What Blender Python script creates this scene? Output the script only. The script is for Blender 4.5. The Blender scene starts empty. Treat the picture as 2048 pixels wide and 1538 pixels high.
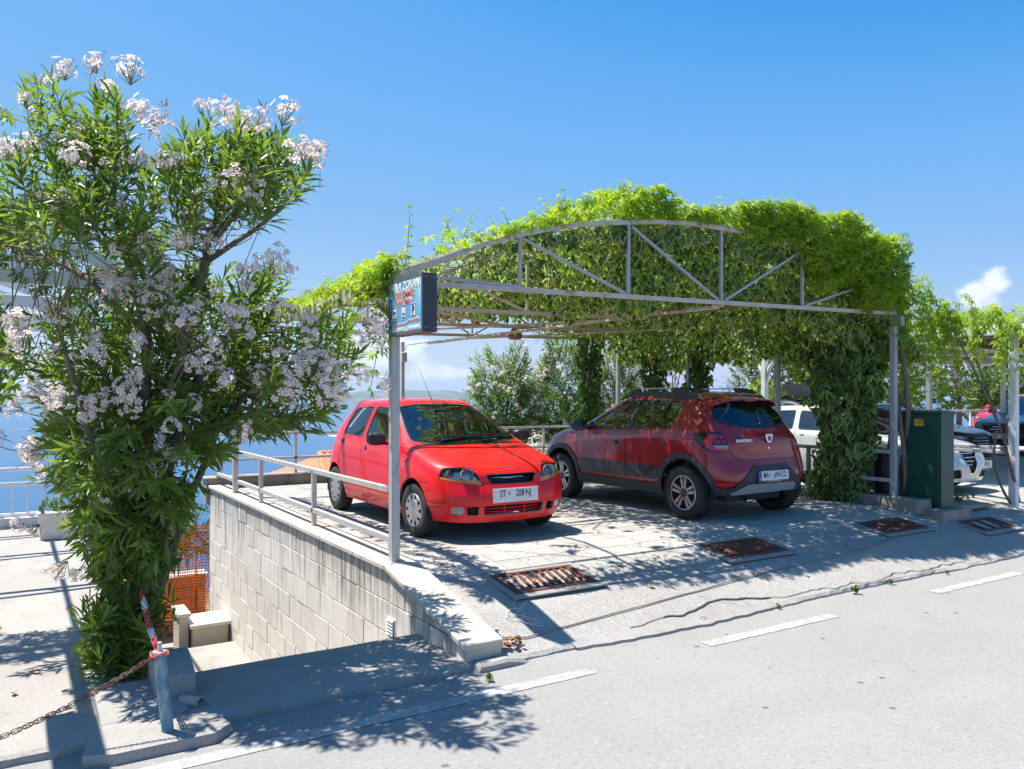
import bpy, bmesh, math, random
import numpy as np
from mathutils import Vector, Matrix, noise, geometry
R = math.radians
rnd = random.Random(7)
nrng = np.random.default_rng(11)
scene = bpy.context.scene
COL = scene.collection

# ---------------------------------------------------------------- camera, sky, sun, exposure
EYE = 1.495
HAZE = 6.5e-5
cam_data = bpy.data.cameras.new('camera')
cam = bpy.data.objects.new('camera', cam_data)
COL.objects.link(cam)
cam.location = (0, 0, EYE)
cam.rotation_euler = (R(90), 0, R(-32))
cam_data.sensor_width = 36
cam_data.lens = 28.125
cam_data.shift_y = 0.0113
cam_data.clip_end = 60000
scene.camera = cam

SUN_DIR = Vector((-0.27, 0.29, 1.0)).normalized()      # towards the sun
SUN_EL = math.asin(SUN_DIR.z)
SUN_AZ = math.atan2(SUN_DIR.x, SUN_DIR.y)              # clockwise from +Y
sun_data = bpy.data.lights.new('sun', 'SUN')
sun_data.energy = 3.85
sun_data.angle = R(0.5)
sun_data.color = (1.0, 0.94, 0.86)
sun = bpy.data.objects.new('sun', sun_data)
COL.objects.link(sun)
sun.rotation_euler = SUN_DIR.to_track_quat('Z', 'Y').to_euler()
sun.location = (0, 0, 30)

world = bpy.data.worlds.new('World')
scene.world = world
world.use_nodes = True


def camera_ray(px, py):
    a, b = (px - 1024) / 1600, (792 - py) / 1600
    s, c = math.sin(R(32)), math.cos(R(32))
    return Vector((s + a * c, c - a * s, b))


def build_world():
    nt = world.node_tree
    nt.nodes.clear()
    N, L = nt.nodes.new, nt.links.new
    out = N('ShaderNodeOutputWorld')
    bg = N('ShaderNodeBackground')
    bg.inputs['Strength'].default_value = 0.105
    sky = N('ShaderNodeTexSky')
    sky.sky_type = 'NISHITA'
    sky.sun_disc = False
    sky.sun_elevation = SUN_EL
    sky.sun_rotation = SUN_AZ
    sky.altitude = 60
    sky.air_density = 1.0
    sky.dust_density = 0.35
    sky.ozone_density = 2.2
    # one tone curve for the whole sky: deeper blue overhead, no burnt-out horizon
    dn = N('ShaderNodeVectorMath'); dn.operation = 'SCALE'; dn.inputs['Scale'].default_value = .105
    L(sky.outputs[0], dn.inputs[0])
    cv = N('ShaderNodeRGBCurve')
    cm = cv.mapping; cm.extend = 'EXTRAPOLATED'; cm.use_clip = False
    for ch, pts in ((0, ((0, 0), (.14, .020), (.175, .055), (.32, .14), (1, .45))),
                    (1, ((0, 0), (.225, .128), (.28, .178), (.482, .245), (1, .45))),
                    (2, ((0, 0), (.435, .36), (.505, .39), (.651, .39), (1, .48)))):
        cu = cm.curves[ch]
        for i, q in enumerate(pts):
            if i == 0: cu.points[0].location = q
            elif i == len(pts) - 1: cu.points[-1].location = q
            else: cu.points.new(*q)
    cm.update()
    L(dn.outputs[0], cv.inputs['Color'])
    hs = N('ShaderNodeVectorMath'); hs.operation = 'SCALE'; hs.inputs['Scale'].default_value = .94 / .105
    L(cv.outputs[0], hs.inputs[0])
    tc = N('ShaderNodeTexCoord')
    # clouds: soft elliptical banks low over the sea and the hill, broken by noise
    n1 = N('ShaderNodeTexNoise')
    n1.inputs['Scale'].default_value = 24
    n1.inputs['Detail'].default_value = 9
    n1.inputs['Roughness'].default_value = 0.68
    mp = N('ShaderNodeMapping')
    mp.inputs['Scale'].default_value = (1, 1, 1.7)
    L(tc.outputs['Generated'], mp.inputs['Vector'])
    L(mp.outputs[0], n1.inputs['Vector'])
    banks = [((745, 700), .105, .040), ((845, 742), .055, .016), ((1955, 592), .036, .024), ((1992, 562), .022, .022),
             ((900, 748), .05, .010), ((-500, 720), .2, .04), ((2500, 640), .2, .05), ((3600, 690), .3, .05)]
    dirs = [(camera_ray(*p).normalized(), a, b) for p, a, b in banks]
    for az in (150, 185, 215, 250, 285, 320):
        dirs.append((Vector((math.sin(R(az)), math.cos(R(az)), .09)).normalized(), .16, .04))
    total = None
    for d, a, b in dirs:
        side = Vector((d.y, -d.x, 0)).normalized()
        up = side.cross(d) * -1
        if up.z < 0:
            up = -up
        sub = N('ShaderNodeVectorMath'); sub.operation = 'SUBTRACT'
        L(tc.outputs['Generated'], sub.inputs[0]); sub.inputs[1].default_value = d
        q = []
        for v, s_ in ((side, a), (up, b), (d, .5)):
            dt = N('ShaderNodeVectorMath'); dt.operation = 'DOT_PRODUCT'
            L(sub.outputs[0], dt.inputs[0]); dt.inputs[1].default_value = v / s_
            m = N('ShaderNodeMath'); m.operation = 'MULTIPLY'
            L(dt.outputs['Value'], m.inputs[0]); L(dt.outputs['Value'], m.inputs[1])
            q.append(m)
        s1 = N('ShaderNodeMath'); L(q[0].outputs[0], s1.inputs[0]); L(q[1].outputs[0], s1.inputs[1])
        s2 = N('ShaderNodeMath'); L(s1.outputs[0], s2.inputs[0]); L(q[2].outputs[0], s2.inputs[1])
        inv = N('ShaderNodeMath'); inv.operation = 'SUBTRACT'; inv.use_clamp = True
        inv.inputs[0].default_value = 1; L(s2.outputs[0], inv.inputs[1])
        if total is None:
            total = inv
        else:
            mx = N('ShaderNodeMath'); mx.operation = 'MAXIMUM'
            L(total.outputs[0], mx.inputs[0]); L(inv.outputs[0], mx.inputs[1])
            total = mx
    mul = N('ShaderNodeMath'); mul.operation = 'MULTIPLY_ADD'
    L(total.outputs[0], mul.inputs[0]); mul.inputs[1].default_value = .42; L(n1.outputs['Fac'], mul.inputs[2])
    rmp = N('ShaderNodeMapRange'); rmp.interpolation_type = 'SMOOTHSTEP'
    L(mul.outputs[0], rmp.inputs['Value'])
    rmp.inputs['From Min'].default_value = .66; rmp.inputs['From Max'].default_value = .92
    gate = N('ShaderNodeMath'); gate.operation = 'MULTIPLY'
    sm = N('ShaderNodeMapRange'); sm.inputs['From Max'].default_value = .25
    L(total.outputs[0], sm.inputs['Value'])
    L(rmp.outputs[0], gate.inputs[0]); L(sm.outputs[0], gate.inputs[1])
    sc = N('ShaderNodeMath'); sc.operation = 'MULTIPLY'; L(gate.outputs[0], sc.inputs[0]); sc.inputs[1].default_value = .9
    mix = N('ShaderNodeMixRGB')
    L(sc.outputs[0], mix.inputs['Fac'])
    L(hs.outputs[0], mix.inputs['Color1'])
    mix.inputs['Color2'].default_value = (4.0, 4.2, 4.45, 1)
    L(mix.outputs[0], bg.inputs['Color'])
    L(bg.outputs[0], out.inputs[0])


build_world()
scene.view_settings.view_transform = 'Standard'
scene.view_settings.look = 'None'
scene.view_settings.gamma = 1
scene.view_settings.use_curve_mapping = False
scene.view_settings.exposure = 1.32
scene.cycles.max_bounces = 10
scene.cycles.transparent_max_bounces = 16
scene.cycles.use_denoising = True
scene.cycles.volume_bounces = 0
scene.cycles.sample_clamp_indirect = 6
scene.cycles.caustics_reflective = False
scene.cycles.caustics_refractive = False

# ---------------------------------------------------------------- materials
MATS = {}


def rgba(c):
    return (c[0], c[1], c[2], 1)


def pm(name, c1, c2=None, scale=6.0, rough=.6, metal=0.0, bump=0.0, bscale=None, coat=0.0, spec=.5, objvar=0.0,
       detail=7, lo=.35, hi=.65, stretch=None, c3=None, c3scale=1.2, c3lo=.55, c3hi=.75, rough2=None, trans=0.0, croughness=.04):
    """Principled material: two colours mixed by noise, an optional third in broad stains, bump and per-object variation."""
    if name in MATS:
        return MATS[name]
    m = bpy.data.materials.new(name)
    m.use_nodes = True
    nt = m.node_tree
    N, L = nt.nodes.new, nt.links.new
    p = nt.nodes['Principled BSDF']
    p.inputs['Roughness'].default_value = rough
    p.inputs['Metallic'].default_value = metal
    p.inputs['Specular IOR Level'].default_value = spec
    p.inputs['Coat Weight'].default_value = coat
    p.inputs['Coat Roughness'].default_value = croughness
    p.inputs['Transmission Weight'].default_value = trans
    p.inputs['Base Color'].default_value = rgba(c1)
    tc = N('ShaderNodeTexCoord')
    vec = tc.outputs['Object']
    info = None
    if objvar:
        info = N('ShaderNodeObjectInfo')
        add = N('ShaderNodeVectorMath'); add.operation = 'ADD'
        sc = N('ShaderNodeMath'); sc.operation = 'MULTIPLY'; sc.inputs[1].default_value = 37.0
        L(info.outputs['Random'], sc.inputs[0])
        cx = N('ShaderNodeCombineXYZ')
        L(sc.outputs[0], cx.inputs[0]); L(sc.outputs[0], cx.inputs[1])
        L(vec, add.inputs[0]); L(cx.outputs[0], add.inputs[1])
        vec = add.outputs[0]
    if stretch:
        mp = N('ShaderNodeMapping'); mp.inputs['Scale'].default_value = stretch
        L(vec, mp.inputs['Vector']); vec = mp.outputs[0]
    col = None
    if c2 is not None:
        n = N('ShaderNodeTexNoise'); n.inputs['Scale'].default_value = scale
        n.inputs['Detail'].default_value = detail; n.inputs['Roughness'].default_value = .65
        L(vec, n.inputs['Vector'])
        mr = N('ShaderNodeMapRange'); mr.inputs['From Min'].default_value = lo; mr.inputs['From Max'].default_value = hi
        L(n.outputs['Fac'], mr.inputs['Value'])
        mx = N('ShaderNodeMixRGB'); mx.inputs[1].default_value = rgba(c1); mx.inputs[2].default_value = rgba(c2)
        L(mr.outputs[0], mx.inputs[0])
        col = mx.outputs[0]
        if rough2 is not None:
            rr = N('ShaderNodeMapRange'); rr.inputs['To Min'].default_value = rough; rr.inputs['To Max'].default_value = rough2
            L(mr.outputs[0], rr.inputs['Value']); L(rr.outputs[0], p.inputs['Roughness'])
        if c3 is not None:
            n3 = N('ShaderNodeTexNoise'); n3.inputs['Scale'].default_value = c3scale; n3.inputs['Detail'].default_value = 8
            n3.inputs['Roughness'].default_value = .7
            L(vec, n3.inputs['Vector'])
            m3 = N('ShaderNodeMapRange'); m3.inputs['From Min'].default_value = c3lo; m3.inputs['From Max'].default_value = c3hi
            L(n3.outputs['Fac'], m3.inputs['Value'])
            mx3 = N('ShaderNodeMixRGB'); mx3.inputs[2].default_value = rgba(c3)
            L(m3.outputs[0], mx3.inputs[0]); L(col, mx3.inputs[1])
            col = mx3.outputs[0]
    if objvar:
        hv = N('ShaderNodeHueSaturation')
        mr2 = N('ShaderNodeMapRange'); mr2.inputs['To Min'].default_value = 1 - objvar; mr2.inputs['To Max'].default_value = 1 + objvar
        L(info.outputs['Random'], mr2.inputs['Value']); L(mr2.outputs[0], hv.inputs['Value'])
        if col is None:
            hv.inputs['Color'].default_value = rgba(c1)
        else:
            L(col, hv.inputs['Color'])
        col = hv.outputs[0]
    if col is not None:
        L(col, p.inputs['Base Color'])
    if bump:
        nb = N('ShaderNodeTexNoise'); nb.inputs['Scale'].default_value = bscale or scale * 4
        nb.inputs['Detail'].default_value = 6
        L(vec, nb.inputs['Vector'])
        b = N('ShaderNodeBump'); b.inputs['Strength'].default_value = bump; b.inputs['Distance'].default_value = .01
        L(nb.outputs['Fac'], b.inputs['Height']); L(b.outputs[0], p.inputs['Normal'])
    MATS[name] = m
    return m


def glass(name, tint=(.8, .9, .9), opacity=.25, rough=.02, ior=1.5, dark=(.01, .012, .013)):
    """Thin tinted sheet: mostly see-through, mirrors at grazing angles, with a faint film of its own."""
    if name in MATS:
        return MATS[name]
    m = bpy.data.materials.new(name); m.use_nodes = True
    nt = m.node_tree; nt.nodes.clear()
    N, L = nt.nodes.new, nt.links.new
    out = N('ShaderNodeOutputMaterial'); tr = N('ShaderNodeBsdfTransparent'); tr.inputs[0].default_value = rgba(tint)
    gl = N('ShaderNodeBsdfGlossy'); gl.inputs['Roughness'].default_value = rough
    df = N('ShaderNodeBsdfDiffuse'); df.inputs[0].default_value = rgba(dark)
    fr = N('ShaderNodeFresnel'); fr.inputs[0].default_value = ior
    m1 = N('ShaderNodeMixShader'); m1.inputs[0].default_value = opacity
    L(tr.outputs[0], m1.inputs[1]); L(df.outputs[0], m1.inputs[2])
    m2 = N('ShaderNodeMixShader'); L(fr.outputs[0], m2.inputs[0]); L(m1.outputs[0], m2.inputs[1]); L(gl.outputs[0], m2.inputs[2])
    L(m2.outputs[0], out.inputs[0])
    MATS[name] = m
    return m


def leafmat(name, dark, light, rim=None, trans=.4, tcol=None, rough=.42, spec=.35):
    if name in MATS:
        return MATS[name]
    m = bpy.data.materials.new(name); m.use_nodes = True
    nt = m.node_tree
    N, L = nt.nodes.new, nt.links.new
    p = nt.nodes['Principled BSDF']; out = nt.nodes['Material Output']
    at = N('ShaderNodeAttribute'); at.attribute_name = 'tint'
    sp = N('ShaderNodeSeparateColor'); L(at.outputs['Color'], sp.inputs[0])
    info = N('ShaderNodeObjectInfo')
    ad = N('ShaderNodeMath'); L(sp.outputs[0], ad.inputs[0]); L(info.outputs['Random'], ad.inputs[1])
    frc = N('ShaderNodeMath'); frc.operation = 'FRACT'; L(ad.outputs[0], frc.inputs[0])
    mx = N('ShaderNodeMixRGB'); L(frc.outputs[0], mx.inputs[0]); mx.inputs[1].default_value = rgba(dark); mx.inputs[2].default_value = rgba(light)
    col = mx.outputs[0]
    if rim:
        mr = N('ShaderNodeMixRGB')
        mm = N('ShaderNodeMapRange'); mm.inputs['From Min'].default_value = .55; mm.inputs['From Max'].default_value = .8
        L(sp.outputs[1], mm.inputs['Value']); L(mm.outputs[0], mr.inputs[0])
        L(col, mr.inputs[1]); mr.inputs[2].default_value = rgba(rim)
        col = mr.outputs[0]
    L(col, p.inputs['Base Color'])
    p.inputs['Roughness'].default_value = rough
    p.inputs['Specular IOR Level'].default_value = spec
    tl = N('ShaderNodeBsdfTranslucent')
    if tcol:
        mt = N('ShaderNodeMixRGB'); mt.blend_type = 'MULTIPLY'; mt.inputs[0].default_value = 1
        L(col, mt.inputs[1]); mt.inputs[2].default_value = rgba(tcol); L(mt.outputs[0], tl.inputs[0])
    else:
        L(col, tl.inputs[0])
    ms = N('ShaderNodeMixShader'); ms.inputs[0].default_value = trans
    L(p.outputs[0], ms.inputs[1]); L(tl.outputs[0], ms.inputs[2]); L(ms.outputs[0], out.inputs[0])
    MATS[name] = m
    return m


# ---------------------------------------------------------------- objects
LOCAL = set()          # things whose parts are given in the thing's own coordinates


def put(name, data, parent=None, **props):
    o = bpy.data.objects.new(name, data)
    COL.objects.link(o)
    if parent is not None:
        o.parent = parent
        o.matrix_parent_inverse = pinv(parent)
    for k, v in props.items():
        if v is not None:
            o[k] = v
    return o


def pinv(p):
    """Inverse of a thing's own placement, so that its parts can be given in world coordinates."""
    if p.type != 'EMPTY' or p.name in LOCAL:
        return Matrix.Identity(4)
    return Matrix.LocRotScale(p.location, p.rotation_euler, Vector((1, 1, 1))).inverted()


def thing(name, label, cat, loc=(0, 0, 0), rotz=0.0, group=None):
    o = bpy.data.objects.new(name, None)
    COL.objects.link(o)
    o.empty_display_size = .2
    o.location = loc
    o.rotation_euler = (0, 0, rotz)
    o['label'] = label
    o['category'] = cat
    if group:
        o['group'] = group
    return o


class MB:
    def __init__(self):
        self.v = []; self.f = []; self.mi = []; self.cur = 0

    def add(self, vs, fs):
        n = len(self.v)
        self.v += [tuple(x) for x in vs]
        for f in fs:
            self.f.append([i + n for i in f]); self.mi.append(self.cur)
        return self

    def box(self, c, s, m=None):
        x, y, z = s[0] / 2, s[1] / 2, s[2] / 2
        vs = [Vector((a, b, d)) for a in (-x, x) for b in (-y, y) for d in (-z, z)]
        if m is not None:
            vs = [m @ q for q in vs]
        vs = [q + Vector(c) for q in vs]
        return self.add(vs, [(0, 1, 3, 2), (4, 6, 7, 5), (0, 4, 5, 1), (2, 3, 7, 6), (0, 2, 6, 4), (1, 5, 7, 3)])

    def bar(self, p, q, w, h=None, up=(0, 0, 1)):
        """A square bar from p to q: w across, h along 'up'."""
        h = w if h is None else h
        p, q = Vector(p), Vector(q)
        d = (q - p).normalized()
        u = Vector(up)
        if abs(d.dot(u)) > .98:
            u = Vector((0, 1, 0))
        s = d.cross(u).normalized()
        t = s.cross(d).normalized()
        vs = []
        for e in (p, q):
            for a, b in ((-1, -1), (1, -1), (1, 1), (-1, 1)):
                vs.append(e + s * (a * w / 2) + t * (b * h / 2))
        return self.add(vs, [(0, 3, 2, 1), (4, 5, 6, 7), (0, 1, 5, 4), (1, 2, 6, 5), (2, 3, 7, 6), (3, 0, 4, 7)])

    def tube(self, pts, r, n=6, caps=True):
        pts = [Vector(p) for p in pts]
        rs = r if isinstance(r, (list, tuple)) else [r] * len(pts)
        vs, fs = [], []
        prev = None
        for i, p in enumerate(pts):
            d = (pts[min(i + 1, len(pts) - 1)] - pts[max(i - 1, 0)])
            d = d.normalized() if d.length > 1e-9 else Vector((0, 0, 1))
            if prev is None:
                u = Vector((0, 0, 1)) if abs(d.z) < .9 else Vector((1, 0, 0))
                s = d.cross(u).normalized()
            else:
                s = (prev - d * prev.dot(d))
                s = s.normalized() if s.length > 1e-6 else d.orthogonal().normalized()
            prev = s
            t = d.cross(s)
            for k in range(n):
                a = 2 * math.pi * k / n
                vs.append(p + (s * math.cos(a) + t * math.sin(a)) * rs[i])
        for i in range(len(pts) - 1):
            for k in range(n):
                k2 = (k + 1) % n
                fs.append((i * n + k, i * n + k2, (i + 1) * n + k2, (i + 1) * n + k))
        if caps:
            fs.append(tuple(reversed(range(n))))
            fs.append(tuple((len(pts) - 1) * n + k for k in range(n)))
        return self.add(vs, fs)

    def lathe(self, prof, n=32, m=None, closed=False):
        """prof: (radius, axial) pairs about the local y axis; m places it."""
        vs, fs = [], []
        for r_, a in prof:
            for k in range(n):
                t = 2 * math.pi * k / n
                q = Vector((r_ * math.cos(t), a, r_ * math.sin(t)))
                vs.append(m @ q if m is not None else q)
        k_ = len(prof)
        for i in range(k_ if closed else k_ - 1):
            i2 = (i + 1) % k_
            for k in range(n):
                k2 = (k + 1) % n
                fs.append((i * n + k, i2 * n + k, i2 * n + k2, i * n + k2))
        return self.add(vs, fs)

    def prism(self, poly, a, b, axis='z', m=None):
        """poly in the two other axes, extruded from a to b along axis."""
        def mk(p, h):
            q = {'z': (p[0], p[1], h), 'y': (p[0], h, p[1]), 'x': (h, p[0], p[1])}[axis]
            q = Vector(q)
            return m @ q if m is not None else q
        n = len(poly)
        vs = [mk(p, a) for p in poly] + [mk(p, b) for p in poly]
        fs = [tuple(reversed(range(n))), tuple(range(n, 2 * n))]
        fs += [(i, (i + 1) % n, n + (i + 1) % n, n + i) for i in range(n)]
        return self.add(vs, fs)

    def mesh(self, name, mats=(), bevel=0.0, smooth=False, segs=1, recalc=True):
        me = bpy.data.meshes.new(name)
        me.from_pydata(self.v, [], self.f)
        for m in mats:
            me.materials.append(m)
        if any(self.mi):
            me.polygons.foreach_set('material_index', self.mi)
        if recalc or bevel:
            bm = bmesh.new(); bm.from_mesh(me)
            if recalc:
                bmesh.ops.recalc_face_normals(bm, faces=bm.faces)
            if bevel:
                ed = [e for e in bm.edges if len(e.link_faces) == 2 and e.calc_face_angle(0) > .5]
                bmesh.ops.bevel(bm, geom=ed, offset=bevel, segments=segs, profile=.7, affect='EDGES', clamp_overlap=True)
            bm.to_mesh(me); bm.free()
        if smooth:
            me.polygons.foreach_set('use_smooth', [True] * len(me.polygons))
            if smooth != 'all':
                me.set_sharp_from_angle(angle=R(38))
        me.update()
        return me

    def build(self, name, mat, parent=None, bevel=0.0, smooth=False, segs=1, **props):
        mats = mat if isinstance(mat, (list, tuple)) else [mat]
        return put(name, self.mesh(name, mats, bevel, smooth, segs), parent, **props)


def scatter(name, tv, tf, rim, mats, locs, tint, mat, parent=None, **props):
    """One mesh of many leaves: template tv/tf at N places (3x3 matrices and locations), with a colour attribute."""
    tv = np.asarray(tv, float); n = len(tv); k = len(locs)
    if k == 0:
        return None
    V = np.einsum('kij,nj->kni', mats, tv) + np.asarray(locs)[:, None, :]
    V = V.reshape(-1, 3)
    ls, lt, li = [], [], []
    pos = 0
    for f in tf:
        ls.append(pos); lt.append(len(f)); li += list(f); pos += len(f)
    li = np.array(li); ls = np.array(ls); lt = np.array(lt)
    LI = (li[None, :] + (np.arange(k) * n)[:, None]).reshape(-1)
    LS = (ls[None, :] + (np.arange(k) * pos)[:, None]).reshape(-1)
    LT = np.tile(lt, k)
    me = bpy.data.meshes.new(name)
    me.vertices.add(len(V)); me.vertices.foreach_set('co', V.reshape(-1).astype(np.float32))
    me.loops.add(len(LI)); me.loops.foreach_set('vertex_index', LI.astype(np.int32))
    me.polygons.add(len(LS)); me.polygons.foreach_set('loop_start', LS.astype(np.int32))
    me.update(calc_edges=True)
    at = me.attributes.new('tint', 'FLOAT_COLOR', 'POINT')
    C = np.zeros((k, n, 4), np.float32); C[..., 0] = np.asarray(tint)[:, None]; C[..., 1] = np.asarray(rim)[None, :]; C[..., 3] = 1
    at.data.foreach_set('color', C.reshape(-1))
    me.materials.append(mat)
    me.validate()
    return put(name, me, parent, **props)


def leaf_mesh(name, tv, tf, rim, mat, tint=.5):
    me = bpy.data.meshes.new(name)
    me.from_pydata([tuple(v) for v in tv], [], [tuple(f) for f in tf])
    at = me.attributes.new('tint', 'FLOAT_COLOR', 'POINT')
    for i in range(len(tv)):
        at.data[i].color = (tint, rim[i], 0, 1)
    me.materials.append(mat)
    return me


def frames(direction, normal):
    """Rows of 3x3 matrices: local x = side, y = leaf direction, z = leaf normal (arrays N,3)."""
    d = direction / np.maximum(np.linalg.norm(direction, axis=1, keepdims=True), 1e-9)
    s = np.cross(d, normal)
    s /= np.maximum(np.linalg.norm(s, axis=1, keepdims=True), 1e-9)
    n = np.cross(s, d)
    return np.stack([s, d, n], axis=2)


def place_leaves(name, mesh, mats, locs, parent):
    """Leaves as parts of their own, sharing one mesh."""
    for M, l in zip(mats, locs):
        o = bpy.data.objects.new(name, mesh)
        COL.objects.link(o)
        o.parent = parent
        m4 = Matrix([[M[0][0], M[0][1], M[0][2], l[0]], [M[1][0], M[1][1], M[1][2], l[1]], [M[2][0], M[2][1], M[2][2], l[2]], [0, 0, 0, 1]])
        o.matrix_parent_inverse = pinv(parent)
        o.matrix_basis = m4


def at_depth(px, py, Y):
    return Vector((0, 0, EYE)) + camera_ray(px, py) * Y


def at_ground(px, py, z=0.0):
    d = camera_ray(px, py)
    return Vector((0, 0, EYE)) + d * ((z - EYE) / d.z)


def at_u(px, py, u):
    d = camera_ray(px, py)
    return Vector((0, 0, EYE)) + d * (u / d.x)


def at_v(px, py, v):
    d = camera_ray(px, py)
    return Vector((0, 0, EYE)) + d * (v / d.y)


def to_pixel(p):
    s, c = math.sin(R(32)), math.cos(R(32))
    X = c * p[0] - s * p[1]; Y = s * p[0] + c * p[1]
    return 1024 + 1600 * X / Y, 792 - 1600 * (p[2] - EYE) / Y, Y


def text_mesh(body, size, name, extrude=0.0, align='CENTER', bold=0.0, sx=1.0):
    cu = bpy.data.curves.new(name, 'FONT')
    cu.body = body; cu.size = size; cu.align_x = align; cu.align_y = 'CENTER'; cu.extrude = extrude; cu.offset = bold
    cu.resolution_u = 3
    o = bpy.data.objects.new(name, cu); COL.objects.link(o)
    bpy.context.view_layer.update()
    me = bpy.data.meshes.new_from_object(o.evaluated_get(bpy.context.evaluated_depsgraph_get()))
    bpy.data.objects.remove(o)
    if sx != 1.0:
        me.transform(Matrix.Diagonal((sx, 1, 1, 1)))
    return me


def place_text(body, size, mat, parent, mx, name='lettering', bold=0.0, sx=1.0, align='CENTER', extrude=0.0015, **props):
    """Flat print raised a hair from its surface; mx is a world matrix with the text in local xy, facing +z."""
    me = text_mesh(body, size, name, extrude, align, bold, sx)
    me.materials.clear(); me.materials.append(mat)
    o = put(name, me, parent, **props)
    o.matrix_basis = mx
    return o
# ================================================================ the setting
ROAD_Z = -0.42
KERB_V = 4.87
WALL_U = 2.70


def apron_z(u, v):
    """The forecourt: level with the deck, rounding down towards the road."""
    pts = [(4.87, -.388), (5.1, -.30), (5.4, -.19), (5.75, -.11), (6.1, -.045), (6.5, 0.0), (50, 0)]
    if v <= pts[0][0]:
        return pts[0][1]
    for (a, za), (b, zb) in zip(pts, pts[1:]):
        if v <= b:
            t = (v - a) / (b - a)
            return za + (zb - za) * t
    return 0.0


def ground_material(name, base, light, dark, speck, speck_scale, stain, crack=0.0, rough=.85, bump=.25, pits=0.0, pebble=0.0):
    """Worn mineral surface: broad patches, fine grit, darker stains, hairline cracks, exposed pebbles."""
    m = bpy.data.materials.new(name); m.use_nodes = True
    nt = m.node_tree; N, L = nt.nodes.new, nt.links.new
    p = nt.nodes['Principled BSDF']; p.inputs['Roughness'].default_value = rough; p.inputs['Specular IOR Level'].default_value = .25
    tc = N('ShaderNodeTexCoord'); vec = tc.outputs['Object']

    def nz(scale, detail=8, r=.65):
        n = N('ShaderNodeTexNoise'); n.inputs['Scale'].default_value = scale; n.inputs['Detail'].default_value = detail
        n.inputs['Roughness'].default_value = r; L(vec, n.inputs['Vector']); return n.outputs['Fac']

    def ramp(src, a, b, lo=0.0, hi=1.0):
        r = N('ShaderNodeMapRange'); r.inputs['From Min'].default_value = a; r.inputs['From Max'].default_value = b
        r.inputs['To Min'].default_value = lo; r.inputs['To Max'].default_value = hi
        L(src, r.inputs['Value']); return r.outputs[0]

    def mix(fac, a, b, mode='MIX'):
        x = N('ShaderNodeMixRGB'); x.blend_type = mode
        if isinstance(fac, float): x.inputs[0].default_value = fac
        else: L(fac, x.inputs[0])
        for i, q in ((1, a), (2, b)):
            if isinstance(q, tuple): x.inputs[i].default_value = rgba(q)
            else: L(q, x.inputs[i])
        return x.outputs[0]
    c = mix(ramp(nz(.9), .35, .65), base, light)
    if pits:
        mp2 = N('ShaderNodeMapping'); mp2.inputs['Scale'].default_value = (.22, 1.5, 1); L(vec, mp2.inputs['Vector'])
        ns = N('ShaderNodeTexNoise'); ns.inputs['Scale'].default_value = 1.1; ns.inputs['Detail'].default_value = 6; L(mp2.outputs[0], ns.inputs['Vector'])
        c = mix(ramp(ns.outputs['Fac'], .52, .68, 0, .55), c, stain)
        c = mix(ramp(nz(.38, 3), .57, .63, 0, .30), c, stain)
    c = mix(ramp(nz(3.3), .5, .72, 0, .7), c, stain)
    c = mix(ramp(nz(speck_scale, 3, .8), .5, .7, 0, .85), c, dark)
    c = mix(ramp(nz(speck_scale * 1.7, 3, .8), .56, .72, 0, .8), c, speck)
    height = nz(speck_scale * .8, 5, .7)
    if pits:
        pv = N('ShaderNodeTexVoronoi'); pv.inputs['Scale'].default_value = pits; L(vec, pv.inputs['Vector'])
        c = mix(ramp(pv.outputs['Distance'], .05, .09, .75, 0), c, (dark[0] * .45, dark[1] * .45, dark[2] * .45))
        c = mix(ramp(nz(26, 4, .7), .56, .66, 0, .5), c, dark)
        c = mix(ramp(nz(33, 4, .7), .57, .67, 0, .5), c, speck)
    if pebble:
        vo = N('ShaderNodeTexVoronoi'); vo.inputs['Scale'].default_value = pebble; L(vec, vo.inputs['Vector'])
        hv = N('ShaderNodeHueSaturation'); L(vo.outputs['Color'], hv.inputs['Color']); hv.inputs['Saturation'].default_value = .12
        c = mix(.3, c, mix(1.0, c, hv.outputs[0], 'OVERLAY'))
        dd = ramp(vo.outputs['Distance'], 0.0, .55, 1.0, 0.0)
        c = mix(ramp(vo.outputs['Distance'], .45, .65, 0.0, .45), c, dark)
        height = dd
    if crack:
        vo = N('ShaderNodeTexVoronoi'); vo.feature = 'DISTANCE_TO_EDGE'; vo.inputs['Scale'].default_value = crack
        ds = N('ShaderNodeVectorMath'); ds.operation = 'ADD'
        nn = N('ShaderNodeTexNoise'); nn.inputs['Scale'].default_value = 2.2; nn.inputs['Detail'].default_value = 6; L(vec, nn.inputs['Vector'])
        L(vec, ds.inputs[0]); L(nn.outputs['Color'], ds.inputs[1]); L(ds.outputs[0], vo.inputs['Vector'])
        e = ramp(vo.outputs['Distance'], .0, .006, .75, 0)
        g = N('ShaderNodeMath'); g.operation = 'MULTIPLY'; L(e, g.inputs[0]); L(ramp(nz(.7, 2), .5, .62), g.inputs[1])
        c = mix(g.outputs[0], c, (dark[0] * .5, dark[1] * .5, dark[2] * .5))
    L(c, p.inputs['Base Color'])
    b = N('ShaderNodeBump'); b.inputs['Strength'].default_value = bump; b.inputs['Distance'].default_value = .006
    L(height, b.inputs['Height']); L(b.outputs[0], p.inputs['Normal'])
    MATS[name] = m
    return m


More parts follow.
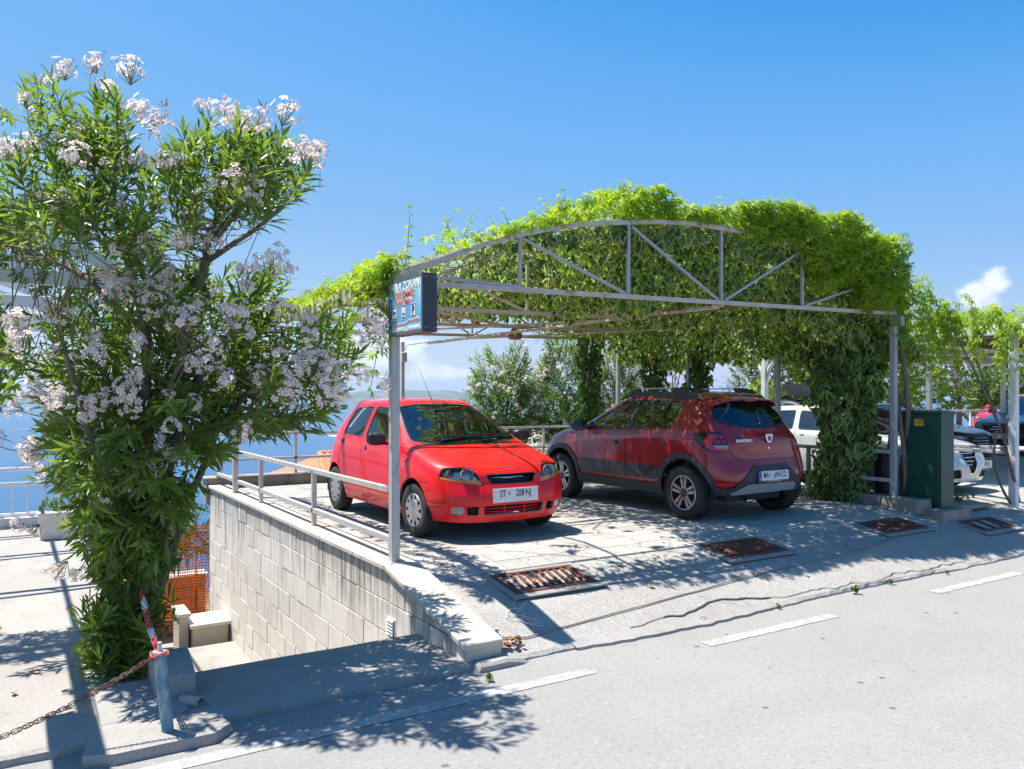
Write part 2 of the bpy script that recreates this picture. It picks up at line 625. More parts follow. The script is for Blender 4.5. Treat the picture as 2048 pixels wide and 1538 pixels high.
M_ROAD = ground_material('pale_asphalt', (.27, .264, .253), (.295, .288, .276), (.155, .151, .146), (.41, .40, .385), 130, (.26, .253, .241), rough=.8, bump=.6, crack=.0, pits=3.2)
M_APRON = ground_material('washed_concrete', (.31, .297, .272), (.36, .347, .318), (.2, .19, .172), (.42, .405, .372), 70, (.25, .238, .215), crack=.5, bump=.45, pebble=85)
M_PAVE = ground_material('old_concrete', (.30, .288, .265), (.35, .336, .31), (.19, .18, .165), (.42, .405, .38), 60, (.225, .214, .196), crack=.6, bump=.35)
M_TERR = ground_material('terrace_concrete', (.315, .298, .27), (.36, .342, .312), (.2, .186, .165), (.42, .4, .37), 55, (.24, .225, .2), crack=.5, bump=.3)
M_LOT = ground_material('crushed_limestone', (.40, .385, .35), (.48, .465, .43), (.2, .19, .165), (.56, .55, .52), 40, (.3, .285, .25), bump=.6, pebble=45)


def sheet(name, us, vs, zf, mat, skirt=None, jitter=0.0, parent=None, **props):
    """A ground sheet on a u, v grid; zf gives its height; skirt drops its v-min edge to a height."""
    b = MB()
    idx = {}
    for i, u in enumerate(us):
        for j, v in enumerate(vs):
            vv = v
            if j == 0 and jitter:
                vv = v + jitter * (noise.noise((u * 2.3, 1.7, 0)) + .6 * noise.noise((u * 7.1, 4.2, 0)) + .4 * noise.noise((u * 19, 9, 0)))
            idx[i, j] = len(b.v)
            z = zf(u, v)
            if j == 0 and jitter:
                z -= .012 + .01 * noise.noise((u * 5, 0, 3))
            b.v.append((u, vv, z))
    for i in range(len(us) - 1):
        for j in range(len(vs) - 1):
            b.f.append([idx[i, j], idx[i + 1, j], idx[i + 1, j + 1], idx[i, j + 1]]); b.mi.append(0)
    if skirt is not None:
        base = len(b.v)
        for i, u in enumerate(us):
            q = b.v[idx[i, 0]]
            b.v.append((q[0], q[1] - .008 + .02 * noise.noise((u * 9, 2, 5)), skirt))
        for i in range(len(us) - 1):
            b.f.append([base + i, base + i + 1, idx[i + 1, 0], idx[i, 0]]); b.mi.append(0)
    me = b.mesh(name, [mat], recalc=False)
    return put(name, me, parent, kind='structure', **props)


lin = lambda a, b, n: [a + (b - a) * i / n for i in range(n + 1)]

# road, its painted edge line and dashes
sheet('road', [-60, -20, -6, 0, 6, 14, 30, 90], [-12, -4, 0, 3, KERB_V + .25], lambda u, v: ROAD_Z, M_ROAD)
M_PAINT = pm('road_paint', (.46, .455, .445), (.29, .285, .275), scale=22, rough=.75, lo=.40, hi=.58, bump=.2, bscale=120, c3=(.29, .285, .275), c3scale=5, c3lo=.5, c3hi=.62)
for a, b_ in ((-30, -8), (-6.5, 3.42), (4.53, 6.08), (7.62, 9.25), (10.8, 12.4), (13.9, 15.5), (17, 18.6)):
    mb = MB()
    n = max(2, int((b_ - a) / .12))
    top, bot = [], []
    for i in range(n + 1):
        u = a + (b_ - a) * i / n
        top.append((u, 4.495 + .006 * noise.noise((u * 8, 0, 0)), ROAD_Z + .004)); bot.append((u, 4.375 + .006 * noise.noise((u * 8, 5, 0)), ROAD_Z + .004))
    mb.v = bot + top
    for i in range(n):
        mb.f.append([i, i + 1, n + 2 + i, n + 1 + i]); mb.mi.append(0)
    put('road_line', mb.mesh('road_line', [M_PAINT], recalc=False), None, kind='structure')

# the forecourt in front of the parking deck, with its broken edge along the road
us = lin(WALL_U + .24, 14, 160) + lin(14.3, 60, 60)
vs = [KERB_V, KERB_V + .03, 4.95, 5.03, 5.1, 5.2, 5.3, 5.4, 5.55, 5.75, 5.9, 6.1, 6.3, 6.5]
sheet('forecourt', us, vs, lambda u, v: apron_z(u, v) + .006 * noise.noise((u * 1.3, v * 1.3, 0)) * (1 if v < 6.4 else 0) - .004, M_APRON, skirt=ROAD_Z - .05, jitter=.035)
# the concrete strip patched over the road edge, thinner and paler, with a piece broken away
for a, b_, d0 in ((3.6, 5.8, .05),):
    n = int((b_ - a) / .05)
    mb = MB()
    for i in range(n + 1):
        u = a + (b_ - a) * i / n
        e = d0 * min(1, (i + .3) / 14, (n - i + .3) / 14) + .03 * noise.noise((u * 6, 3, 1)) + .015 * noise.noise((u * 17, 3, 1))
        e = max(e, -.03)
        mb.v += [(u, KERB_V + .05, apron_z(u, KERB_V + .05) + .001), (u, KERB_V - .03 - e, ROAD_Z + .022), (u, KERB_V - .036 - e, ROAD_Z - .004)]
    for i in range(n):
        for k in range(2):
            mb.f.append([3 * i + k, 3 * i + k + 1, 3 * i + 4 + k, 3 * i + 3 + k]); mb.mi.append(0)
    put('kerb_patch', mb.mesh('kerb_patch', [M_PAVE], recalc=True), None, kind='structure')

# a dark open joint meandering along the forecourt, and the cable laid beside it
mb = MB()
path = []
for i in range(90):
    u = 4.2 + i * .055
    path.append(Vector((u, 4.93 + .05 * noise.noise((u * 2.1, 0, 7)) + .03 * noise.noise((u * 7, 0, 7)) + (.12 * math.exp(-((u - 5.3) / .5) ** 2)), 0)))
for i, q in enumerate(path):
    w = .003 + .006 * abs(noise.noise((q.x * 6, 2, 2))) + (.005 if 4.6 < q.x < 5.9 else 0)
    z = apron_z(q.x, q.y) + .003
    mb.v += [(q.x, q.y - w, apron_z(q.x, q.y - w) + .004), (q.x, q.y + w, apron_z(q.x, q.y + w) + .004)]
for i in range(len(path) - 1):
    mb.f.append([2 * i, 2 * i + 2, 2 * i + 3, 2 * i + 1]); mb.mi.append(0)
put('pavement_crack', mb.mesh('pavement_crack', [pm('crack_dirt', (.035, .032, .028))], recalc=True), None, kind='structure')

# pavement strip above the steps, left terrace, lot to the right, slab under the deck
sheet('pavement', lin(-.2, WALL_U + .26, 60), [KERB_V, 4.91, 5.0, 5.2, 5.45, 5.72], lambda u, v: -.37 + .004 * noise.noise((u * 2, v * 2, 0)), M_PAVE, skirt=ROAD_Z - .05, jitter=.03)
mb = MB(); mb.box((1.85, 5.62, -.55), (1.72, .2, .34))
put('step_edge', mb.mesh('step_edge', [M_PAVE]), None, kind='structure')
sheet('terrace', lin(-30, -6, 12) + lin(-5.6, .86, 40), [KERB_V, 4.91, 5.1, 5.4, 6, 7, 8.5, 10, 11.5, 13, 13.75], lambda u, v: -.366 + .006 * noise.noise((u * 1.1, v * 1.1, 4)), M_TERR, skirt=ROAD_Z - .05, jitter=.03)
mb = MB(); mb.box((-14.56, 13.65, -2.4), (30.9, .25, 4.05)); mb.box((.78, 9.6, -2.4), (.2, 7.8, 4.04))
put('terrace_wall', mb.mesh('terrace_wall', [M_PAVE]), None, kind='structure')
sheet('gravel_lot', lin(10.2, 40, 40), lin(6.45, 30, 24), lambda u, v: -.012 + .02 * noise.noise((u * .8, v * .8, 0)), M_LOT)

# the deck: a slab with square concrete tiles
M_TILE = pm('deck_tile', (.33, .315, .285), (.40, .382, .348), scale=9, rough=.88, bump=.35, bscale=60, objvar=.10, c3=(.22, .208, .187), c3scale=2.2, c3lo=.52, c3hi=.74)
mb = MB(); mb.box((6.5, 9.99, -.2), (7.1, 7.1, .36))
deck = put('parking_deck', mb.mesh('parking_deck', [pm('joint_sand', (.14, .13, .115), (.2, .19, .17), scale=30, rough=.95)]), None, kind='structure')
TS = .25


def tile_box(b, u, v, z, tilt):
    g = .0045
    h = TS / 2 - g
    z0 = z - .03
    c = .004
    zz = lambda a, d: z + a * tilt[0] + d * tilt[1]
    top = [(u - h + c, v - h + c, zz(-h, -h)), (u + h - c, v - h + c, zz(h, -h)), (u + h - c, v + h - c, zz(h, h)), (u - h + c, v + h - c, zz(-h, h))]
    mid = [(u - h, v - h, zz(-h, -h) - c), (u + h, v - h, zz(h, -h) - c), (u + h, v + h, zz(h, h) - c), (u - h, v + h, zz(-h, h) - c)]
    bot = [(a, d, z0) for a, d, _ in mid]
    b.add(top + mid + bot, [(0, 1, 2, 3)] + [(4 + i, 4 + (i + 1) % 4, (i + 1) % 4, i) for i in range(4)] + [(8 + i, 8 + (i + 1) % 4, 4 + (i + 1) % 4, 4 + i) for i in range(4)])


tiles = []
for i in range(28):
    for j in range(30):
        u, v = 2.99 + TS * (i + .5), 6.03 + TS * (j + .5)
        if u > 9.95 or v > 13.4:
            continue
        tiles.append((math.sin(R(32)) * u + math.cos(R(32)) * v, u, v))
tiles.sort()
tile_mesh = MB(); tile_box(tile_mesh, 0, 0, 0, (0, 0)); tile_mesh = tile_mesh.mesh('tile', [M_TILE], recalc=False)
rest = MB()
for n_, (Y, u, v) in enumerate(tiles):
    z = apron_z(u, v) + .010 + rnd.uniform(-.0015, .0015)
    sl = (apron_z(u, v + .1) - apron_z(u, v - .1)) / .2
    if n_ < 300:
        o = put('tile', tile_mesh, deck)
        o.location = (u, v, z); o.rotation_euler = (math.atan(sl) + rnd.uniform(-.003, .003), rnd.uniform(-.003, .003), 0)
    else:
        tile_box(rest, u, v, z, (rnd.uniform(-.004, .004), sl))
put('tiles', rest.mesh('tiles', [M_TILE], recalc=False), deck, kind='stuff')

# low parapet wall at the seaward end of the deck
mb = MB(); mb.box((6.4, 13.66, -.05), (7.5, .3, .40))
mb2 = MB(); mb2.box((6.4, 13.66, .165), (7.56, .36, .03))
par = thing('parapet', 'low stained concrete parapet closing the seaward end of the parking deck', 'parapet', (6.4, 13.6, 0))
M_PARA = pm('parapet_concrete', (.34, .31, .27), (.2, .18, .15), scale=5, rough=.9, bump=.3, stretch=(1, 1, .4))
mb.build('parapet_body', M_PARA, par, bevel=.01)
mb2.build('parapet_cap', M_PARA, par, bevel=.01)

# ---------------------------------------------------------------- stone wall beside the steps
M_STONE = pm('cut_limestone', (.74, .69, .61), (.66, .61, .53), scale=5, rough=.75, bump=.14, bscale=50, objvar=.07, c3=(.5, .43, .32), c3scale=2.5, c3lo=.6, c3hi=.85)


def stained_stone():
    """Limestone with black weather streaks running down from under the coping."""
    m = M_STONE.copy(); m.name = 'streaked_limestone'
    nt = m.node_tree; N, L = nt.nodes.new, nt.links.new
    p = nt.nodes['Principled BSDF']
    src = p.inputs['Base Color'].links[0].from_socket
    ge = N('ShaderNodeNewGeometry')
    mp = N('ShaderNodeMapping'); mp.inputs['Scale'].default_value = (6, 6, .45)
    L(ge.outputs['Position'], mp.inputs['Vector'])
    n = N('ShaderNodeTexNoise'); n.inputs['Scale'].default_value = 1.6; n.inputs['Detail'].default_value = 9; n.inputs['Roughness'].default_value = .72
    L(mp.outputs[0], n.inputs['Vector'])
    n2 = N('ShaderNodeTexNoise'); n2.inputs['Scale'].default_value = .9; n2.inputs['Detail'].default_value = 3
    L(ge.outputs['Position'], n2.inputs['Vector'])
    sx = N('ShaderNodeSeparateXYZ'); L(ge.outputs['Position'], sx.inputs[0])
    zr = N('ShaderNodeMapRange'); zr.inputs['From Min'].default_value = -.75; zr.inputs['From Max'].default_value = .0
    L(sx.outputs['Z'], zr.inputs['Value'])
    a = N('ShaderNodeMath'); a.operation = 'MULTIPLY_ADD'; L(zr.outputs[0], a.inputs[0]); a.inputs[1].default_value = .22
    L(n.outputs['Fac'], a.inputs[2])
    b = N('ShaderNodeMath'); b.operation = 'MULTIPLY_ADD'; L(n2.outputs['Fac'], b.inputs[0]); b.inputs[1].default_value = .35; L(a.outputs[0], b.inputs[2])
    r = N('ShaderNodeMapRange'); r.inputs['From Min'].default_value = .76; r.inputs['From Max'].default_value = .98; r.inputs['To Max'].default_value = .85
    L(b.outputs[0], r.inputs['Value'])
    mx = N('ShaderNodeMixRGB'); L(r.outputs[0], mx.inputs[0]); L(src, mx.inputs[1]); mx.inputs[2].default_value = (.12, .11, .095, 1)
    L(mx.outputs[0], p.inputs['Base Color'])
    return m


M_STREAK = stained_stone()
wall = thing('retaining_wall', 'pale cut limestone wall with streaked blocks going down beside the steps under the deck', 'wall', (WALL_U, 9, -2.5))
COURSE = .268
coping_z = lambda v: .06 if v > 6.32 else .06 - (6.32 - v) * .215
mb = MB()
mb.prism([(4.99, -2.9), (13.6, -2.9), (13.6, .03), (6.32, .03), (4.99, coping_z(4.99) - .05)], WALL_U + .03, WALL_U + .24, 'x')
mb.build('mortar_core', pm('wall_mortar', (.2, .185, .16), (.13, .12, .105), scale=9, rough=.95), wall)
row = 0
z_top = coping_z(9) - .042
zt = z_top
while zt > -2.85:
    zb = zt - COURSE
    v = 4.93 + rnd.uniform(0, .0)
    v -= rnd.uniform(0, .3)
    while v < 13.5:
        w = rnd.uniform(.30, .47)
        a, b_ = max(v, 4.935), min(v + w, 13.52)
        v += w
        if b_ - a < .04:
            continue
        ta, tb = min(zt, coping_z(a) - .045), min(zt, coping_z(b_) - .045)
        low = -.40 if b_ < 5.75 else (-.40 if a < 5.7 else -2.6)
        if max(ta, tb) <= zb + .012 or zt < low:
            continue
        ta = max(ta, zb + .006); tb = max(tb, zb + .006)
        g = .0035
        pr = rnd.uniform(-.003, .004)
        s = MB()
        pts = [(a + g, zb + g), (b_ - g, zb + g), (b_ - g, tb - g), (a + g, ta - g)]
        if pts[3][1] - pts[0][1] < .01:
            pts = pts[:3]
        s.prism(pts, WALL_U - pr, WALL_U + .04, 'x')
        s.build('stone_block', M_STREAK, wall, bevel=.0035)
    zt = zb
# coping slabs
M_COPE = pm('coping_limestone', (.60, .545, .46), (.50, .45, .37), scale=4, rough=.7, bump=.12, bscale=40, objvar=.05, c3=(.22, .2, .17), c3scale=3.2, c3lo=.56, c3hi=.8)
edges = [13.62, 12.4, 11.3, 10.25, 9.1, 8.0, 7.05, 6.32]
for a, b_ in zip(edges, edges[1:]):
    s = MB(); s.box((2.83, (a + b_) / 2, .04), (.32, a - b_ - .005, .044)); s.build('coping_slab', M_COPE, wall, bevel=.006)
s = MB(); s.prism([(6.315, .018), (6.315, .062), (5.6, coping_z(5.6) + .002), (5.6, coping_z(5.6) - .042)], 2.67, 2.99, 'x'); s.build('coping_slab', M_COPE, wall, bevel=.006)
s = MB(); s.prism([(5.595, coping_z(5.6) - .042), (5.595, coping_z(5.6) + .002), (4.90, coping_z(4.9) + .002), (4.90, coping_z(4.9) - .042)], 2.67, 2.99, 'x'); s.build('coping_slab', M_COPE, wall, bevel=.006)
s = MB(); s.box((2.845, 4.95, -.33), (.29, .05, .18)); s.build('end_stone', M_COPE, wall, bevel=.006)
# mortar fillet at the foot of the wall end
s = MB()
s.prism([(2.70, -.44), (3.2, -.44), (3.1, -.385), (2.98, -.36), (2.74, -.365)], 4.80, 4.935, 'y')
put('mortar_fillet', s.mesh('mortar_fillet', [M_PAVE], bevel=.02, smooth=True), None, kind='structure')

# louvred vent in the wall
vent = thing('wall_vent', 'small white louvred vent set in the stone wall low beside the steps', 'vent', (WALL_U - .02, 6.0, -.3))
vc = at_u(782, 1256, WALL_U - .01)
mb = MB(); mb.box((WALL_U - .004, vc.y, vc.z), (.012, .155, .17)); mb.build('vent_frame', pm('white_plastic', (.74, .74, .72), (.6, .59, .56), scale=8, rough=.5), vent, bevel=.002)
mb = MB(); mb.box((WALL_U - .009, vc.y, vc.z), (.004, .13, .15)); mb.build('vent_opening', pm('black_hole', (.012, .012, .012), rough=.9), vent)
for k in range(5):
    mb = MB(); mb.box((0, 0, 0), (.004, .132, .034), Matrix.Rotation(R(38), 3, 'Y'))
    o = mb.build('louvre', MATS['white_plastic'], vent); o.location = (WALL_U - .018, vc.y, vc.z + .07 - k * .027)

# ---------------------------------------------------------------- steps going down between the walls
mb = MB()
mb.box((1.82, 5.9, -.62), (1.76, .36, .17)); mb.box((1.82, 6.26, -.79), (1.76, .36, .17)); mb.box((1.82, 6.62, -.96), (1.76, .36, .17))
for k in range(6):
    mb.box((1.82, 6.98 + .36 * k, -1.13 - .17 * k), (1.76, .36, .17))
put('stair_flight', mb.mesh('stair_flight', [M_PAVE], bevel=.006), None, kind='structure')
mb = MB(); mb.box((1.82, 10.35, -2.12), (1.76, 3.0, .2))
put('landing_floor', mb.mesh('landing_floor', [M_PAVE]), None, kind='structure')
mb = MB(); mb.box((1.0, 14.6, -2.9), (6, 5.6, .2))
put('garden_path', mb.mesh('garden_path', [M_TERR]), None, kind='structure')
# concrete pier at the head of the steps on the terrace side
pier = thing('concrete_pier', 'sloping rough concrete pier at the head of the steps beside the leaning pole', 'pier', (.9, 5.8, -.37))
mb = MB(); mb.prism([(5.22, -.50), (5.64, -.50), (5.60, -.15), (5.48, -.135), (5.25, -.22)], .74, .97, 'x')
mb.build('pier_block', M_PAVE, pier, bevel=.025, segs=2, smooth=True)
mb = MB(); mb.prism([(4.98, -.44), (5.60, -.44), (5.55, -.30), (5.25, -.335), (5.05, -.36)], .42, .90, 'x')
mb.build('pier_foot', M_PAVE, pier, bevel=.03, segs=2, smooth=True)
# low rendered walls and gate pillar beyond the landing
for nm, c, s_, lb in (('gate_pillar', (2.08, 12.4, -2.2), (.13, .5, 1.08), 'cream rendered pillar standing beyond the landing left of the stone wall'),
                      ('garden_wall', (2.42, 12.35, -2.32), (.50, .6, 1.0), 'low cream wall with white top abutting the stone wall beyond the landing')):
    mb = MB(); mb.box(c, s_)
    t = thing(nm, lb, 'wall' if 'wall' in nm else 'pillar', (c[0], c[1], c[2] - s_[2] / 2))
    mb.build('render_body', pm('cream_render', (.55, .48, .38), (.48, .41, .32), scale=3, rough=.9, bump=.1), t, bevel=.008)
    mb = MB(); mb.box((c[0], c[1], c[2] + s_[2] / 2 + .03), (s_[0] + .05, s_[1] + .06, .055))
    mb.build('cap_stone', pm('pale_cap', (.66, .63, .57), (.56, .53, .47), scale=4, rough=.8), t, bevel=.006)

# ---------------------------------------------------------------- sea, shore, islands, terrain below
SEA_Z = -58
m = bpy.data.materials.new('sea_water'); m.use_nodes = True
nt = m.node_tree; p = nt.nodes['Principled BSDF']
p.inputs['Base Color'].default_value = (.012, .085, .19, 1); p.inputs['Roughness'].default_value = .22; p.inputs['IOR'].default_value = 1.33
tc = nt.nodes.new('ShaderNodeTexCoord')
mpn = nt.nodes.new('ShaderNodeMapping'); mpn.inputs['Scale'].default_value = (.09, .16, 1)
nt.links.new(tc.outputs['Object'], mpn.inputs['Vector'])
nz = nt.nodes.new('ShaderNodeTexNoise'); nz.inputs['Scale'].default_value = 1.0; nz.inputs['Detail'].default_value = 7; nz.inputs['Roughness'].default_value = .62
nt.links.new(mpn.outputs[0], nz.inputs['Vector'])
bp = nt.nodes.new('ShaderNodeBump'); bp.inputs['Strength'].default_value = .55; bp.inputs['Distance'].default_value = 1.2
nt.links.new(nz.outputs['Fac'], bp.inputs['Height']); nt.links.new(bp.outputs[0], p.inputs['Normal'])
mb = MB()
ring = [200, 600, 1500, 4000, 10000, 26000]
A0, A1, NA = R(-65), R(65), 24
for r_ in ring:
    for k in range(NA + 1):
        a = A0 + (A1 - A0) * k / NA + R(10)
        mb.v.append((r_ * math.sin(a), r_ * math.cos(a), SEA_Z))
for i in range(len(ring) - 1):
    for k in range(NA):
        a = i * (NA + 1) + k
        mb.f.append([a, a + NA + 1, a + NA + 2, a + 1]); mb.mi.append(0)
mb.add([(-26000, -3000, SEA_Z - .5), (26000, -3000, SEA_Z - .5), (26000, 26000, SEA_Z - .5), (-26000, 26000, SEA_Z - .5)], [(0, 1, 2, 3)])
put('sea', mb.mesh('sea', [m], recalc=True), None, kind='structure')
M_ISLE = pm('island_scrub', (.06, .085, .05), (.2, .19, .15), scale=.004, rough=1, lo=.45, hi=.7)


def island(name, az0, az1, dist, hmax, seed, depth=1800):
    """A long ridge of hills rising from the water, between two bearings off the view's centre line."""
    mb = MB(); n = 70; rows = 7
    for i in range(n + 1):
        a = R(32 + az0 + (az1 - az0) * i / n)
        env = min(1, i / 9, (n - i) / 9)
        h = hmax * env * (.55 + .55 * noise.noise((i * .11, seed, 0)) + .22 * noise.noise((i * .35, seed, 3)))
        for j in range(rows):
            t = j / (rows - 1)
            r_ = dist + depth * t
            z = SEA_Z - 3 + max(0, h) * math.sin(math.pi * min(1, t * 1.0)) ** .8 * (1 + .22 * noise.noise((i * .3, j * .9, seed)))
            mb.v.append((r_ * math.sin(a), r_ * math.cos(a), z))
    for i in range(n):
        for j in range(rows - 1):
            q = i * rows + j
            mb.f.append([q, q + rows, q + rows + 1, q + 1]); mb.mi.append(0)
    put(name, mb.mesh(name, [M_ISLE], smooth='all'), None, kind='structure')


island('island_hills', -50, 2, 7600, 215, 2.0)
island('island_hills', -34, 26, 12500, 200, 9.0, 2600)
# the slope falling from the terrace to the shore
M_SLOPE = pm('dry_slope', (.11, .12, .06), (.2, .18, .12), scale=.5, rough=1, bump=.4, bscale=3)
mb = MB()
nu, nv = 60, 26
for j in range(nv + 1):
    t = j / nv
    v = 14.2 + 330 * t ** 1.6
    for i in range(nu + 1):
        u = -300 + 700 * i / nu
        z = -4.2 - (SEA_Z * -1) * (1 - math.exp(-t * 2.6)) * 1.06 + (2.2 * noise.noise((u * .03, v * .03, 0)) if t > .03 else 0)
        if u > 30:
            z += min(6, (u - 30) * .12) * max(0, 1 - t * 4)
        mb.v.append((u, v, max(z, SEA_Z - 2)))
for j in range(nv):
    for i in range(nu):
        q = j * (nu + 1) + i
        mb.f.append([q, q + 1, q + nu + 2, q + nu + 1]); mb.mi.append(0)
put('hillside', mb.mesh('hillside', [M_SLOPE], smooth='all'), None, kind='structure')
# ================================================================ carport frame, railings, sign
M_STEEL = pm('weathered_steel', (.56, .50, .42), (.44, .39, .325), scale=7, rough=.7, bump=.08, c3=(.30, .17, .09), c3scale=3.5, c3lo=.56, c3hi=.72)
M_GALV = pm('galvanised_steel', (.44, .43, .41), (.55, .54, .51), scale=10, rough=.5, metal=.2, c3=(.2, .19, .18), c3scale=5, c3lo=.56, c3hi=.7, stretch=(1, 1, .35))
M_BLUEGREY = pm('blue_grey_steel', (.34, .36, .39), (.42, .43, .45), scale=8, rough=.5, metal=.1, c3=(.2, .17, .15), c3scale=5, c3lo=.64, c3hi=.78)
M_WHITE = pm('white_painted_steel', (.74, .75, .76), (.64, .65, .66), scale=6, rough=.5, c3=(.45, .42, .38), c3scale=4, c3lo=.64, c3hi=.8)
ARCH = [(2.8, 2.50), (4.1, 3.03), (5.44, 3.30), (6.80, 3.39), (8.2, 3.29), (9.5, 2.98), (10.08, 2.62)]
TRUSS_V = [6.42, 8.35, 10.28, 12.2]
chord_z = lambda u: 2.485 + .0168 * (u - 2.8)


def arch_z(u):
    pts = ARCH
    if u <= pts[0][0]:
        return pts[0][1] - .4 * (pts[0][0] - u)
    for (a, za), (b, zb) in zip(pts, pts[1:]):
        if u <= b:
            return za + (zb - za) * (u - a) / (b - a)
    return pts[-1][1] - .9 * (u - pts[-1][0])


carport = thing('carport', 'arched steel carport frame over the two red cars with ivy grown across its roof', 'carport', (6.4, 9.3, 0))
for k, v in enumerate(TRUSS_V):
    mb = MB()
    fine = []
    for (a, za), (b, zb) in zip(ARCH, ARCH[1:]):
        for i in range(4):
            t = i / 4
            u = a + (b - a) * t
            bulge = .035 * math.sin(math.pi * t)
            fine.append((u, v, za + (zb - za) * t + bulge))
    fine.append((ARCH[-1][0], v, ARCH[-1][1]))
    for p, q in zip(fine, fine[1:]):
        mb.bar(p, q, .042, .046)
    tr = mb.build('arch_truss', M_STEEL, carport)
    mb = MB(); mb.bar((2.78, v, chord_z(2.8)), (10.12, v, chord_z(10.1)), .04, .045); mb.build('bottom_chord', M_STEEL, tr)
    nodes = [q for q in ARCH[1:-1]]
    for u, z in nodes:
        mb = MB(); mb.bar((u, v + .002, chord_z(u) + .03), (u, v + .002, z - .02), .030); mb.build('upright', M_STEEL if k else M_BLUEGREY, tr)
    diag = [((2.95, 2.56), (4.1, None)), ((4.12, 3.0), (5.40, None)), ((5.48, 3.26), (6.74, None)), ((8.16, 3.26), (6.86, None)), ((9.46, 2.95), (8.26, None))]
    for (ua, za), (ub, _) in diag:
        mb = MB(); mb.bar((ua, v - .004, za), (ub, v - .004, chord_z(ub) + .03), .026); mb.build('diagonal', M_STEEL if k else M_BLUEGREY, tr)
for u, z in ARCH[1:-1]:
    mb = MB(); mb.bar((u, 6.42, z + .045), (u, 12.25, z + .045), .03); mb.build('purlin', M_STEEL, carport)
for u, z, m_ in ((2.8, 2.465, M_STEEL), (10.1, 2.50, M_BLUEGREY)):
    mb = MB(); mb.bar((u, 6.30, z), (u, 12.4, z), .07, .135); mb.build('eave_beam', m_, carport, bevel=.004)
for a, b in (((6.84, 6.42, 2.52), (5.95, 12.2, 2.38)), ((4.2, 8.35, 2.47), (6.8, 10.28, 2.5)), ((6.8, 8.35, 2.51), (4.2, 12.2, 2.46)), ((9.4, 8.35, 2.56), (6.8, 12.2, 2.5))):
    mb = MB(); mb.bar(a, b, .028); mb.build('wind_brace', M_STEEL, carport)
for (u, v, z0), m_ in (((2.8, 6.40, .062), M_GALV), ((2.8, 12.2, .06), M_GALV), ((10.08, 6.42, .14), M_BLUEGREY), ((10.08, 8.35, .14), M_BLUEGREY), ((10.08, 10.28, .14), M_BLUEGREY), ((10.08, 12.2, .14), M_BLUEGREY), ((5.53, 12.3, 0), M_GALV)):
    mb = MB(); mb.bar((u, v, z0), (u, v, 2.40 if u < 9 else 2.44), .075 if u != 5.53 else .055); mb.build('post', m_, carport, bevel=.004)
    if u != 5.53:
        mb = MB(); mb.box((u, v, z0 + .004), (.13, .13, .008)); mb.build('foot_plate', m_, carport)
# a little electrical box and cable on the rear pole
mb = MB(); mb.box((5.53, 12.24, 2.14), (.09, .07, .17)); mb.build('junction_box', pm('grey_plastic', (.42, .43, .44), rough=.5), carport, bevel=.012)
mb = MB()
mb.tube([(5.53, 12.25, 2.22), (5.56, 12.2, 2.34), (5.9, 11.2, 2.40), (6.3, 9.6, 2.455), (6.7, 7.4, 2.49), (6.85, 6.5, 2.5)], .008, 5)
mb.build('cable', pm('white_cable', (.6, .6, .58), rough=.5), carport)


def railing(name, label, group, line, posts, rails, mat, size=.05, post_mat=None, bases=None, post_bottom=0.0, post_size=None):
    t = thing(name, label, 'railing', (posts[0][0], posts[0][1], post_bottom), 0, group)
    for (u, v) in posts:
        mb = MB(); mb.bar((u, v, post_bottom), (u, v, rails[0]), post_size or size); mb.build('rail_post', post_mat or mat, t, bevel=.003)
    for z in rails:
        mb = MB(); mb.bar((line[0][0], line[0][1], z), (line[1][0], line[1][1], z), size); mb.build('rail', mat, t, bevel=.003)
    return t


railing('railing', 'weathered two bar steel railing standing on the stone coping beside the red hatchback', 'railings round the parking deck', ((2.83, 13.6), (2.83, 6.44)), [(2.83, 13.55), (2.83, 10.88), (2.83, 8.66)], (.67, .235), M_GALV, .05, post_bottom=.06)
railing('railing', 'two bar steel railing on the parapet at the seaward end of the deck', 'railings round the parking deck', ((2.86, 13.66), (10.1, 13.66)), [(4.14, 13.66), (5.9, 13.66), (7.6, 13.66), (9.3, 13.66)], (.86, .44), M_GALV, .045, post_bottom=.17)
railing('railing', 'blue grey two bar railing on the kerb running behind the green cabinet and ivy pillar', 'railings round the parking deck', ((10.04, 6.46), (10.04, 13.5)), [(10.04, 7.75), (10.04, 9.3), (10.04, 11.2)], (.745, .36), M_BLUEGREY, .05, post_bottom=.14)
# kerb under the right-hand posts
kb = MB()
kb.prism([(9.93, -.05), (10.28, -.05), (10.26, .14), (9.96, .145)], 6.0, 13.5, 'y')
put('kerb', kb.mesh('kerb', [M_PARA], bevel=.015, smooth=True), None, kind='structure')

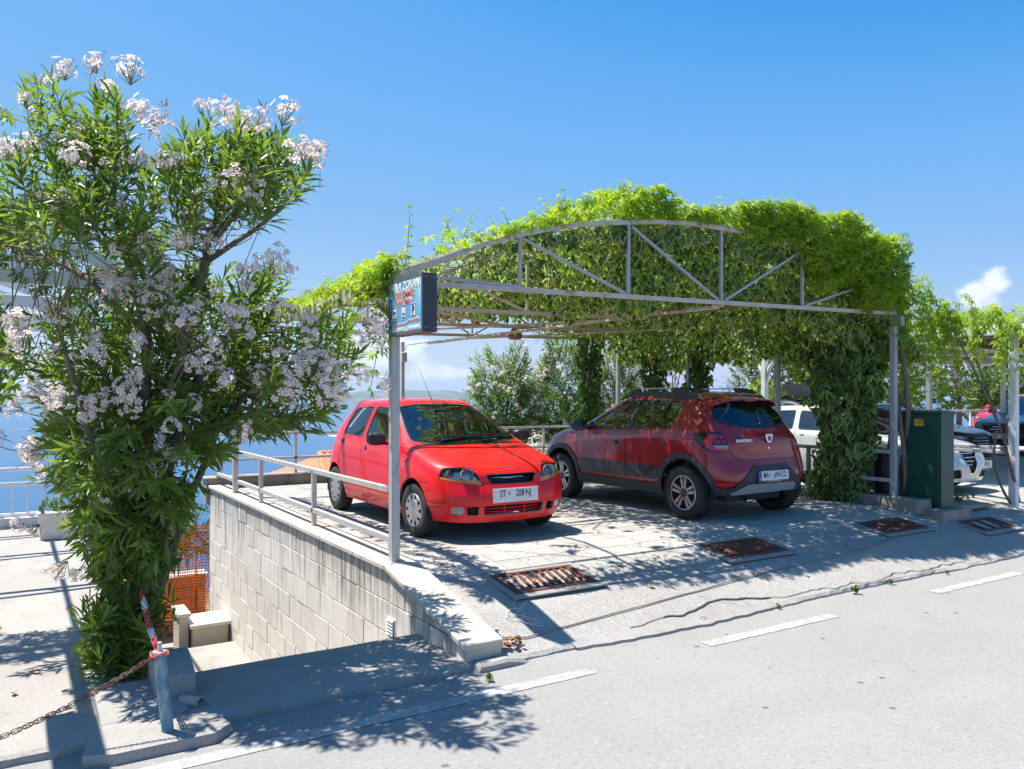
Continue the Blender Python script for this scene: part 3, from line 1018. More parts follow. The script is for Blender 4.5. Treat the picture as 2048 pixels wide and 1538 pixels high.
# ---------------------------------------------------------------- illuminated sign box on the front post
def sign_box(loc, label, printed):
    """Box sign standing out from a post towards the road: depth .66 along v, height .48, thickness .13."""
    u0, v0, z0 = loc          # face plane, road-side edge, bottom
    t = thing('sign_box', label, 'sign', (u0 + .06, v0 + .33, z0))
    mb = MB(); mb.box((u0 + .068, v0 + .33, z0 + .235), (.128, .66, .47))
    mb.build('sign_case', pm('anthracite_case', (.028, .034, .040), (.045, .05, .055), scale=5, rough=.45, bump=.05), t, bevel=.006, segs=2)
    mb = MB()
    for a, b in (((v0, z0), (v0, z0 + .47)), ((v0 + .66, z0), (v0 + .66, z0 + .47))):
        mb.box((u0 + .001, a[0] + (.006 if a[0] == v0 else -.006), z0 + .235), (.012, .012, .47))
    for z in (z0 + .0125, z0 + .4575):
        mb.box((u0 + .001, v0 + .33, z), (.012, .634, .025))
    mb.build('sign_frame', pm('grey_sign_frame', (.12, .135, .15), rough=.5), t)
    face = bpy.data.materials.new('sign_blue') if 'sign_blue' not in bpy.data.materials else bpy.data.materials['sign_blue']
    if 'sign_blue' not in MATS:
        face.use_nodes = True
        nt = face.node_tree; p = nt.nodes['Principled BSDF']; p.inputs['Roughness'].default_value = .25; p.inputs['Coat Weight'].default_value = .6
        tcx = nt.nodes.new('ShaderNodeTexCoord')
        n = nt.nodes.new('ShaderNodeTexNoise'); n.inputs['Scale'].default_value = 9; n.inputs['Detail'].default_value = 5
        nt.links.new(tcx.outputs['Object'], n.inputs['Vector'])
        sx = nt.nodes.new('ShaderNodeSeparateXYZ'); nt.links.new(tcx.outputs['Generated'], sx.inputs[0])
        # paler towards the top road-side corner and along the lower edge
        f1 = nt.nodes.new('ShaderNodeMapRange'); f1.inputs['From Min'].default_value = .30; f1.inputs['From Max'].default_value = .0; nt.links.new(sx.outputs['Y'], f1.inputs['Value'])
        f2 = nt.nodes.new('ShaderNodeMapRange'); f2.inputs['From Min'].default_value = .2; f2.inputs['From Max'].default_value = .95; nt.links.new(sx.outputs['Z'], f2.inputs['Value'])
        mm = nt.nodes.new('ShaderNodeMath'); mm.operation = 'MULTIPLY'; nt.links.new(f1.outputs[0], mm.inputs[0]); nt.links.new(f2.outputs[0], mm.inputs[1])
        f3 = nt.nodes.new('ShaderNodeMapRange'); f3.inputs['From Min'].default_value = .16; f3.inputs['From Max'].default_value = .0; nt.links.new(sx.outputs['Z'], f3.inputs['Value'])
        mk = nt.nodes.new('ShaderNodeMath'); mk.operation = 'MAXIMUM'; nt.links.new(mm.outputs[0], mk.inputs[0]); nt.links.new(f3.outputs[0], mk.inputs[1])
        ad = nt.nodes.new('ShaderNodeMath'); ad.operation = 'MULTIPLY_ADD'; ad.use_clamp = True
        nt.links.new(n.outputs['Fac'], ad.inputs[0]); ad.inputs[1].default_value = .25; nt.links.new(mk.outputs[0], ad.inputs[2])
        cr = nt.nodes.new('ShaderNodeMixRGB'); cr.inputs[1].default_value = (.0, .34, .66, 1); cr.inputs[2].default_value = (.55, .80, .88, 1)
        nt.links.new(ad.outputs[0], cr.inputs[0]); nt.links.new(cr.outputs[0], p.inputs['Base Color'])
        MATS['sign_blue'] = face
    mb = MB(); mb.box((u0 + .001, v0 + .33, z0 + .235), (.004, .634, .418)); fc = mb.build('sign_face', MATS['sign_blue'], t)
    if not printed:
        return t
    W = pm('print_white', (.8, .82, .82), rough=.4); RED = pm('print_red', (.62, .10, .10), (.55, .2, .18), scale=30, rough=.4); NAVY = pm('print_navy', (.02, .025, .1), rough=.4); DBLU = pm('print_dark_blue', (.0, .1, .3), (.0, .16, .4), scale=20, rough=.4)
    # local x of the print runs along -v, local y up, facing -u
    def mx(v, z, d=.0):
        m_ = Matrix(((0, 0, -1), (-1, 0, 0), (0, 1, 0))).to_4x4()
        m_.translation = Vector((u0 - .0025 - d, v, z)); return m_
    c = v0 + .33
    place_text('VILA ZORAN', .096, W, fc, mx(c - .02, z0 + .398), bold=.0030, sx=.96)
    for ln, z, s_ in (('SOBE ZIMMER', z0 + .328, .076), ('APARTMAN', z0 + .268, .072)):
        place_text(ln, s_, W, fc, mx(c + .01, z, -.0006), bold=.0065, sx=.86)
        place_text(ln, s_, RED, fc, mx(c + .01, z, .0004), bold=.002, sx=.86)
    place_text('+385 21/618-700', .034, W, fc, mx(c + .12, z0 + .044), bold=.0012, sx=.8)
    place_text('MARIJA BULJANAC', .034, W, fc, mx(c - .18, z0 + .046), bold=.0012, sx=.78)
    # dark strip along the post-side edge with faded marks
    mb = MB(); mb.box((u0 - .002, v0 + .615, z0 + .17), (.002, .055, .28)); mb.build('edge_strip', DBLU, fc)
    for zz in (.05, .12, .22, .26):
        mb = MB(); mb.box((u0 - .0036, v0 + .615, z0 + zz), (.001, .008, .03)); mb.build('faded_mark', W, fc)
    for k, v in enumerate((c + .20, c + .015, c - .17)):
        zc = z0 + .183
        mb = MB(); mb.box((u0 - .002, v, zc), (.002, .098, .12)); mb.build('pictogram_border', W, fc)
        mb = MB(); mb.box((u0 - .0032, v, zc), (.001, .086, .108)); mb.build('pictogram_ground', DBLU, fc)
        mb = MB(); mb.box((u0 - .0041, v, zc), (.001, .072, .082)); mb.build('pictogram_panel', W, fc)
        if k == 2:
            place_text('P', .092, NAVY, fc, mx(v, zc, .0028), bold=.003, sx=.9)
        elif k == 1:       # bed
            mb = MB(); mb.box((u0 - .005, v, zc - .022), (.001, .05, .006)); mb.box((u0 - .005, v - .004, zc - .012), (.001, .034, .008)); mb.box((u0 - .005, v + .02, zc - .010), (.001, .012, .007)); mb.build('bed_symbol', NAVY, fc)
        else:              # cup on a saucer
            mb = MB(); mb.box((u0 - .005, v, zc + .004), (.001, .03, .03)); mb.box((u0 - .005, v - .02, zc + .008), (.001, .010, .016)); mb.box((u0 - .005, v, zc - .024), (.001, .046, .005)); mb.build('cup_symbol', NAVY, fc)
    # the arrow: white outline with a red core
    def arrow(o, mat, d):
        ln = [(c + .30, .085), (c - .02, .084), (c - .09, .104), (c - .235, .104)]
        mb = MB()
        for p, q in zip(ln, ln[1:]):
            mb.bar((u0 - .0025 - d, p[0], z0 + p[1]), (u0 - .0025 - d, q[0], z0 + q[1]), .001, .012 + o)
        h = .018 + o * .9
        mb.prism([(c - .228 + o * .4, z0 + .104 + h), (c - .228 + o * .4, z0 + .104 - h), (c - .285 - o * .8, z0 + .104)], u0 - .003 - d, u0 - .002 - d, 'x')
        mb.build('arrow', mat, fc)
    arrow(.012, W, .0); arrow(0, RED, .0012)
    for v, z in ((v0 + .0, .035), (v0 + .0, .44)):
        mb = MB()
        for du in (.03, .11):
            mb.lathe([(.0, -.004), (.006, -.003), (.006, 0)], 8, Matrix.Translation((u0 + du, v0, z0 + z)))
        mb.build('screw', pm('screw_metal', (.35, .33, .3), rough=.5, metal=.7), t)
    return t


sign_box((2.745, 5.73, 2.005), 'blue light box sign with white lettering, red arrow and pictograms on the front carport post', True)
# ================================================================ cars
# Each car's shell is a subdivided cage through measured points; glass, lamps, doors and trims are cut out of it as parts.

def car_shell(stations, front, rear, creases=(), levels=3):
    """stations: rows of c0 c1 c2 c3 r3 r2 r1 r0 for the left half; front and rear: three columns of r3..r0 closing the ends."""
    verts, index = [], {}

    def vid(key, p, s):
        p = Vector(p)
        k = (key, 0 if abs(p.y) < 1e-6 else s)
        if k not in index:
            index[k] = len(verts); verts.append(Vector((p.x, p.y * s, p.z)))
        return index[k]
    n = len(stations)
    faces, cr = [], {}
    for s in (1, -1):
        g = {}
        for i, st in enumerate(stations):
            for k, p in enumerate(st):
                g[i, k] = vid(('s', i, k), p, s)
        quads = []
        for i in range(n - 1):
            for k in range(7):
                quads.append((g[i, k], g[i, k + 1], g[i + 1, k + 1], g[i + 1, k]))
        for end, cols, st in (('f', front, 0), ('r', rear, n - 1)):
            h = {}
            for j in range(3):
                h[j, 0] = g[st, j]
                for r_ in range(4):
                    h[j, r_ + 1] = vid((end, j, r_), cols[j][r_], s)
            for r_ in range(5):
                h[3, r_] = g[st, 3 + r_]
            for j in range(3):
                for r_ in range(4):
                    q = (h[j, r_], h[j, r_ + 1], h[j + 1, r_ + 1], h[j + 1, r_])
                    quads.append(q if end == 'f' else tuple(reversed(q)))
        for q in quads:
            q = list(dict.fromkeys(q))
            faces.append(q if s == 1 else list(reversed(q)))
        for (i0, k0, i1, k1, w) in creases:
            cr[tuple(sorted((g[i0, k0], g[i1, k1])))] = w
    target = np.array([v[:] for v in verts])
    cur = target.copy()
    me = bpy.data.meshes.new('shell_cage')
    me.from_pydata([tuple(v) for v in cur], [], faces)
    bm = bmesh.new(); bm.from_mesh(me); bmesh.ops.recalc_face_normals(bm, faces=bm.faces); bm.to_mesh(me); bm.free()
    if cr:
        at = me.attributes.new('crease_edge', 'FLOAT', 'EDGE')
        for e in me.edges:
            w = cr.get(tuple(sorted(e.vertices)))
            if w:
                at.data[e.index].value = w
    o = bpy.data.objects.new('shell_cage', me); COL.objects.link(o)
    md = o.modifiers.new('s', 'SUBSURF'); md.levels = levels; md.render_levels = levels
    out = None
    for it in range(6):
        me.vertices.foreach_set('co', cur.reshape(-1)); me.update()
        bpy.context.view_layer.update()
        ev = o.evaluated_get(bpy.context.evaluated_depsgraph_get())
        co = np.empty(len(ev.data.vertices) * 3); ev.data.vertices.foreach_get('co', co)
        lim = co.reshape(-1, 3)[:len(target)]
        if it == 5:
            out = bpy.data.meshes.new_from_object(ev)
        else:
            cur += (target - lim) * .85
    bpy.data.objects.remove(o)
    bm = bmesh.new(); bm.from_mesh(out); bpy.data.meshes.remove(out)
    bmesh.ops.recalc_face_normals(bm, faces=bm.faces)
    # outward: the roof's normals point up
    top = max(bm.faces, key=lambda f: f.calc_center_median().z)
    if top.normal.z < 0:
        bmesh.ops.reverse_faces(bm, faces=bm.faces)
    return bm


def rounded(poly, r, n=4):
    out = []
    k = len(poly)
    for i in range(k):
        p, a, b = Vector(poly[i]), Vector(poly[i - 1]), Vector(poly[(i + 1) % k])
        da, db = (a - p), (b - p)
        t = min(r, da.length * .45, db.length * .45)
        p0, p1 = p + da.normalized() * t, p + db.normalized() * t
        for j in range(n + 1):
            s = j / n
            out.append(tuple(p0 * (1 - s) ** 2 + p * 2 * s * (1 - s) + p1 * s * s))
    return out


def offset(poly, d):
    """Moves every edge of a polygon outward by d."""
    n = len(poly)
    area = sum(poly[i][0] * poly[(i + 1) % n][1] - poly[(i + 1) % n][0] * poly[i][1] for i in range(n))
    sg = 1 if area > 0 else -1
    out = []
    for i in range(n):
        p, a, b = Vector(poly[i]), Vector(poly[i - 1]), Vector(poly[(i + 1) % n])
        e0, e1 = (p - a).normalized(), (b - p).normalized()
        n0, n1 = Vector((e0.y, -e0.x)) * sg, Vector((e1.y, -e1.x)) * sg
        m = (n0 + n1)
        m = m.normalized() if m.length > 1e-6 else n0
        out.append(tuple(p + m * d / max(.4, m.dot(n0))))
    return out


def inside(p, poly):
    x, y = p; c = False; n = len(poly); j = n - 1
    for i in range(n):
        xi, yi = poly[i]; xj, yj = poly[j]
        if (yi > y) != (yj > y) and x < (xj - xi) * (y - yi) / (yj - yi) + xi:
            c = not c
        j = i
    return c


AX = {'x': (1, 2), 'y': (0, 2), 'z': (0, 1)}


class Shell:
    def __init__(self, bm):
        self.bm = bm; self.lay = bm.faces.layers.int.new('part'); self.tags = {'body': 0}; self.names = {0: 'body'}

    def tag(self, name):
        if name not in self.tags:
            self.tags[name] = len(self.tags); self.names[self.tags[name]] = name
        return self.tags[name]

    def region(self, name, axis, poly, ok, only=None, slabs=()):
        """Cuts the polygon (seen along axis) into the faces that satisfy ok(centre, normal) and gives them to a part."""
        bm, lay = self.bm, self.lay
        t = self.tag(name)
        a, b = AX[axis]
        xs = [p[0] for p in poly]; ys = [p[1] for p in poly]
        x0, x1, y0, y1 = min(xs), max(xs), min(ys), max(ys)

        def cand():
            r = []
            for f in bm.faces:
                c = f.calc_center_median()
                if x0 - .12 < c[a] < x1 + .12 and y0 - .12 < c[b] < y1 + .12 and ok(c, f.normal):
                    r.append(f)
            return r
        n = len(poly)
        fs = cand()
        for i in range(n):
            p, q = poly[i], poly[(i + 1) % n]
            ex0, ex1 = min(p[0], q[0]) - .006, max(p[0], q[0]) + .006
            ey0, ey1 = min(p[1], q[1]) - .006, max(p[1], q[1]) + .006
            loc = []
            for f in fs:
                vx = [v.co[a] for v in f.verts]; vy = [v.co[b] for v in f.verts]
                if max(vx) > ex0 and min(vx) < ex1 and max(vy) > ey0 and min(vy) < ey1:
                    loc.append(f)
            if not loc:
                continue
            co = Vector((0, 0, 0)); co[a], co[b] = p
            no = Vector((0, 0, 0)); no[a], no[b] = (q[1] - p[1]), -(q[0] - p[0])
            if no.length < 1e-7:
                continue
            es = {e for f in loc for e in f.edges}; vs = {v for f in loc for v in f.verts}
            bmesh.ops.bisect_plane(bm, geom=list(vs) + list(es) + loc, dist=1e-6, plane_co=co, plane_no=no.normalized())
            fs = cand()
        for co, no in slabs:
            loc = cand()
            es = {e for f in loc for e in f.edges}; vs = {v for f in loc for v in f.verts}
            bmesh.ops.bisect_plane(bm, geom=list(vs) + list(es) + loc, dist=1e-6, plane_co=co, plane_no=no)
        for f in cand():
            c = f.calc_center_median()
            if inside((c[a], c[b]), poly) and (only is None or self.names[f[lay]] in only) and all((c - Vector(co)).dot(Vector(no)) > 0 for co, no in slabs):
                f[lay] = t

    def part(self, name, obj_name, mat, parent, shift=0.0, liner=None, **props):
        t = self.tags.get(name)
        if t is None:
            return None
        bm = self.bm.copy()
        lay = bm.faces.layers.int['part']
        dl = [f for f in bm.faces if f[lay] != t]
        nr = {}
        if shift:
            for v in bm.verts:
                nr[v.index] = v.normal.copy()
        bmesh.ops.delete(bm, geom=dl, context='FACES')
        if not bm.faces:
            bm.free(); return None
        if shift:
            for v in bm.verts:
                v.co += v.normal * shift
        me = bpy.data.meshes.new(obj_name)
        bm.to_mesh(me); bm.free()
        me.materials.clear(); me.materials.append(mat)
        me.polygons.foreach_set('use_smooth', [True] * len(me.polygons))
        me.set_sharp_from_angle(angle=R(50))
        return put(obj_name, me, parent, **props)


def wheel(parent, x, y, r, w, side, style, mats, steer=0.0):
    """A tyre with rounded shoulders and grooves, and a rim or cover, on the axle line; side +1 is the car's left."""
    Mx = Matrix.Translation((x, y, r)) @ Matrix.Rotation(steer, 4, 'Z') @ (Matrix.Identity(4) if side > 0 else Matrix.Rotation(math.pi, 4, 'Z'))
    rr = r * (.64 if style == 'cover' else .66)
    h = w / 2
    prof = [(rr, h * .78), (rr + .01, h * .93), (rr + (r - rr) * .45, h), (r - .03, h * .97), (r - .010, h * .86), (r - .002, h * .70)]
    inner = []
    for g in (.46, .16, -.16, -.46):
        a = h * g
        inner += [(r, a + .007), (r - .008, a + .005), (r - .008, a - .005), (r, a - .007)]
    prof = prof + inner + [(q, -a) for q, a in reversed(prof)]
    mb = MB(); mb.lathe(prof, 64, Mx, closed=True)
    ty = mb.build('tyre', mats['tyre'], parent, smooth=True)
    if style != 'cover':
        # shoulder lugs
        mb = MB()
        for k in range(44):
            a = 2 * math.pi * k / 44
            for s_ in (1, -1):
                m_ = Mx @ Matrix.Rotation(a + (.06 if s_ < 0 else 0), 4, 'Y') @ Matrix.Translation((0, s_ * h * .83, r - .002))
                mb.box((0, 0, 0), (.026, .034, .016)); vs = mb.v[-8:]; mb.v[-8:] = [tuple(m_ @ Vector(q)) for q in vs]
        mb.build('tread_lug', mats['tyre'], ty)
    mb = MB(); mb.lathe([(rr + .004, h * .80), (rr - .004, h * .86), (rr - .016, h * .80), (rr - .022, h * .45), (rr - .03, -h * .8)], 48, Mx)
    mb.build('rim_barrel', mats['rim_dark'] if style == 'twin' else mats['rim'], ty, smooth=True)
    mb = MB(); mb.lathe([(0, h * .30), (rr - .02, h * .30)], 40, Mx); mb.build('wheel_back', mats['dark'], ty)
    if style == 'cover':
        mb = MB()
        mb.lathe([(0, h * .90), (.05, h * .92), (.06, h * .88), (rr * .60, h * .95), (rr * .64, h * .86)], 40, Mx)
        mb.lathe([(rr * .90, h * .86), (rr * .94, h * .93), (rr - .008, h * .93), (rr, h * .82)], 40, Mx)
        for k in range(10):
            a = 2 * math.pi * k / 10
            wi, wo = .022, .030
            vs = [(-wi, h * .93, rr * .60), (wi, h * .93, rr * .60), (wo, h * .90, rr * .92), (-wo, h * .90, rr * .92), (-wi, h * .78, rr * .60), (wi, h * .78, rr * .60), (wo, h * .74, rr * .92), (-wo, h * .74, rr * .92)]
            m_ = Mx @ Matrix.Rotation(a, 4, 'Y')
            mb.add([m_ @ Vector(q) for q in vs], [(0, 1, 2, 3), (4, 7, 6, 5), (0, 4, 5, 1), (1, 5, 6, 2), (2, 6, 7, 3), (3, 7, 4, 0)])
        mb.build('wheel_cover', mats['rim'], parent, smooth=True)
    else:
        k_n = {'twin': 5, 'spoke': 7}[style]
        mb = MB(); mb.lathe([(0, h * .82), (.034, h * .84), (.042, h * .78), (.06, h * .72), (.075, h * .55)], 30, Mx)
        mb.build('wheel_hub', mats['rim_dark'], parent, smooth=True)
        if style == 'twin':
            mb = MB(); mb.lathe([(0, h * .86), (.026, h * .86), (.028, h * .82)], 20, Mx); mb.build('hub_cap', mats['cap'], parent, smooth=True)
        mb = MB()
        for k in range(k_n):
            for s_ in ((-1, 1) if style == 'twin' else (0,)):
                a = 2 * math.pi * k / k_n
                o0, o1 = s_ * .019, s_ * .030
                wi, wo = (.0145, .021) if style == 'twin' else (.018, .022)
                p = [(o0, h * .76, .05), (o0 * 1.2, h * .80, rr * .45), (o1, h * .84, rr * .72), (o1 * 1.15, h * .84, rr - .01)]
                m_ = Mx @ Matrix.Rotation(a, 4, 'Y')
                for (xa, ya, za), (xb, yb, zb), wa, wb in zip(p, p[1:], (wi, wi, wi), (wi, wo, wo)):
                    vs = [(xa - wa, ya, za), (xa + wa, ya, za), (xb + wb, yb, zb), (xb - wb, yb, zb)]
                    vs += [(q[0], q[1] - .03, q[2]) for q in vs]
                    mb.add([m_ @ Vector(q) for q in vs], [(0, 1, 2, 3), (4, 7, 6, 5), (0, 4, 5, 1), (1, 5, 6, 2), (2, 6, 7, 3), (3, 7, 4, 0)])
        mb.lathe([(rr - .016, h * .86), (rr - .004, h * .9), (rr + .004, h * .86)], 48, Mx)
        mb.build('rim', mats['rim'], parent, smooth=False)
    return ty


def interior(root, seats, dash, floor_z, mats, roof_z, wheel_pos):
    """Seats, bench, dashboard and steering wheel seen through the glass."""
    for (x, y, z, w, bench) in seats:
        mb = MB()
        mb.prism([(x + .26, z), (x + .26, z + .14), (x - .20, z + .10), (x - .20, z)], y - w / 2, y + w / 2, 'y')
        mb.prism([(x - .14, z + .08), (x - .26, z + .56), (x - .36, z + .58), (x - .28, z + .06)], y - w / 2, y + w / 2, 'y')
        mb.build('seat', mats['seat'], root, bevel=.03, segs=2, smooth=True)
        for yy in ((y,) if not bench else (y - .36, y + .36)):
            mb = MB(); mb.box((x - .33, yy, z + .70), (.09, .25, .18)); mb.build('headrest', mats['seat'], root, bevel=.035, segs=2, smooth=True)
    mb = MB(); mb.prism(dash, -.66, .66, 'y'); mb.build('dashboard', mats['dash'], root, bevel=.03, segs=2, smooth=True)
    wx, wy, wz = wheel_pos
    mb = MB()
    mm = Matrix.Translation((wx, wy, wz)) @ Matrix.Rotation(R(25), 4, 'Y')
    ring_ = [mm @ Vector((0, .18 * math.cos(2 * math.pi * k / 24), .18 * math.sin(2 * math.pi * k / 24))) for k in range(25)]
    mb.tube(ring_, .016, 8, caps=False)
    mb.bar(mm @ Vector((0, -.17, 0)), mm @ Vector((0, .17, 0)), .03, .02); mb.bar(mm @ Vector((0, 0, 0)), mm @ Vector((0, 0, -.17)), .03, .02)
    mb.build('steering_wheel', mats['dark'], root, smooth=True)
    mb = MB(); mb.box((0, 0, floor_z), (2.6, 1.36, .04)); mb.build('floor_pan', mats['dark'], root)


def mirror(root, x, y, z, side, mat, glassmat, s=1.0):
    mb = MB()
    n, m_ = 10, 14
    vs, fs = [], []
    for i in range(n + 1):
        th = math.pi * i / n
        for k in range(m_):
            ph = 2 * math.pi * k / m_
            q = Vector((math.cos(th), math.sin(th) * math.cos(ph), math.sin(th) * math.sin(ph)))
            sgn = lambda t, e: math.copysign(abs(t) ** e, t)
            px = sgn(q.x, .7) * .075; px = max(px, -.03)
            vs.append((x + px * s, y + side * sgn(q.y, .75) * .115 * s, z + sgn(q.z, .75) * .075 * s))
    for i in range(n):
        for k in range(m_):
            fs.append((i * m_ + k, i * m_ + (k + 1) % m_, (i + 1) * m_ + (k + 1) % m_, (i + 1) * m_ + k))
    mb.add(vs, fs)
    mb.bar((x - .0, y - side * .09, z - .05), (x - .01, y - side * .20, z - .055), .05, .04)
    o = mb.build('wing_mirror', mat, root, smooth=True)
    mb = MB(); mb.prism(rounded([(y - .095 * s, z - .055 * s), (y + .095 * s, z - .055 * s), (y + .095 * s, z + .055 * s), (y - .095 * s, z + .055 * s)], .03), x - .033 * s, x - .031 * s, 'x')
    mb.build('mirror_glass', glassmat, o)


def plate(root, x, z, y, face, text, eu, mats, tilt=0.0, w=.52, h=.112, frame=True):
    """Number plate: face +1 looks forward, -1 backward. Frame, white plate, letters, small arms between them."""
    M0 = Matrix.Translation((x, y, z)) @ (Matrix(((0, 0, 1), (1, 0, 0), (0, 1, 0))).to_4x4() if face > 0 else Matrix(((0, 0, -1), (-1, 0, 0), (0, 1, 0))).to_4x4()) @ Matrix.Rotation(tilt, 4, 'X')
    b = MB(); b.box((0, -.008, -.006), (w + .03, h + .036, .012)); b.v = [tuple(M0 @ Vector(q)) for q in b.v]
    o = b.build('number_plate', mats['plate_frame'], root, bevel=.003)
    b = MB(); b.box((0, .003, .001), (w, h, .006)); b.v = [tuple(M0 @ Vector(q)) for q in b.v]
    b.build('plate_panel', mats['plate'], o, bevel=.001)
    x0 = 0
    if eu:
        b = MB(); b.box((-w / 2 + .021, .003, .0045), (.042, h, .002)); b.v = [tuple(M0 @ Vector(q)) for q in b.v]; b.build('blue_band', mats['blue'], o)
        t = text_mesh('HR', .026, 'lettering', .0006, bold=.0006); t.materials.append(mats['plate']); t.transform(M0 @ Matrix.Translation((-w / 2 + .021, -.03, .0058))); put('lettering', t, o)
        x0 = .018
    a, b_ = text.split('|')
    for s_, cx in ((a, x0 - .158), (b_, x0 + .092)):
        t = text_mesh(s_, .098, 'lettering', .0006, bold=.0012, sx=.68 if len(s_) > 3 else .66); t.materials.append(mats['ink']); t.transform(M0 @ Matrix.Translation((cx, .006, .0048))); put('lettering', t, o)
    # the small chequered arms
    b = MB(); b2 = MB()
    cx = x0 - .084
    b.prism([(-.016, .022), (.016, .022), (.016, -.008), (0, -.028), (-.016, -.008)], 0, .001, 'z')
    b.v = [tuple(M0 @ (Vector(q) + Vector((cx, .006, .0045)))) for q in b.v]; b.build('arms_shield', mats['arms_white'], o)
    for i in range(4):
        for j in range(5):
            if (i + j) % 2 == 0 and not (j == 0 and i in (0, 3)):
                b2.box((-.012 + i * .008, -.014 + j * .008, .0016), (.007, .007, .0008))
    b2.v = [tuple(M0 @ (Vector(q) + Vector((cx, .006, .0045)))) for q in b2.v]; b2.build('arms_check', mats['arms_red'], o)
    t = text_mesh('A.K. PRODAJA  SERVIS  DIJELOVI' if face > 0 else 'AUTO  KUCA SERVIS  PRODAJA', .017, 'lettering', .0005, bold=.0004); t.materials.append(mats['plate']); t.transform(M0 @ Matrix.Translation((0, -h / 2 - .010, .0005))); put('lettering', t, o)
    return o


def paint(name, c, metal=0.0, dust=(.45, .4, .34), amount=.03, rough=.38, coat=1.0, cior=1.55):
    m = pm(name, c, tuple(x * .9 for x in c), scale=2.0, rough=rough, metal=metal, coat=coat, spec=.3, croughness=.035)
    m.node_tree.nodes['Principled BSDF'].inputs['Coat IOR'].default_value = cior
    nt = m.node_tree; N, L = nt.nodes.new, nt.links.new
    p = nt.nodes['Principled BSDF']
    src = p.inputs['Base Color'].links[0].from_socket
    tc = N('ShaderNodeTexCoord'); n = N('ShaderNodeTexNoise'); n.inputs['Scale'].default_value = 5; n.inputs['Detail'].default_value = 10; n.inputs['Roughness'].default_value = .75
    L(tc.outputs['Object'], n.inputs['Vector'])
    r = N('ShaderNodeMapRange'); r.inputs['From Min'].default_value = .5; r.inputs['From Max'].default_value = .8; r.inputs['To Max'].default_value = amount
    L(n.outputs['Fac'], r.inputs['Value'])
    mx = N('ShaderNodeMixRGB'); L(r.outputs[0], mx.inputs[0]); L(src, mx.inputs[1]); mx.inputs[2].default_value = rgba(dust)
    L(mx.outputs[0], p.inputs['Base Color'])
    r2 = N('ShaderNodeMapRange'); r2.inputs['From Min'].default_value = .45; r2.inputs['From Max'].default_value = .8; r2.inputs['To Min'].default_value = .012; r2.inputs['To Max'].default_value = .05
    L(n.outputs['Fac'], r2.inputs['Value']); L(r2.outputs[0], p.inputs['Coat Roughness'])
    return m


CM = dict(
    tyre=pm('tyre_rubber', (.022, .022, .023), (.045, .043, .04), scale=8, rough=.85, bump=.1),
    rim=pm('silver_rim', (.52, .53, .54), (.42, .42, .42), scale=14, rough=.32, metal=.75),
    rim_dark=pm('gunmetal_rim', (.05, .052, .056), rough=.4, metal=.6),
    cap=pm('red_cap', (.25, .03, .04), rough=.35),
    dark=pm('dark_cavity', (.008, .008, .009), rough=.8),
    seat=pm('seat_cloth', (.09, .094, .105), (.13, .135, .15), scale=30, rough=.95),
    dash=pm('dash_plastic', (.055, .057, .06), rough=.7),
    liner=pm('cabin_lining', (.2, .2, .19), rough=.9),
    trim=pm('black_trim', (.016, .017, .019), (.024, .025, .027), scale=20, rough=.48),
    clad=pm('grey_cladding', (.03, .034, .04), (.045, .048, .053), scale=16, rough=.55, bump=.05, bscale=200),
    seam=pm('panel_gap', (.006, .005, .005), rough=.9),
    chrome=pm('chrome', (.72, .73, .74), rough=.09, metal=1.0),
    silver=pm('silver_plastic', (.40, .42, .44), (.34, .36, .38), scale=9, rough=.4, metal=.45),
    plate_frame=pm('plate_frame', (.03, .03, .032), rough=.4), plate_chrome=pm('plate_silver', (.6, .61, .62), rough=.25, metal=.8),
    plate=pm('plate_white', (.72, .72, .70), (.66, .66, .63), scale=18, rough=.45), ink=pm('plate_ink', (.012, .012, .014), rough=.5),
    blue=pm('plate_blue', (.01, .06, .36), rough=.45), arms_white=pm('arms_white', (.62, .62, .62), rough=.5), arms_red=pm('arms_red', (.42, .05, .05), rough=.5),
    lens=glass('lamp_glass', (.93, .95, .96), .03, .015, 1.5), amber=pm('amber_lens', (.75, .20, .02), (.6, .14, .01), scale=30, rough=.15, coat=1),
    redlens=pm('red_lens', (.50, .008, .012), (.36, .004, .008), scale=30, rough=.12, coat=1.0), darkred=pm('smoked_red_lens', (.035, .003, .005), rough=.08, coat=1.0),
    bright=pm('bright_red_lens', (.55, .008, .014), rough=.15, coat=1.0),
    clear=pm('clear_lens', (.36, .34, .33), (.27, .25, .24), scale=40, rough=.2, coat=1.0),
    reflector=pm('lamp_reflector', (.72, .74, .76), (.52, .54, .57), scale=18, rough=.22, metal=.45),
    glass=glass('car_glass', (.90, .94, .95), .03, .01, 2.6), darkglass=glass('tinted_glass', (.70, .80, .80), .07, .01, 1.9),
    mirror=pm('mirror_glass', (.8, .82, .84), rough=.02, metal=1.0),
)
LEFT = lambda c, n: c.y > .3 and n.y > .12
RIGHT = lambda c, n: c.y < -.3 and n.y < -.12
SIDES = ((1, LEFT), (-1, RIGHT))
def side_parts(sh, root, body_mat, doors, wins, gmat, gap=.0045, rubber=.016):
    """Windows with black surrounds and doors with gaps, on both sides."""
    for s, ok in SIDES:
        for poly in wins:
            sh.region('rubber', 'y', rounded(offset(poly, rubber), .05), ok, only=('body',))
            sh.region('win%d%d' % (s, wins.index(poly)), 'y', rounded(poly, .045), ok, only=('rubber', 'body'))
        for i, (poly, _, _) in enumerate(doors):
            sh.region('seam', 'y', rounded(offset(poly, gap), .05), ok, only=('body',))
            sh.region('door%d%d' % (s, i), 'y', rounded(poly, .045), ok, only=('body', 'seam'))


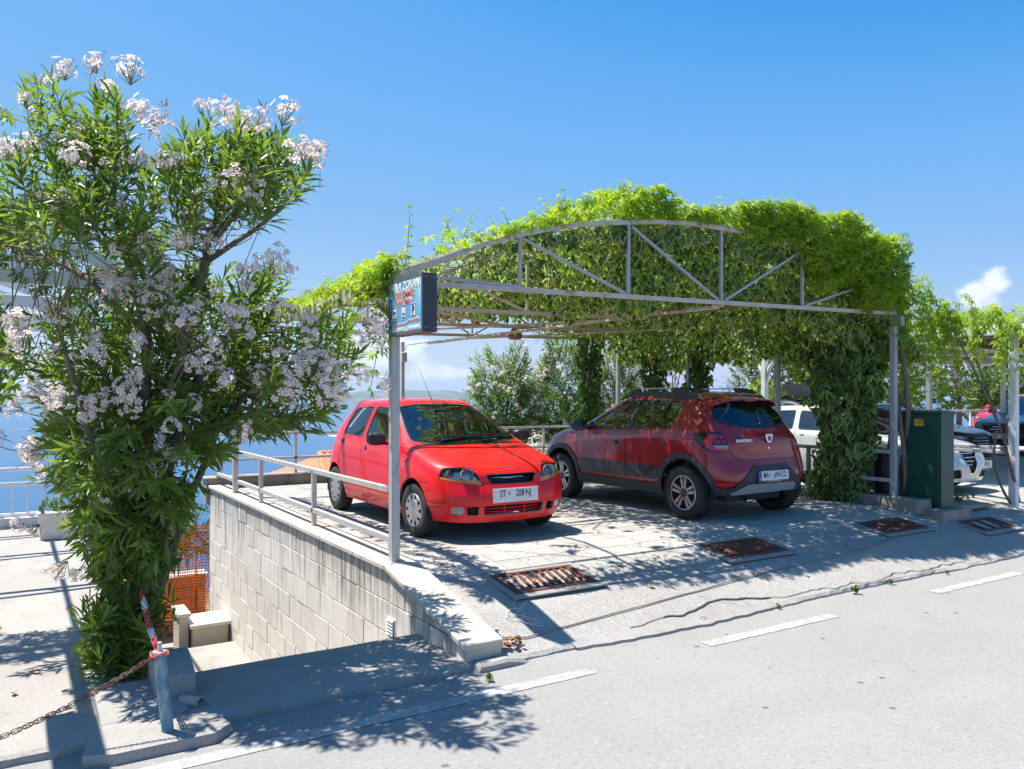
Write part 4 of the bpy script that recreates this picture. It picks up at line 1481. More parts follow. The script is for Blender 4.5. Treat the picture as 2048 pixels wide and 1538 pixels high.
def finish_car(sh, root, body_mat, ndoors, nwins, gmat, handles, hand_mat, arch, extra_liner=('body',)):
    sh.part('body', 'body', body_mat, root)
    sh.part('body', 'cabin_lining', CM['liner'], root, shift=-.022)
    sh.part('rubber', 'window_rubber', CM['trim'], root)
    sh.part('seam', 'panel_gap', CM['seam'], root, shift=-.004)
    for s in (1, -1):
        for i in range(ndoors):
            d = sh.part('door%d%d' % (s, i), 'door', body_mat, root)
            sh.part('door%d%d' % (s, i), 'door_lining', CM['liner'], root, shift=-.022)
            if d is not None and i < len(handles):
                x, z, y = handles[i]
                mb = MB()
                mb.lathe([(0, -.01), (.046, -.008), (.05, 0), (.04, .006), (0, .010)], 20, Matrix.Translation((x, s * y, z)) @ Matrix.Diagonal((1.0, s, .72, 1)))
                mb.build('handle', hand_mat, d, smooth=True)
        for i in range(nwins):
            sh.part('win%d%d' % (s, i), 'window', gmat, root, shift=-.006)
    # wheel wells and underbody
    for (ax, ar, z) in arch:
        for s in (1, -1):
            prof = [(ax + (ar + .012) * math.cos(R(-12 + 204 * k / 24)), z + (ar + .012) * math.sin(R(-12 + 204 * k / 24))) for k in range(25)]
            mb = MB()
            for (xa, za), (xb, zb) in zip(prof, prof[1:]):
                mb.add([(xa, s * .80, za), (xb, s * .80, zb), (xb, s * .48, zb), (xa, s * .48, za)], [(0, 1, 2, 3)])
            mb.add([(x_, s * .48, z_) for x_, z_ in prof], [tuple(range(len(prof)))])
            mb.build('wheel_well', CM['dark'], root)
    mb = MB(); mb.box((0, 0, arch[0][2] - .02), (2.9, .94, .10)); mb.build('underbody', CM['dark'], root)


def place_car(root, local=True):
    LOCAL.add(root.name)
    return root


# ---------------------------------------------------------------- the bright red hatchback
def red_hatchback():
    P = paint('bright_red_paint', (.78, .002, .006), dust=(.6, .2, .16), amount=.02, rough=.45, coat=.75, cior=1.4)
    t = thing('parked_car', 'bright red five door hatchback facing the road beside the stone coping', 'car', (4.40, 8.87, .012), R(-90), 'parked cars')
    LOCAL.add(t.name)
    low = lambda x, w, z3, x3=None: [(x, w, z3)]
    def st(c0, c1, c2, c3, x, z3, w3, w2, w1, w0, z2=.56, z1=.38, z0=.205):
        return [c0, c1, c2, c3, (x, w3, z3), (x, w2, z2), (x, w1, z1), (x, w0, z0)]
    S = [
        [(1.77, 0, .712), (1.755, .30, .72), (1.69, .55, .752), (1.52, .735, .775), (1.58, .775, .65), (1.60, .785, .50), (1.59, .78, .36), (1.54, .74, .215)],
        st((1.40, 0, .835), (1.385, .33, .84), (1.31, .63, .86), (1.20, .775, .835), 1.2, .70, .822, .83, .825, .79),
        st((.93, 0, .965), (.91, .36, .968), (.83, .665, .985), (.80, .785, .915), .82, .74, .825, .835, .825, .785),
        st((.49, 0, 1.175), (.475, .33, 1.17), (.42, .60, 1.165), (.45, .79, .955), .45, .76, .826, .838, .825, .785),
        st((.06, 0, 1.385), (.05, .30, 1.38), (.0, .54, 1.36), (.10, .79, .97), .1, .77, .826, .838, .825, .785),
        st((-.4, 0, 1.458), (-.4, .30, 1.45), (-.4, .565, 1.395), (-.35, .79, .99), -.35, .78, .828, .838, .825, .785),
        st((-.95, 0, 1.45), (-.95, .30, 1.442), (-.95, .555, 1.385), (-.92, .782, 1.01), -.92, .79, .825, .835, .822, .785),
        st((-1.36, 0, 1.40), (-1.35, .29, 1.392), (-1.27, .52, 1.345), (-1.27, .755, 1.025), -1.27, .80, .81, .828, .815, .78),
        [(-1.66, 0, 1.04), (-1.645, .32, 1.035), (-1.56, .58, 1.02), (-1.42, .70, 1.01), (-1.48, .75, .82), (-1.55, .77, .60), (-1.55, .765, .40), (-1.50, .74, .24)],
    ]
    F = [[(1.835, 0, .60), (1.895, 0, .475), (1.895, 0, .335), (1.85, 0, .20)],
         [(1.82, .31, .605), (1.875, .32, .478), (1.875, .32, .335), (1.835, .31, .20)],
         [(1.74, .575, .625), (1.785, .60, .485), (1.785, .60, .34), (1.745, .58, .205)]]
    B = [[(-1.74, 0, .84), (-1.85, 0, .58), (-1.85, 0, .40), (-1.80, 0, .24)],
         [(-1.73, .32, .84), (-1.835, .32, .58), (-1.835, .32, .40), (-1.79, .32, .24)],
         [(-1.66, .59, .83), (-1.75, .60, .59), (-1.75, .60, .40), (-1.70, .58, .24)]]
    cr = [(i, 2, i + 1, 2, .35) for i in range(2, 7)] + [(i, 3, i + 1, 3, .25) for i in range(1, 8)]
    sh = Shell(car_shell(S, F, B, cr))
    AX_F, AX_R = 1.165, -1.235
    for s, ok in SIDES:
        for ax in (AX_F, AX_R):
            ring_ = [(ax + .335 * math.cos(2 * math.pi * k / 36), .29 + .335 * math.sin(2 * math.pi * k / 36)) for k in range(36)]
            lo = lambda c, n, s=s: c.y * s > .45
            sh.region('void', 'y', ring_, lo)
    front = lambda c, n: c.x > 1.2 and n.x > .05
    top = lambda c, n: n.z > .25
    # glass
    ws = [(-.665, .99), (-.35, .955), (.35, .955), (.665, .99), (.50, 1.352), (.25, 1.378), (-.25, 1.378), (-.50, 1.352)]
    wok = lambda c, n: -.05 < c.x < 1.05 and n.x > .1 and n.z > .2
    sh.region('rubber', 'x', rounded(offset(ws, .014), .05), wok, only=('body',))
    sh.region('windscreen', 'x', rounded(ws, .04), wok, only=('body', 'rubber'))
    rw = [(-.54, 1.06), (.54, 1.06), (.47, 1.345), (-.47, 1.345)]
    rok = lambda c, n: c.x < -1.1 and n.x < -.2
    sh.region('rubber', 'x', rounded(offset(rw, .014), .06), rok, only=('body',))
    sh.region('rear_window', 'x', rounded(rw, .06), rok, only=('body', 'rubber'))
    doors = [([(.82, .915), (.84, .70), (.78, .28), (-.235, .28), (-.285, .60), (-.295, 1.0), (-.355, 1.382), (-.02, 1.372), (.40, 1.155)], 0, 0),
             ([(-.305, .60), (-.245, .28), (-.83, .28), (-.90, .50), (-1.05, .66), (-1.09, 1.02), (-.995, 1.362), (-.372, 1.382), (-.312, 1.0)], 0, 0)]
    wins = [[(.60, .985), (-.235, .995), (-.315, 1.348), (-.03, 1.338), (.36, 1.135)], [(-.355, .998), (-.985, 1.022), (-1.00, 1.09), (-.945, 1.322), (-.415, 1.352)]]
    side_parts(sh, t, P, doors, wins, CM['glass'])
    # bonnet: gaps along its edges
    bon = [(1.735, -.40), (1.735, .40), (1.60, .575), (1.30, .655), (.90, .66), (.97, .30), (.985, 0), (.97, -.30), (.90, -.66), (1.30, -.655), (1.60, -.575)]
    sh.region('seam', 'z', rounded(offset(bon, .004), .05), lambda c, n: n.z > .3 and c.x > .85, only=('body',))
    sh.region('bonnet', 'z', rounded(bon, .05), lambda c, n: n.z > .3 and c.x > .85, only=('body', 'seam'))
    # head lamps, grille, lower air intakes, fog lamps
    for s in (1, -1):
        lamp = [(s * .345, .572), (s * .425, .738), (s * .53, .756), (s * .70, .745), (s * .75, .645), (s * .55, .600)]
        sh.region('seam', 'x', rounded(offset(lamp, .006), .03), front)
        sh.region('lamp%d' % s, 'x', rounded(lamp, .03), front)
        amb = [(s * .33, .565), (s * .37, .622), (s * .58, .645), (s * .82, .68), (s * .82, .62), (s * .55, .59)]
        sh.region('amber%d' % s, 'x', amb, front, only=('lamp%d' % s,))
    gr = [(-.245, .588), (.245, .588), (.29, .672), (-.29, .672)]
    sh.region('chrome_lip', 'x', rounded(offset(gr, .012), .03), front)
    sh.region('grille', 'x', rounded(gr, .02), front)
    lw = [(-.345, .275), (.345, .275), (.36, .37), (-.36, .37)]
    sh.region('intake', 'x', rounded(lw, .02), front)
    for s in (1, -1):
        sh.region('intake', 'x', rounded([(s * .41, .275), (s * .52, .28), (s * .53, .365), (s * .41, .37)], .015), front)
        fg = [(s * .555, .285), (s * .675, .295), (s * .66, .365), (s * .555, .37)]
        sh.region('fog%d' % s, 'x', rounded(fg, .015), front)
    for s, ok in SIDES:
        sh.region('seam', 'y', [(1.50, .600), (1.30, .604), (1.30, .598), (1.50, .594)], ok, only=('body',))
        sh.region('seam', 'y', [(.80, .245), (-.86, .245), (-.86, .239), (.80, .239)], ok, only=('body',))
    sh.region('seam', 'x', [(-.36, .40), (-.3565, .40), (-.3565, .57), (-.36, .57)], front, only=('body',))
    finish_car(sh, t, P, 2, 2, CM['glass'], [(-.16, .862, .818), (-.965, .905, .812)], CM['trim'], [(AX_F, .335, .29), (AX_R, .335, .29)])
    b = sh.part('bonnet', 'bonnet', P, t)
    sh.part('windscreen', 'windscreen', CM['glass'], t, shift=-.006)
    sh.part('rear_window', 'rear_window', CM['darkglass'], t, shift=-.006)
    for s in (1, -1):
        o = sh.part('lamp%d' % s, 'headlight', CM['lens'], t)
        sh.part('lamp%d' % s, 'reflector', CM['reflector'], o, shift=-.05)
        sh.part('amber%d' % s, 'indicator_lens', CM['amber'], o, shift=-.002)
        mb = MB()
        mb.lathe([(.075, .05), (.06, .0), (.03, -.035), (0, -.045)], 24, Matrix.Translation((1.73, s * .50, .68)) @ Matrix.Rotation(R(-90), 4, 'Z'))
        mb.lathe([(0, .03), (.018, .02), (.02, -.03)], 12, Matrix.Translation((1.73, s * .50, .68)) @ Matrix.Rotation(R(-90), 4, 'Z'))
        mb.build('bowl', CM['reflector'], o, smooth=True)
        mb = MB()
        for k in range(5):
            mb.box((1.66, s * .64, .67 + .014 * k), (.02, .09, .003))
        mb.build('lamp_fin', CM['chrome'], o)
        sh.part('fog%d' % s, 'fog_light', CM['clear'], t, shift=-.006)
    sh.part('grille', 'grille', CM['dark'], t, shift=-.05)
    sh.part('chrome_lip', 'grille_surround', CM['trim'], t)
    mb = MB()
    mb.tube([(1.80 - .12 * (y / .28) ** 2 * .6, y, .636 + .004) for y in lin(-.272, .272, 12)], .013, 8)
    o = mb.build('grille_bar', CM['chrome'], t, smooth=True)
    sh.part('intake', 'lower_intake', CM['dark'], t, shift=-.05)
    for z in (.304, .338):
        mb = MB()
        for a, b_ in ((-.35, .35), (-.53, -.41), (.41, .53)):
            mb.tube([(1.885 - .055 * (y / .33) ** 2 - .006, y, z) for y in lin(a, b_, 8)], .0055, 6)
        mb.build('intake_slat', P, t, smooth=True)
    mb = MB()
    for y in (-.12, .12):
        mb.box((1.873, y, .322), (.012, .008, .10))
    mb.build('intake_rib', P, t)
    # winged badge on the bonnet
    mb = MB()
    for s in (1, -1):
        mb.tube([(1.762, s * .008, .722), (1.766, s * .03, .713), (1.762, s * .052, .722), (1.752, s * .058, .735)], [.006, .006, .005, .003], 6)
        mb.tube([(1.764, s * .004, .717), (1.758, s * .016, .733)], [.005, .003], 6)
    mb.build('badge', CM['chrome'], t, smooth=True)
    # side repeaters, wipers, aerial, mirrors
    for s in (1, -1):
        mb = MB(); mb.lathe([(0, -.004), (.022, -.002), (.02, .008), (0, .012)], 16, Matrix.Translation((.98, s * .828, .80)) @ Matrix.Diagonal((1.2, s, .8, 1)))
        mb.build('side_repeater', CM['amber'], t, smooth=True)
        mirror(t, .50, s * .955, 1.005, s, CM['trim'], CM['mirror'])
    t_ = text_mesh('SX', .045, 'lettering', .001, bold=.001); t_.materials.append(CM['chrome'])
    t_.transform(Matrix.Translation((.98, -.8345, .757)) @ Matrix.Rotation(R(90), 4, 'X')); put('lettering', t_, t)
    for p0, p1, p2 in (((.90, -.32, .985), (.88, -.42, 1.0), (.80, .18, 1.035)), ((.90, .28, .985), (.885, .2, 1.0), (.755, .60, 1.05))):
        mb = MB(); mb.tube([p0, p1], .009, 6); mb.tube([p1, p2], .006, 6)
        q0 = Vector(p1) * .35 + Vector(p2) * .65 + Vector((0, -.27, .0)); q1 = q0 + Vector((-.05, .55, .012))
        mb.bar(q0, q1, .012, .02)
        mb.build('wiper', CM['trim'], t, smooth=True)
    mb = MB(); mb.tube([(.02, 0, 1.392), (-.02, 0, 1.412)], [.016, .007], 8); mb.tube([(-.02, 0, 1.412), (-.10, 0, 1.49)], .0055, 6); mb.tube([(-.10, 0, 1.49), (-.43, 0, 1.86)], [.0035, .002], 6)
    mb.build('aerial', CM['trim'], t, smooth=True)
    plate(t, 1.895, .0, .0, 1, 'ST|208·NJ', False, dict(CM, plate_frame=CM['plate_chrome']), tilt=R(-4)).location = (.012, 0, .478)
    mats = dict(CM)
    for (x, st_) in ((AX_F, R(3)), (AX_R, 0)):
        for s in (1, -1):
            wheel(t, x, s * .735, .283, .175, s, 'cover', CM, steer=st_)
    interior(t, [(.02, .36, .36, .50, False), (.02, -.36, .36, .50, False), (-.85, 0, .42, 1.15, True)],
             [(.92, .55), (.92, .93), (.70, .99), (.50, .94), (.46, .80), (.60, .55)], .22, CM, 1.35, (.36, .36, .92))
    mb = MB(); mb.box((.22, 0, 1.30), (.025, .22, .055)); mb.bar((.22, 0, 1.32), (.19, 0, 1.37), .015); mb.build('rear_view_mirror', CM['trim'], t, bevel=.008)
    mb = MB(); mb.lathe([(0, .05), (.20, .0)], 20, Matrix.Translation((.66, .33, .985)) @ Matrix.Rotation(R(90), 4, 'X') @ Matrix.Diagonal((1, 1, 1, 1))); mb.build('sun_hat', pm('pale_cloth', (.5, .5, .48), rough=.9), t, smooth=True)
    return t


# ---------------------------------------------------------------- the dark red crossover
def crossover():
    P = paint('dark_red_paint', (.29, .010, .016), metal=.0, dust=(.34, .2, .17), amount=.035, rough=.34)
    t = thing('parked_car', 'dark red crossover hatchback with grey wheel arches and roof rails seen from behind', 'car', (7.72, 8.32, .012), R(90), 'parked cars')
    LOCAL.add(t.name)
    def st(c0, c1, c2, c3, x, z3, w3, w2, w1, w0, z2=.64, z1=.45, z0=.27):
        return [c0, c1, c2, c3, (x, w3, z3), (x, w2, z2), (x, w1, z1), (x, w0, z0)]
    S = [
        [(1.86, 0, .86), (1.85, .32, .865), (1.77, .58, .885), (1.58, .775, .90), (1.68, .82, .76), (1.71, .835, .60), (1.70, .83, .44), (1.64, .79, .28)],
        st((1.52, 0, .975), (1.50, .35, .98), (1.42, .655, .99), (1.29, .81, .955), 1.29, .81, .868, .875, .868, .83),
        st((1.06, 0, 1.07), (1.04, .37, 1.072), (.94, .69, 1.075), (.88, .825, 1.01), .88, .85, .862, .868, .86, .82),
        st((.62, 0, 1.285), (.60, .34, 1.28), (.52, .635, 1.27), (.47, .828, 1.03), .46, .87, .862, .866, .858, .82),
        st((.16, 0, 1.475), (.15, .31, 1.47), (.06, .59, 1.442), (.05, .828, 1.045), .05, .88, .862, .866, .858, .82),
        st((-.38, 0, 1.54), (-.38, .31, 1.532), (-.34, .60, 1.475), (-.32, .828, 1.06), -.32, .89, .866, .868, .86, .82),
        st((-.95, 0, 1.528), (-.95, .31, 1.518), (-.95, .59, 1.458), (-.92, .822, 1.085), -.92, .90, .872, .876, .868, .83),
        st((-1.40, 0, 1.47), (-1.39, .31, 1.462), (-1.32, .555, 1.415), (-1.28, .795, 1.10), -1.28, .92, .865, .876, .868, .83),
        [(-1.655, 0, 1.105), (-1.64, .34, 1.105), (-1.56, .61, 1.10), (-1.44, .745, 1.085), (-1.52, .80, .92), (-1.58, .835, .72), (-1.57, .83, .50), (-1.50, .79, .31)],
    ]
    F = [[(1.96, 0, .75), (2.03, 0, .60), (2.03, 0, .44), (1.97, 0, .28)], [(1.945, .33, .755), (2.01, .33, .60), (2.01, .33, .44), (1.95, .33, .28)], [(1.86, .61, .76), (1.92, .63, .60), (1.92, .63, .44), (1.86, .61, .28)]]
    B = [[(-1.78, 0, .95), (-1.785, 0, .735), (-1.85, 0, .55), (-1.77, 0, .335)], [(-1.765, .34, .95), (-1.775, .34, .735), (-1.84, .34, .55), (-1.765, .34, .335)], [(-1.69, .615, .945), (-1.72, .635, .735), (-1.78, .65, .54), (-1.70, .63, .325)]]
    cr = [(i, 2, i + 1, 2, .35) for i in range(2, 7)] + [(i, 3, i + 1, 3, .2) for i in range(1, 8)]
    sh = Shell(car_shell(S, F, B, cr))
    AX_F, AX_R, WR = 1.285, -1.235, .318
    for s, ok in SIDES:
        lo = lambda c, n, s=s: c.y * s > .5
        for ax in (AX_F, AX_R):
            def circ(r_, zc=.34):
                return [(ax + r_ * math.cos(2 * math.pi * k / 40), zc + r_ * 1.0 * math.sin(2 * math.pi * k / 40)) for k in range(40)]
            sh.region('cladding', 'y', circ(.455, .345), lo)
            sh.region('void', 'y', circ(.385, .345), lo, only=('cladding', 'body'))
        sh.region('cladding', 'y', [(1.0, .20), (1.0, .385), (-.95, .385), (-.95, .20)], ok, only=('body',))
    rear = lambda c, n: c.x < -1.2 and n.x < -.05
    sh.region('cladding', 'x', [(-.90, .20), (-.90, .40), (-.60, .405), (-.36, .60), (-.28, .655), (.28, .655), (.36, .60), (.60, .405), (.90, .40), (.90, .20)], rear, only=('body',))
    front = lambda c, n: c.x > 1.3 and n.x > .05
    sh.region('cladding', 'x', [(-.9, .2), (-.9, .42), (.9, .42), (.9, .2)], front, only=('body',))
    sh.region('skid', 'x', rounded([(-.46, .345), (-.47, .415), (-.40, .45), (.40, .45), (.47, .415), (.66, .33), (.60, .31), (.36, .335)], .02), rear)
    # glass
    ws = [(-.68, 1.085), (-.35, 1.06), (.35, 1.06), (.68, 1.085), (.54, 1.43), (.25, 1.462), (-.25, 1.462), (-.54, 1.43)]
    wok = lambda c, n: c.x > .0 and n.x > .15 and n.z > .2
    sh.region('rubber', 'x', rounded(offset(ws, .014), .05), wok, only=('body',))
    sh.region('windscreen', 'x', rounded(ws, .04), wok, only=('body', 'rubber'))
    rw = [(-.585, 1.20), (-.42, 1.135), (0, 1.118), (.42, 1.135), (.585, 1.20), (.515, 1.385), (.45, 1.412), (-.45, 1.412), (-.515, 1.385)]
    rok = lambda c, n: c.x < -1.1 and n.x < -.2
    sh.region('rubber', 'x', rounded(offset(rw, .03), .05), rok, only=('body',))
    sh.region('rear_window', 'x', rounded(rw, .05), rok, only=('body', 'rubber'))
    # doors
    doors = [([(.845, .98), (.875, .75), (.855, .40), (-.155, .40), (-.165, .95), (-.20, 1.462), (.05, 1.448), (.45, 1.27)], 0, 0),
             ([(-.175, .95), (-.165, .40), (-.80, .40), (-.90, .62), (-1.06, .76), (-1.10, .96), (-1.045, 1.13), (-1.065, 1.44), (-.21, 1.462)], 0, 0)]
    wins = [[(.70, 1.085), (.62, 1.045), (-.095, 1.055), (-.135, 1.425), (.04, 1.412), (.40, 1.255)], [(-.245, 1.06), (-.965, 1.098), (-1.02, 1.38), (-.97, 1.405), (-.225, 1.428)]]
    for s, ok in SIDES:
        # the black pillar between the windows
        sh.region('rubber', 'y', [(-.08, 1.05), (-.26, 1.055), (-.24, 1.44), (-.12, 1.44)], ok, only=('body',))
    side_parts(sh, t, P, doors, wins, CM['glass'])
    for s, ok in SIDES:
        sh.region('decal%d' % s, 'y', rounded([(.83, .435), (.83, .625), (-.93, .605), (-.85, .50), (-.74, .44)], .03), ok, only=('door%d0' % s, 'door%d1' % s))
        for k, x in enumerate((-.36, -.56)):
            d = .14 if k == 0 else -.14
            sh.region('stripe%d%d' % (k, s), 'y', [(x - d, .44), (x - d - .085, .44), (x + d - .085, .61), (x + d, .61)], ok, only=('decal%d' % s,))
    # tail lamps, tailgate gap, lower reflectors
    for s in (1, -1):
        tl = [(-1.365, 1.035), (-1.42, .955), (-1.56, .845), (-1.90, .82), (-1.90, 1.05), (-1.60, 1.055)]
        okt = lambda c, n, s=s: c.x < -1.3 and c.y * s > .5
        slab = [(Vector((0, s * .60, 0)), Vector((0, s, 0)))]
        sh.region('seam', 'y', rounded(offset(tl, .006), .03), okt, slabs=[(Vector((0, s * .592, 0)), Vector((0, s, 0)))])
        sh.region('tail%d' % s, 'y', rounded(tl, .03), okt, slabs=slab)
        sh.region('tailred%d' % s, 'y', [(-1.52, 1.03), (-1.50, .93), (-1.62, .838), (-1.675, .825), (-1.595, .92), (-1.60, 1.03)], okt, only=('tail%d' % s,), slabs=slab)
        sh.region('tailclear%d' % s, 'y', [(-1.615, .905), (-1.64, .868), (-1.95, .868), (-1.95, .905)], okt, only=('tail%d' % s,), slabs=slab)
        sh.region('tailred%d' % s, 'y', [(-1.64, .868), (-1.675, .80), (-1.95, .80), (-1.95, .868)], okt, only=('tail%d' % s,), slabs=slab)
        sh.region('tailcell%d' % s, 'x', [(s * .615, .925), (s * .655, .925), (s * .655, .965), (s * .615, .965)], lambda c, n, s=s: c.x < -1.5 and c.y * s > .55, only=('tail%d' % s,))
        sh.region('tailcell%d' % s, 'x', [(s * .672, .925), (s * .715, .925), (s * .715, .965), (s * .672, .965)], lambda c, n, s=s: c.x < -1.5 and c.y * s > .55, only=('tail%d' % s,))
        sh.region('tailcell%d' % s, 'x', [(s * .615, .98), (s * .655, .98), (s * .655, 1.02), (s * .615, 1.02)], lambda c, n, s=s: c.x < -1.5 and c.y * s > .55, only=('tail%d' % s,))
        sh.region('tailcell%d' % s, 'x', [(s * .672, .98), (s * .715, .98), (s * .715, 1.02), (s * .672, 1.02)], lambda c, n, s=s: c.x < -1.5 and c.y * s > .55, only=('tail%d' % s,))
        rf = [(s * .56, .425), (s * .76, .43), (s * .77, .475), (s * .60, .472)]
        sh.region('seam', 'x', rounded(offset(rf, .008), .02), rear, only=('body', 'cladding'))
        sh.region('reflector%d' % s, 'x', rounded(rf, .015), rear)
    gate = [(-.605, 1.44), (-.63, 1.09), (-.60, .86), (-.50, .725), (.50, .725), (.60, .86), (.63, 1.09), (.605, 1.44)]
    sh.region('seam', 'x', rounded(offset(gate, .007), .05), rear, only=('body',))
    sh.region('tailgate', 'x', rounded(gate, .05), rear, only=('body', 'seam'))
    for s, ok in SIDES:
        sh.region('seam', 'y', [(1.16, .955), (.90, .975), (.90, .969), (1.16, .949)], ok, only=('body',))
        sh.region('seam', 'y', [(-1.22, .965), (-1.40, .97), (-1.40, .964), (-1.22, .959)], ok, only=('body',))
        sh.region('seam', 'y', [(-1.37, .93), (-1.376, .93), (-1.44, .60), (-1.434, .60)], ok, only=('body',))
    bon = [(1.80, -.5), (1.80, .5), (1.60, .66), (1.1, .72), (1.05, .3), (1.05, -.3), (1.1, -.72), (1.60, -.66)]
    sh.region('seam', 'z', rounded(offset(bon, .004), .05), lambda c, n: n.z > .35 and c.x > 1.0, only=('body',))
    sh.region('bonnet', 'z', rounded(bon, .05), lambda c, n: n.z > .35 and c.x > 1.0, only=('body', 'seam'))
    for s in (1, -1):
        sh.region('head%d' % s, 'x', rounded([(s * .50, .74), (s * .55, .83), (s * .80, .89), (s * .84, .78)], .03), front)
    finish_car(sh, t, P, 2, 2, CM['glass'], [(.02, .865, .868), (-.915, .905, .872)], CM['trim'], [(AX_F, .385, .345), (AX_R, .385, .345)])
    # round cup-like recess surrounds of the handles
    g = sh.part('tailgate', 'tailgate', P, t)
    sh.part('bonnet', 'bonnet', P, t)
    sh.part('tailgate', 'tailgate_lining', CM['liner'], t, shift=-.022)
    sh.part('cladding', 'wheel_arch_cladding', CM['clad'], t, shift=.012)
    sh.part('cladding', 'cladding_back', CM['dark'], t, shift=-.02)
    sh.part('skid', 'skid_plate', CM['silver'], t, shift=.022)
    for s in (1, -1):
        sh.part('decal%d' % s, 'door_decal', pm('grey_decal', (.028, .034, .042), (.035, .04, .048), scale=10, rough=.38), t, shift=.003)
        sh.part('stripe0%d' % s, 'decal_stripe', pm('decal_light', (.075, .085, .10), rough=.4), t, shift=.003)
        sh.part('stripe1%d' % s, 'decal_stripe', pm('decal_black', (.010, .010, .012), rough=.35), t, shift=.003)
    sh.part('windscreen', 'windscreen', CM['glass'], t, shift=-.006)
    sh.part('rear_window', 'rear_window', CM['darkglass'], t, shift=-.006)
    for s in (1, -1):
        o = sh.part('tail%d' % s, 'tail_light', CM['darkred'], t)
        sh.part('tailred%d' % s, 'light_strip', CM['bright'], o)
        sh.part('tailclear%d' % s, 'reversing_lens', CM['clear'], o)
        sh.part('tailcell%d' % s, 'brake_cell', CM['redlens'], o, shift=.002)
        sh.part('reflector%d' % s, 'bumper_reflector', CM['bright'], t)
        o = sh.part('head%d' % s, 'headlight', CM['lens'], t)
        sh.part('head%d' % s, 'reflector', CM['reflector'], o, shift=-.03)
    # rear quarter pane divider
    for s in (1, -1):
        mb = MB(); mb.bar((-.745, s * .815, 1.075), (-.775, s * .655, 1.405), .03, .012, up=(0, s, .3)); mb.build('window_divider', CM['trim'], t)
        mirror(t, .66, s * 1.005, 1.085, s, CM['trim'], CM['mirror'], 1.1)
        mb = MB(); mb.prism([(.50, 1.05), (.72, 1.06), (.60, 1.14)], s * .80, s * .845, 'y'); mb.build('mirror_foot', CM['trim'], t, bevel=.01)
        # roof rails: tapered black feet and a slim silver bar
        xs = [.30, .22, .08, -.02]
        mb = MB()
        rail = [(.26, 1.425), (.12, 1.50), (-.02, 1.575), (-.13, 1.590), (-.15, 1.550), (-.02, 1.525), (.1, 1.465)]
        mb.prism(rail, s * .585 - .018, s * .585 + .018, 'y')
        rail = [(-.74, 1.590), (-.86, 1.592), (-1.04, 1.565), (-1.18, 1.50), (-1.27, 1.43), (-1.0, 1.46), (-.78, 1.52), (-.72, 1.56)]
        mb.prism(rail, s * .575 - .018, s * .575 + .018, 'y')
        o = mb.build('roof_rail', CM['trim'], t, bevel=.006)
        mb = MB(); mb.prism([(.14, 1.47), (-1.14, 1.455), (-1.0, 1.532), (-.3, 1.548), (.0, 1.535)], s * .58 - .012, s * .58 + .012, 'y'); mb.build('rail_skirt', CM['trim'], o)
        mb = MB(); mb.bar((-.12, s * .585, 1.582), (-.76, s * .578, 1.583), .024, .016); mb.build('rail_bar', CM['silver'], o)
        mb = MB(); mb.lathe([(0, -.004), (.02, -.002), (.018, .007), (0, .010)], 14, Matrix.Translation((.955, s * .846, .915)) @ Matrix.Diagonal((1, s, 1, 1))); mb.build('side_repeater', CM['clear'], t, smooth=True)
    # roof spoiler over the rear window
    mb = MB()
    n = 14
    for i in range(n + 1):
        y = -.56 + 1.12 * i / n
        k = abs(y) / .56
        dz = -.045 * k ** 2 - .03 * k ** 6
        dx = .10 * k ** 3
        prof = [(-1.30, 1.484), (-1.42, 1.473), (-1.525 + dx, 1.455), (-1.53 + dx, 1.437), (-1.42, 1.425), (-1.31, 1.44)]
        for x, z in prof:
            mb.v.append((x, y, z + dz))
    for i in range(n):
        for j in range(6):
            a, b_ = i * 6 + j, i * 6 + (j + 1) % 6
            mb.f.append([a, b_, b_ + 6, a + 6]); mb.mi.append(0)
    mb.f.append([0, 1, 2, 3, 4, 5]); mb.mi.append(0); mb.f.append([n * 6 + k for k in range(6)]); mb.mi.append(0)
    sp_ = mb.build('spoiler', P, t, smooth=True)
    mb = MB(); mb.box((-1.505, 0, 1.432), (.02, .22, .014)); mb.build('brake_lamp', CM['redlens'], sp_)
    mb = MB(); mb.tube([(-1.10, .0, 1.515), (-1.16, 0, 1.53)], [.02, .008], 8); mb.tube([(-1.16, 0, 1.53), (-1.38, 0, 1.66)], [.004, .002], 6); mb.build('aerial', CM['trim'], t)
    # shield badge, script, lock, wiper, parking sensors, exhaust, tow eye
    mb = MB()
    mb.prism([(-.062, .055), (.062, .055), (.062, .025), (.036, -.035), (.020, -.052), (-.020, -.052), (-.036, -.035), (-.062, .025)], 0, .012, 'z')
    mb2 = MB(); mb2.prism([(-.036, .028), (.036, .028), (.020, -.030), (-.020, -.030)], .010, .014, 'z')
    Mb = Matrix.Translation((-1.793, 0, .975)) @ Matrix(((0, 0, -1), (-1, 0, 0), (0, 1, 0))).to_4x4()
    for b_, m_, nm in ((mb, CM['chrome'], 'badge'), (mb2, pm('badge_red', (.3, .05, .05), rough=.3), 'badge_inlay')):
        b_.v = [tuple(Mb @ Vector(q)) for q in b_.v]
        o = b_.build(nm, m_, t if nm == 'badge' else o, bevel=.003 if nm == 'badge' else 0)
    tm = text_mesh('SANDERO', .046, 'lettering', .003, bold=.0015, sx=1.25); tm.materials.append(CM['chrome'])
    tm.transform(Matrix.Translation((-1.772, .40, .955)) @ Matrix.Rotation(R(-3), 4, 'Z') @ Matrix(((0, 0, -1), (-1, 0, 0), (0, 1, 0))).to_4x4()); put('lettering', tm, g)
    mb = MB(); mb.lathe([(0, .012), (.014, .01), (.017, 0)], 16, Matrix.Translation((-1.785, 0, .862)) @ Matrix.Rotation(R(90), 4, 'Z')); mb.build('gate_lock', CM['chrome'], t, smooth=True)
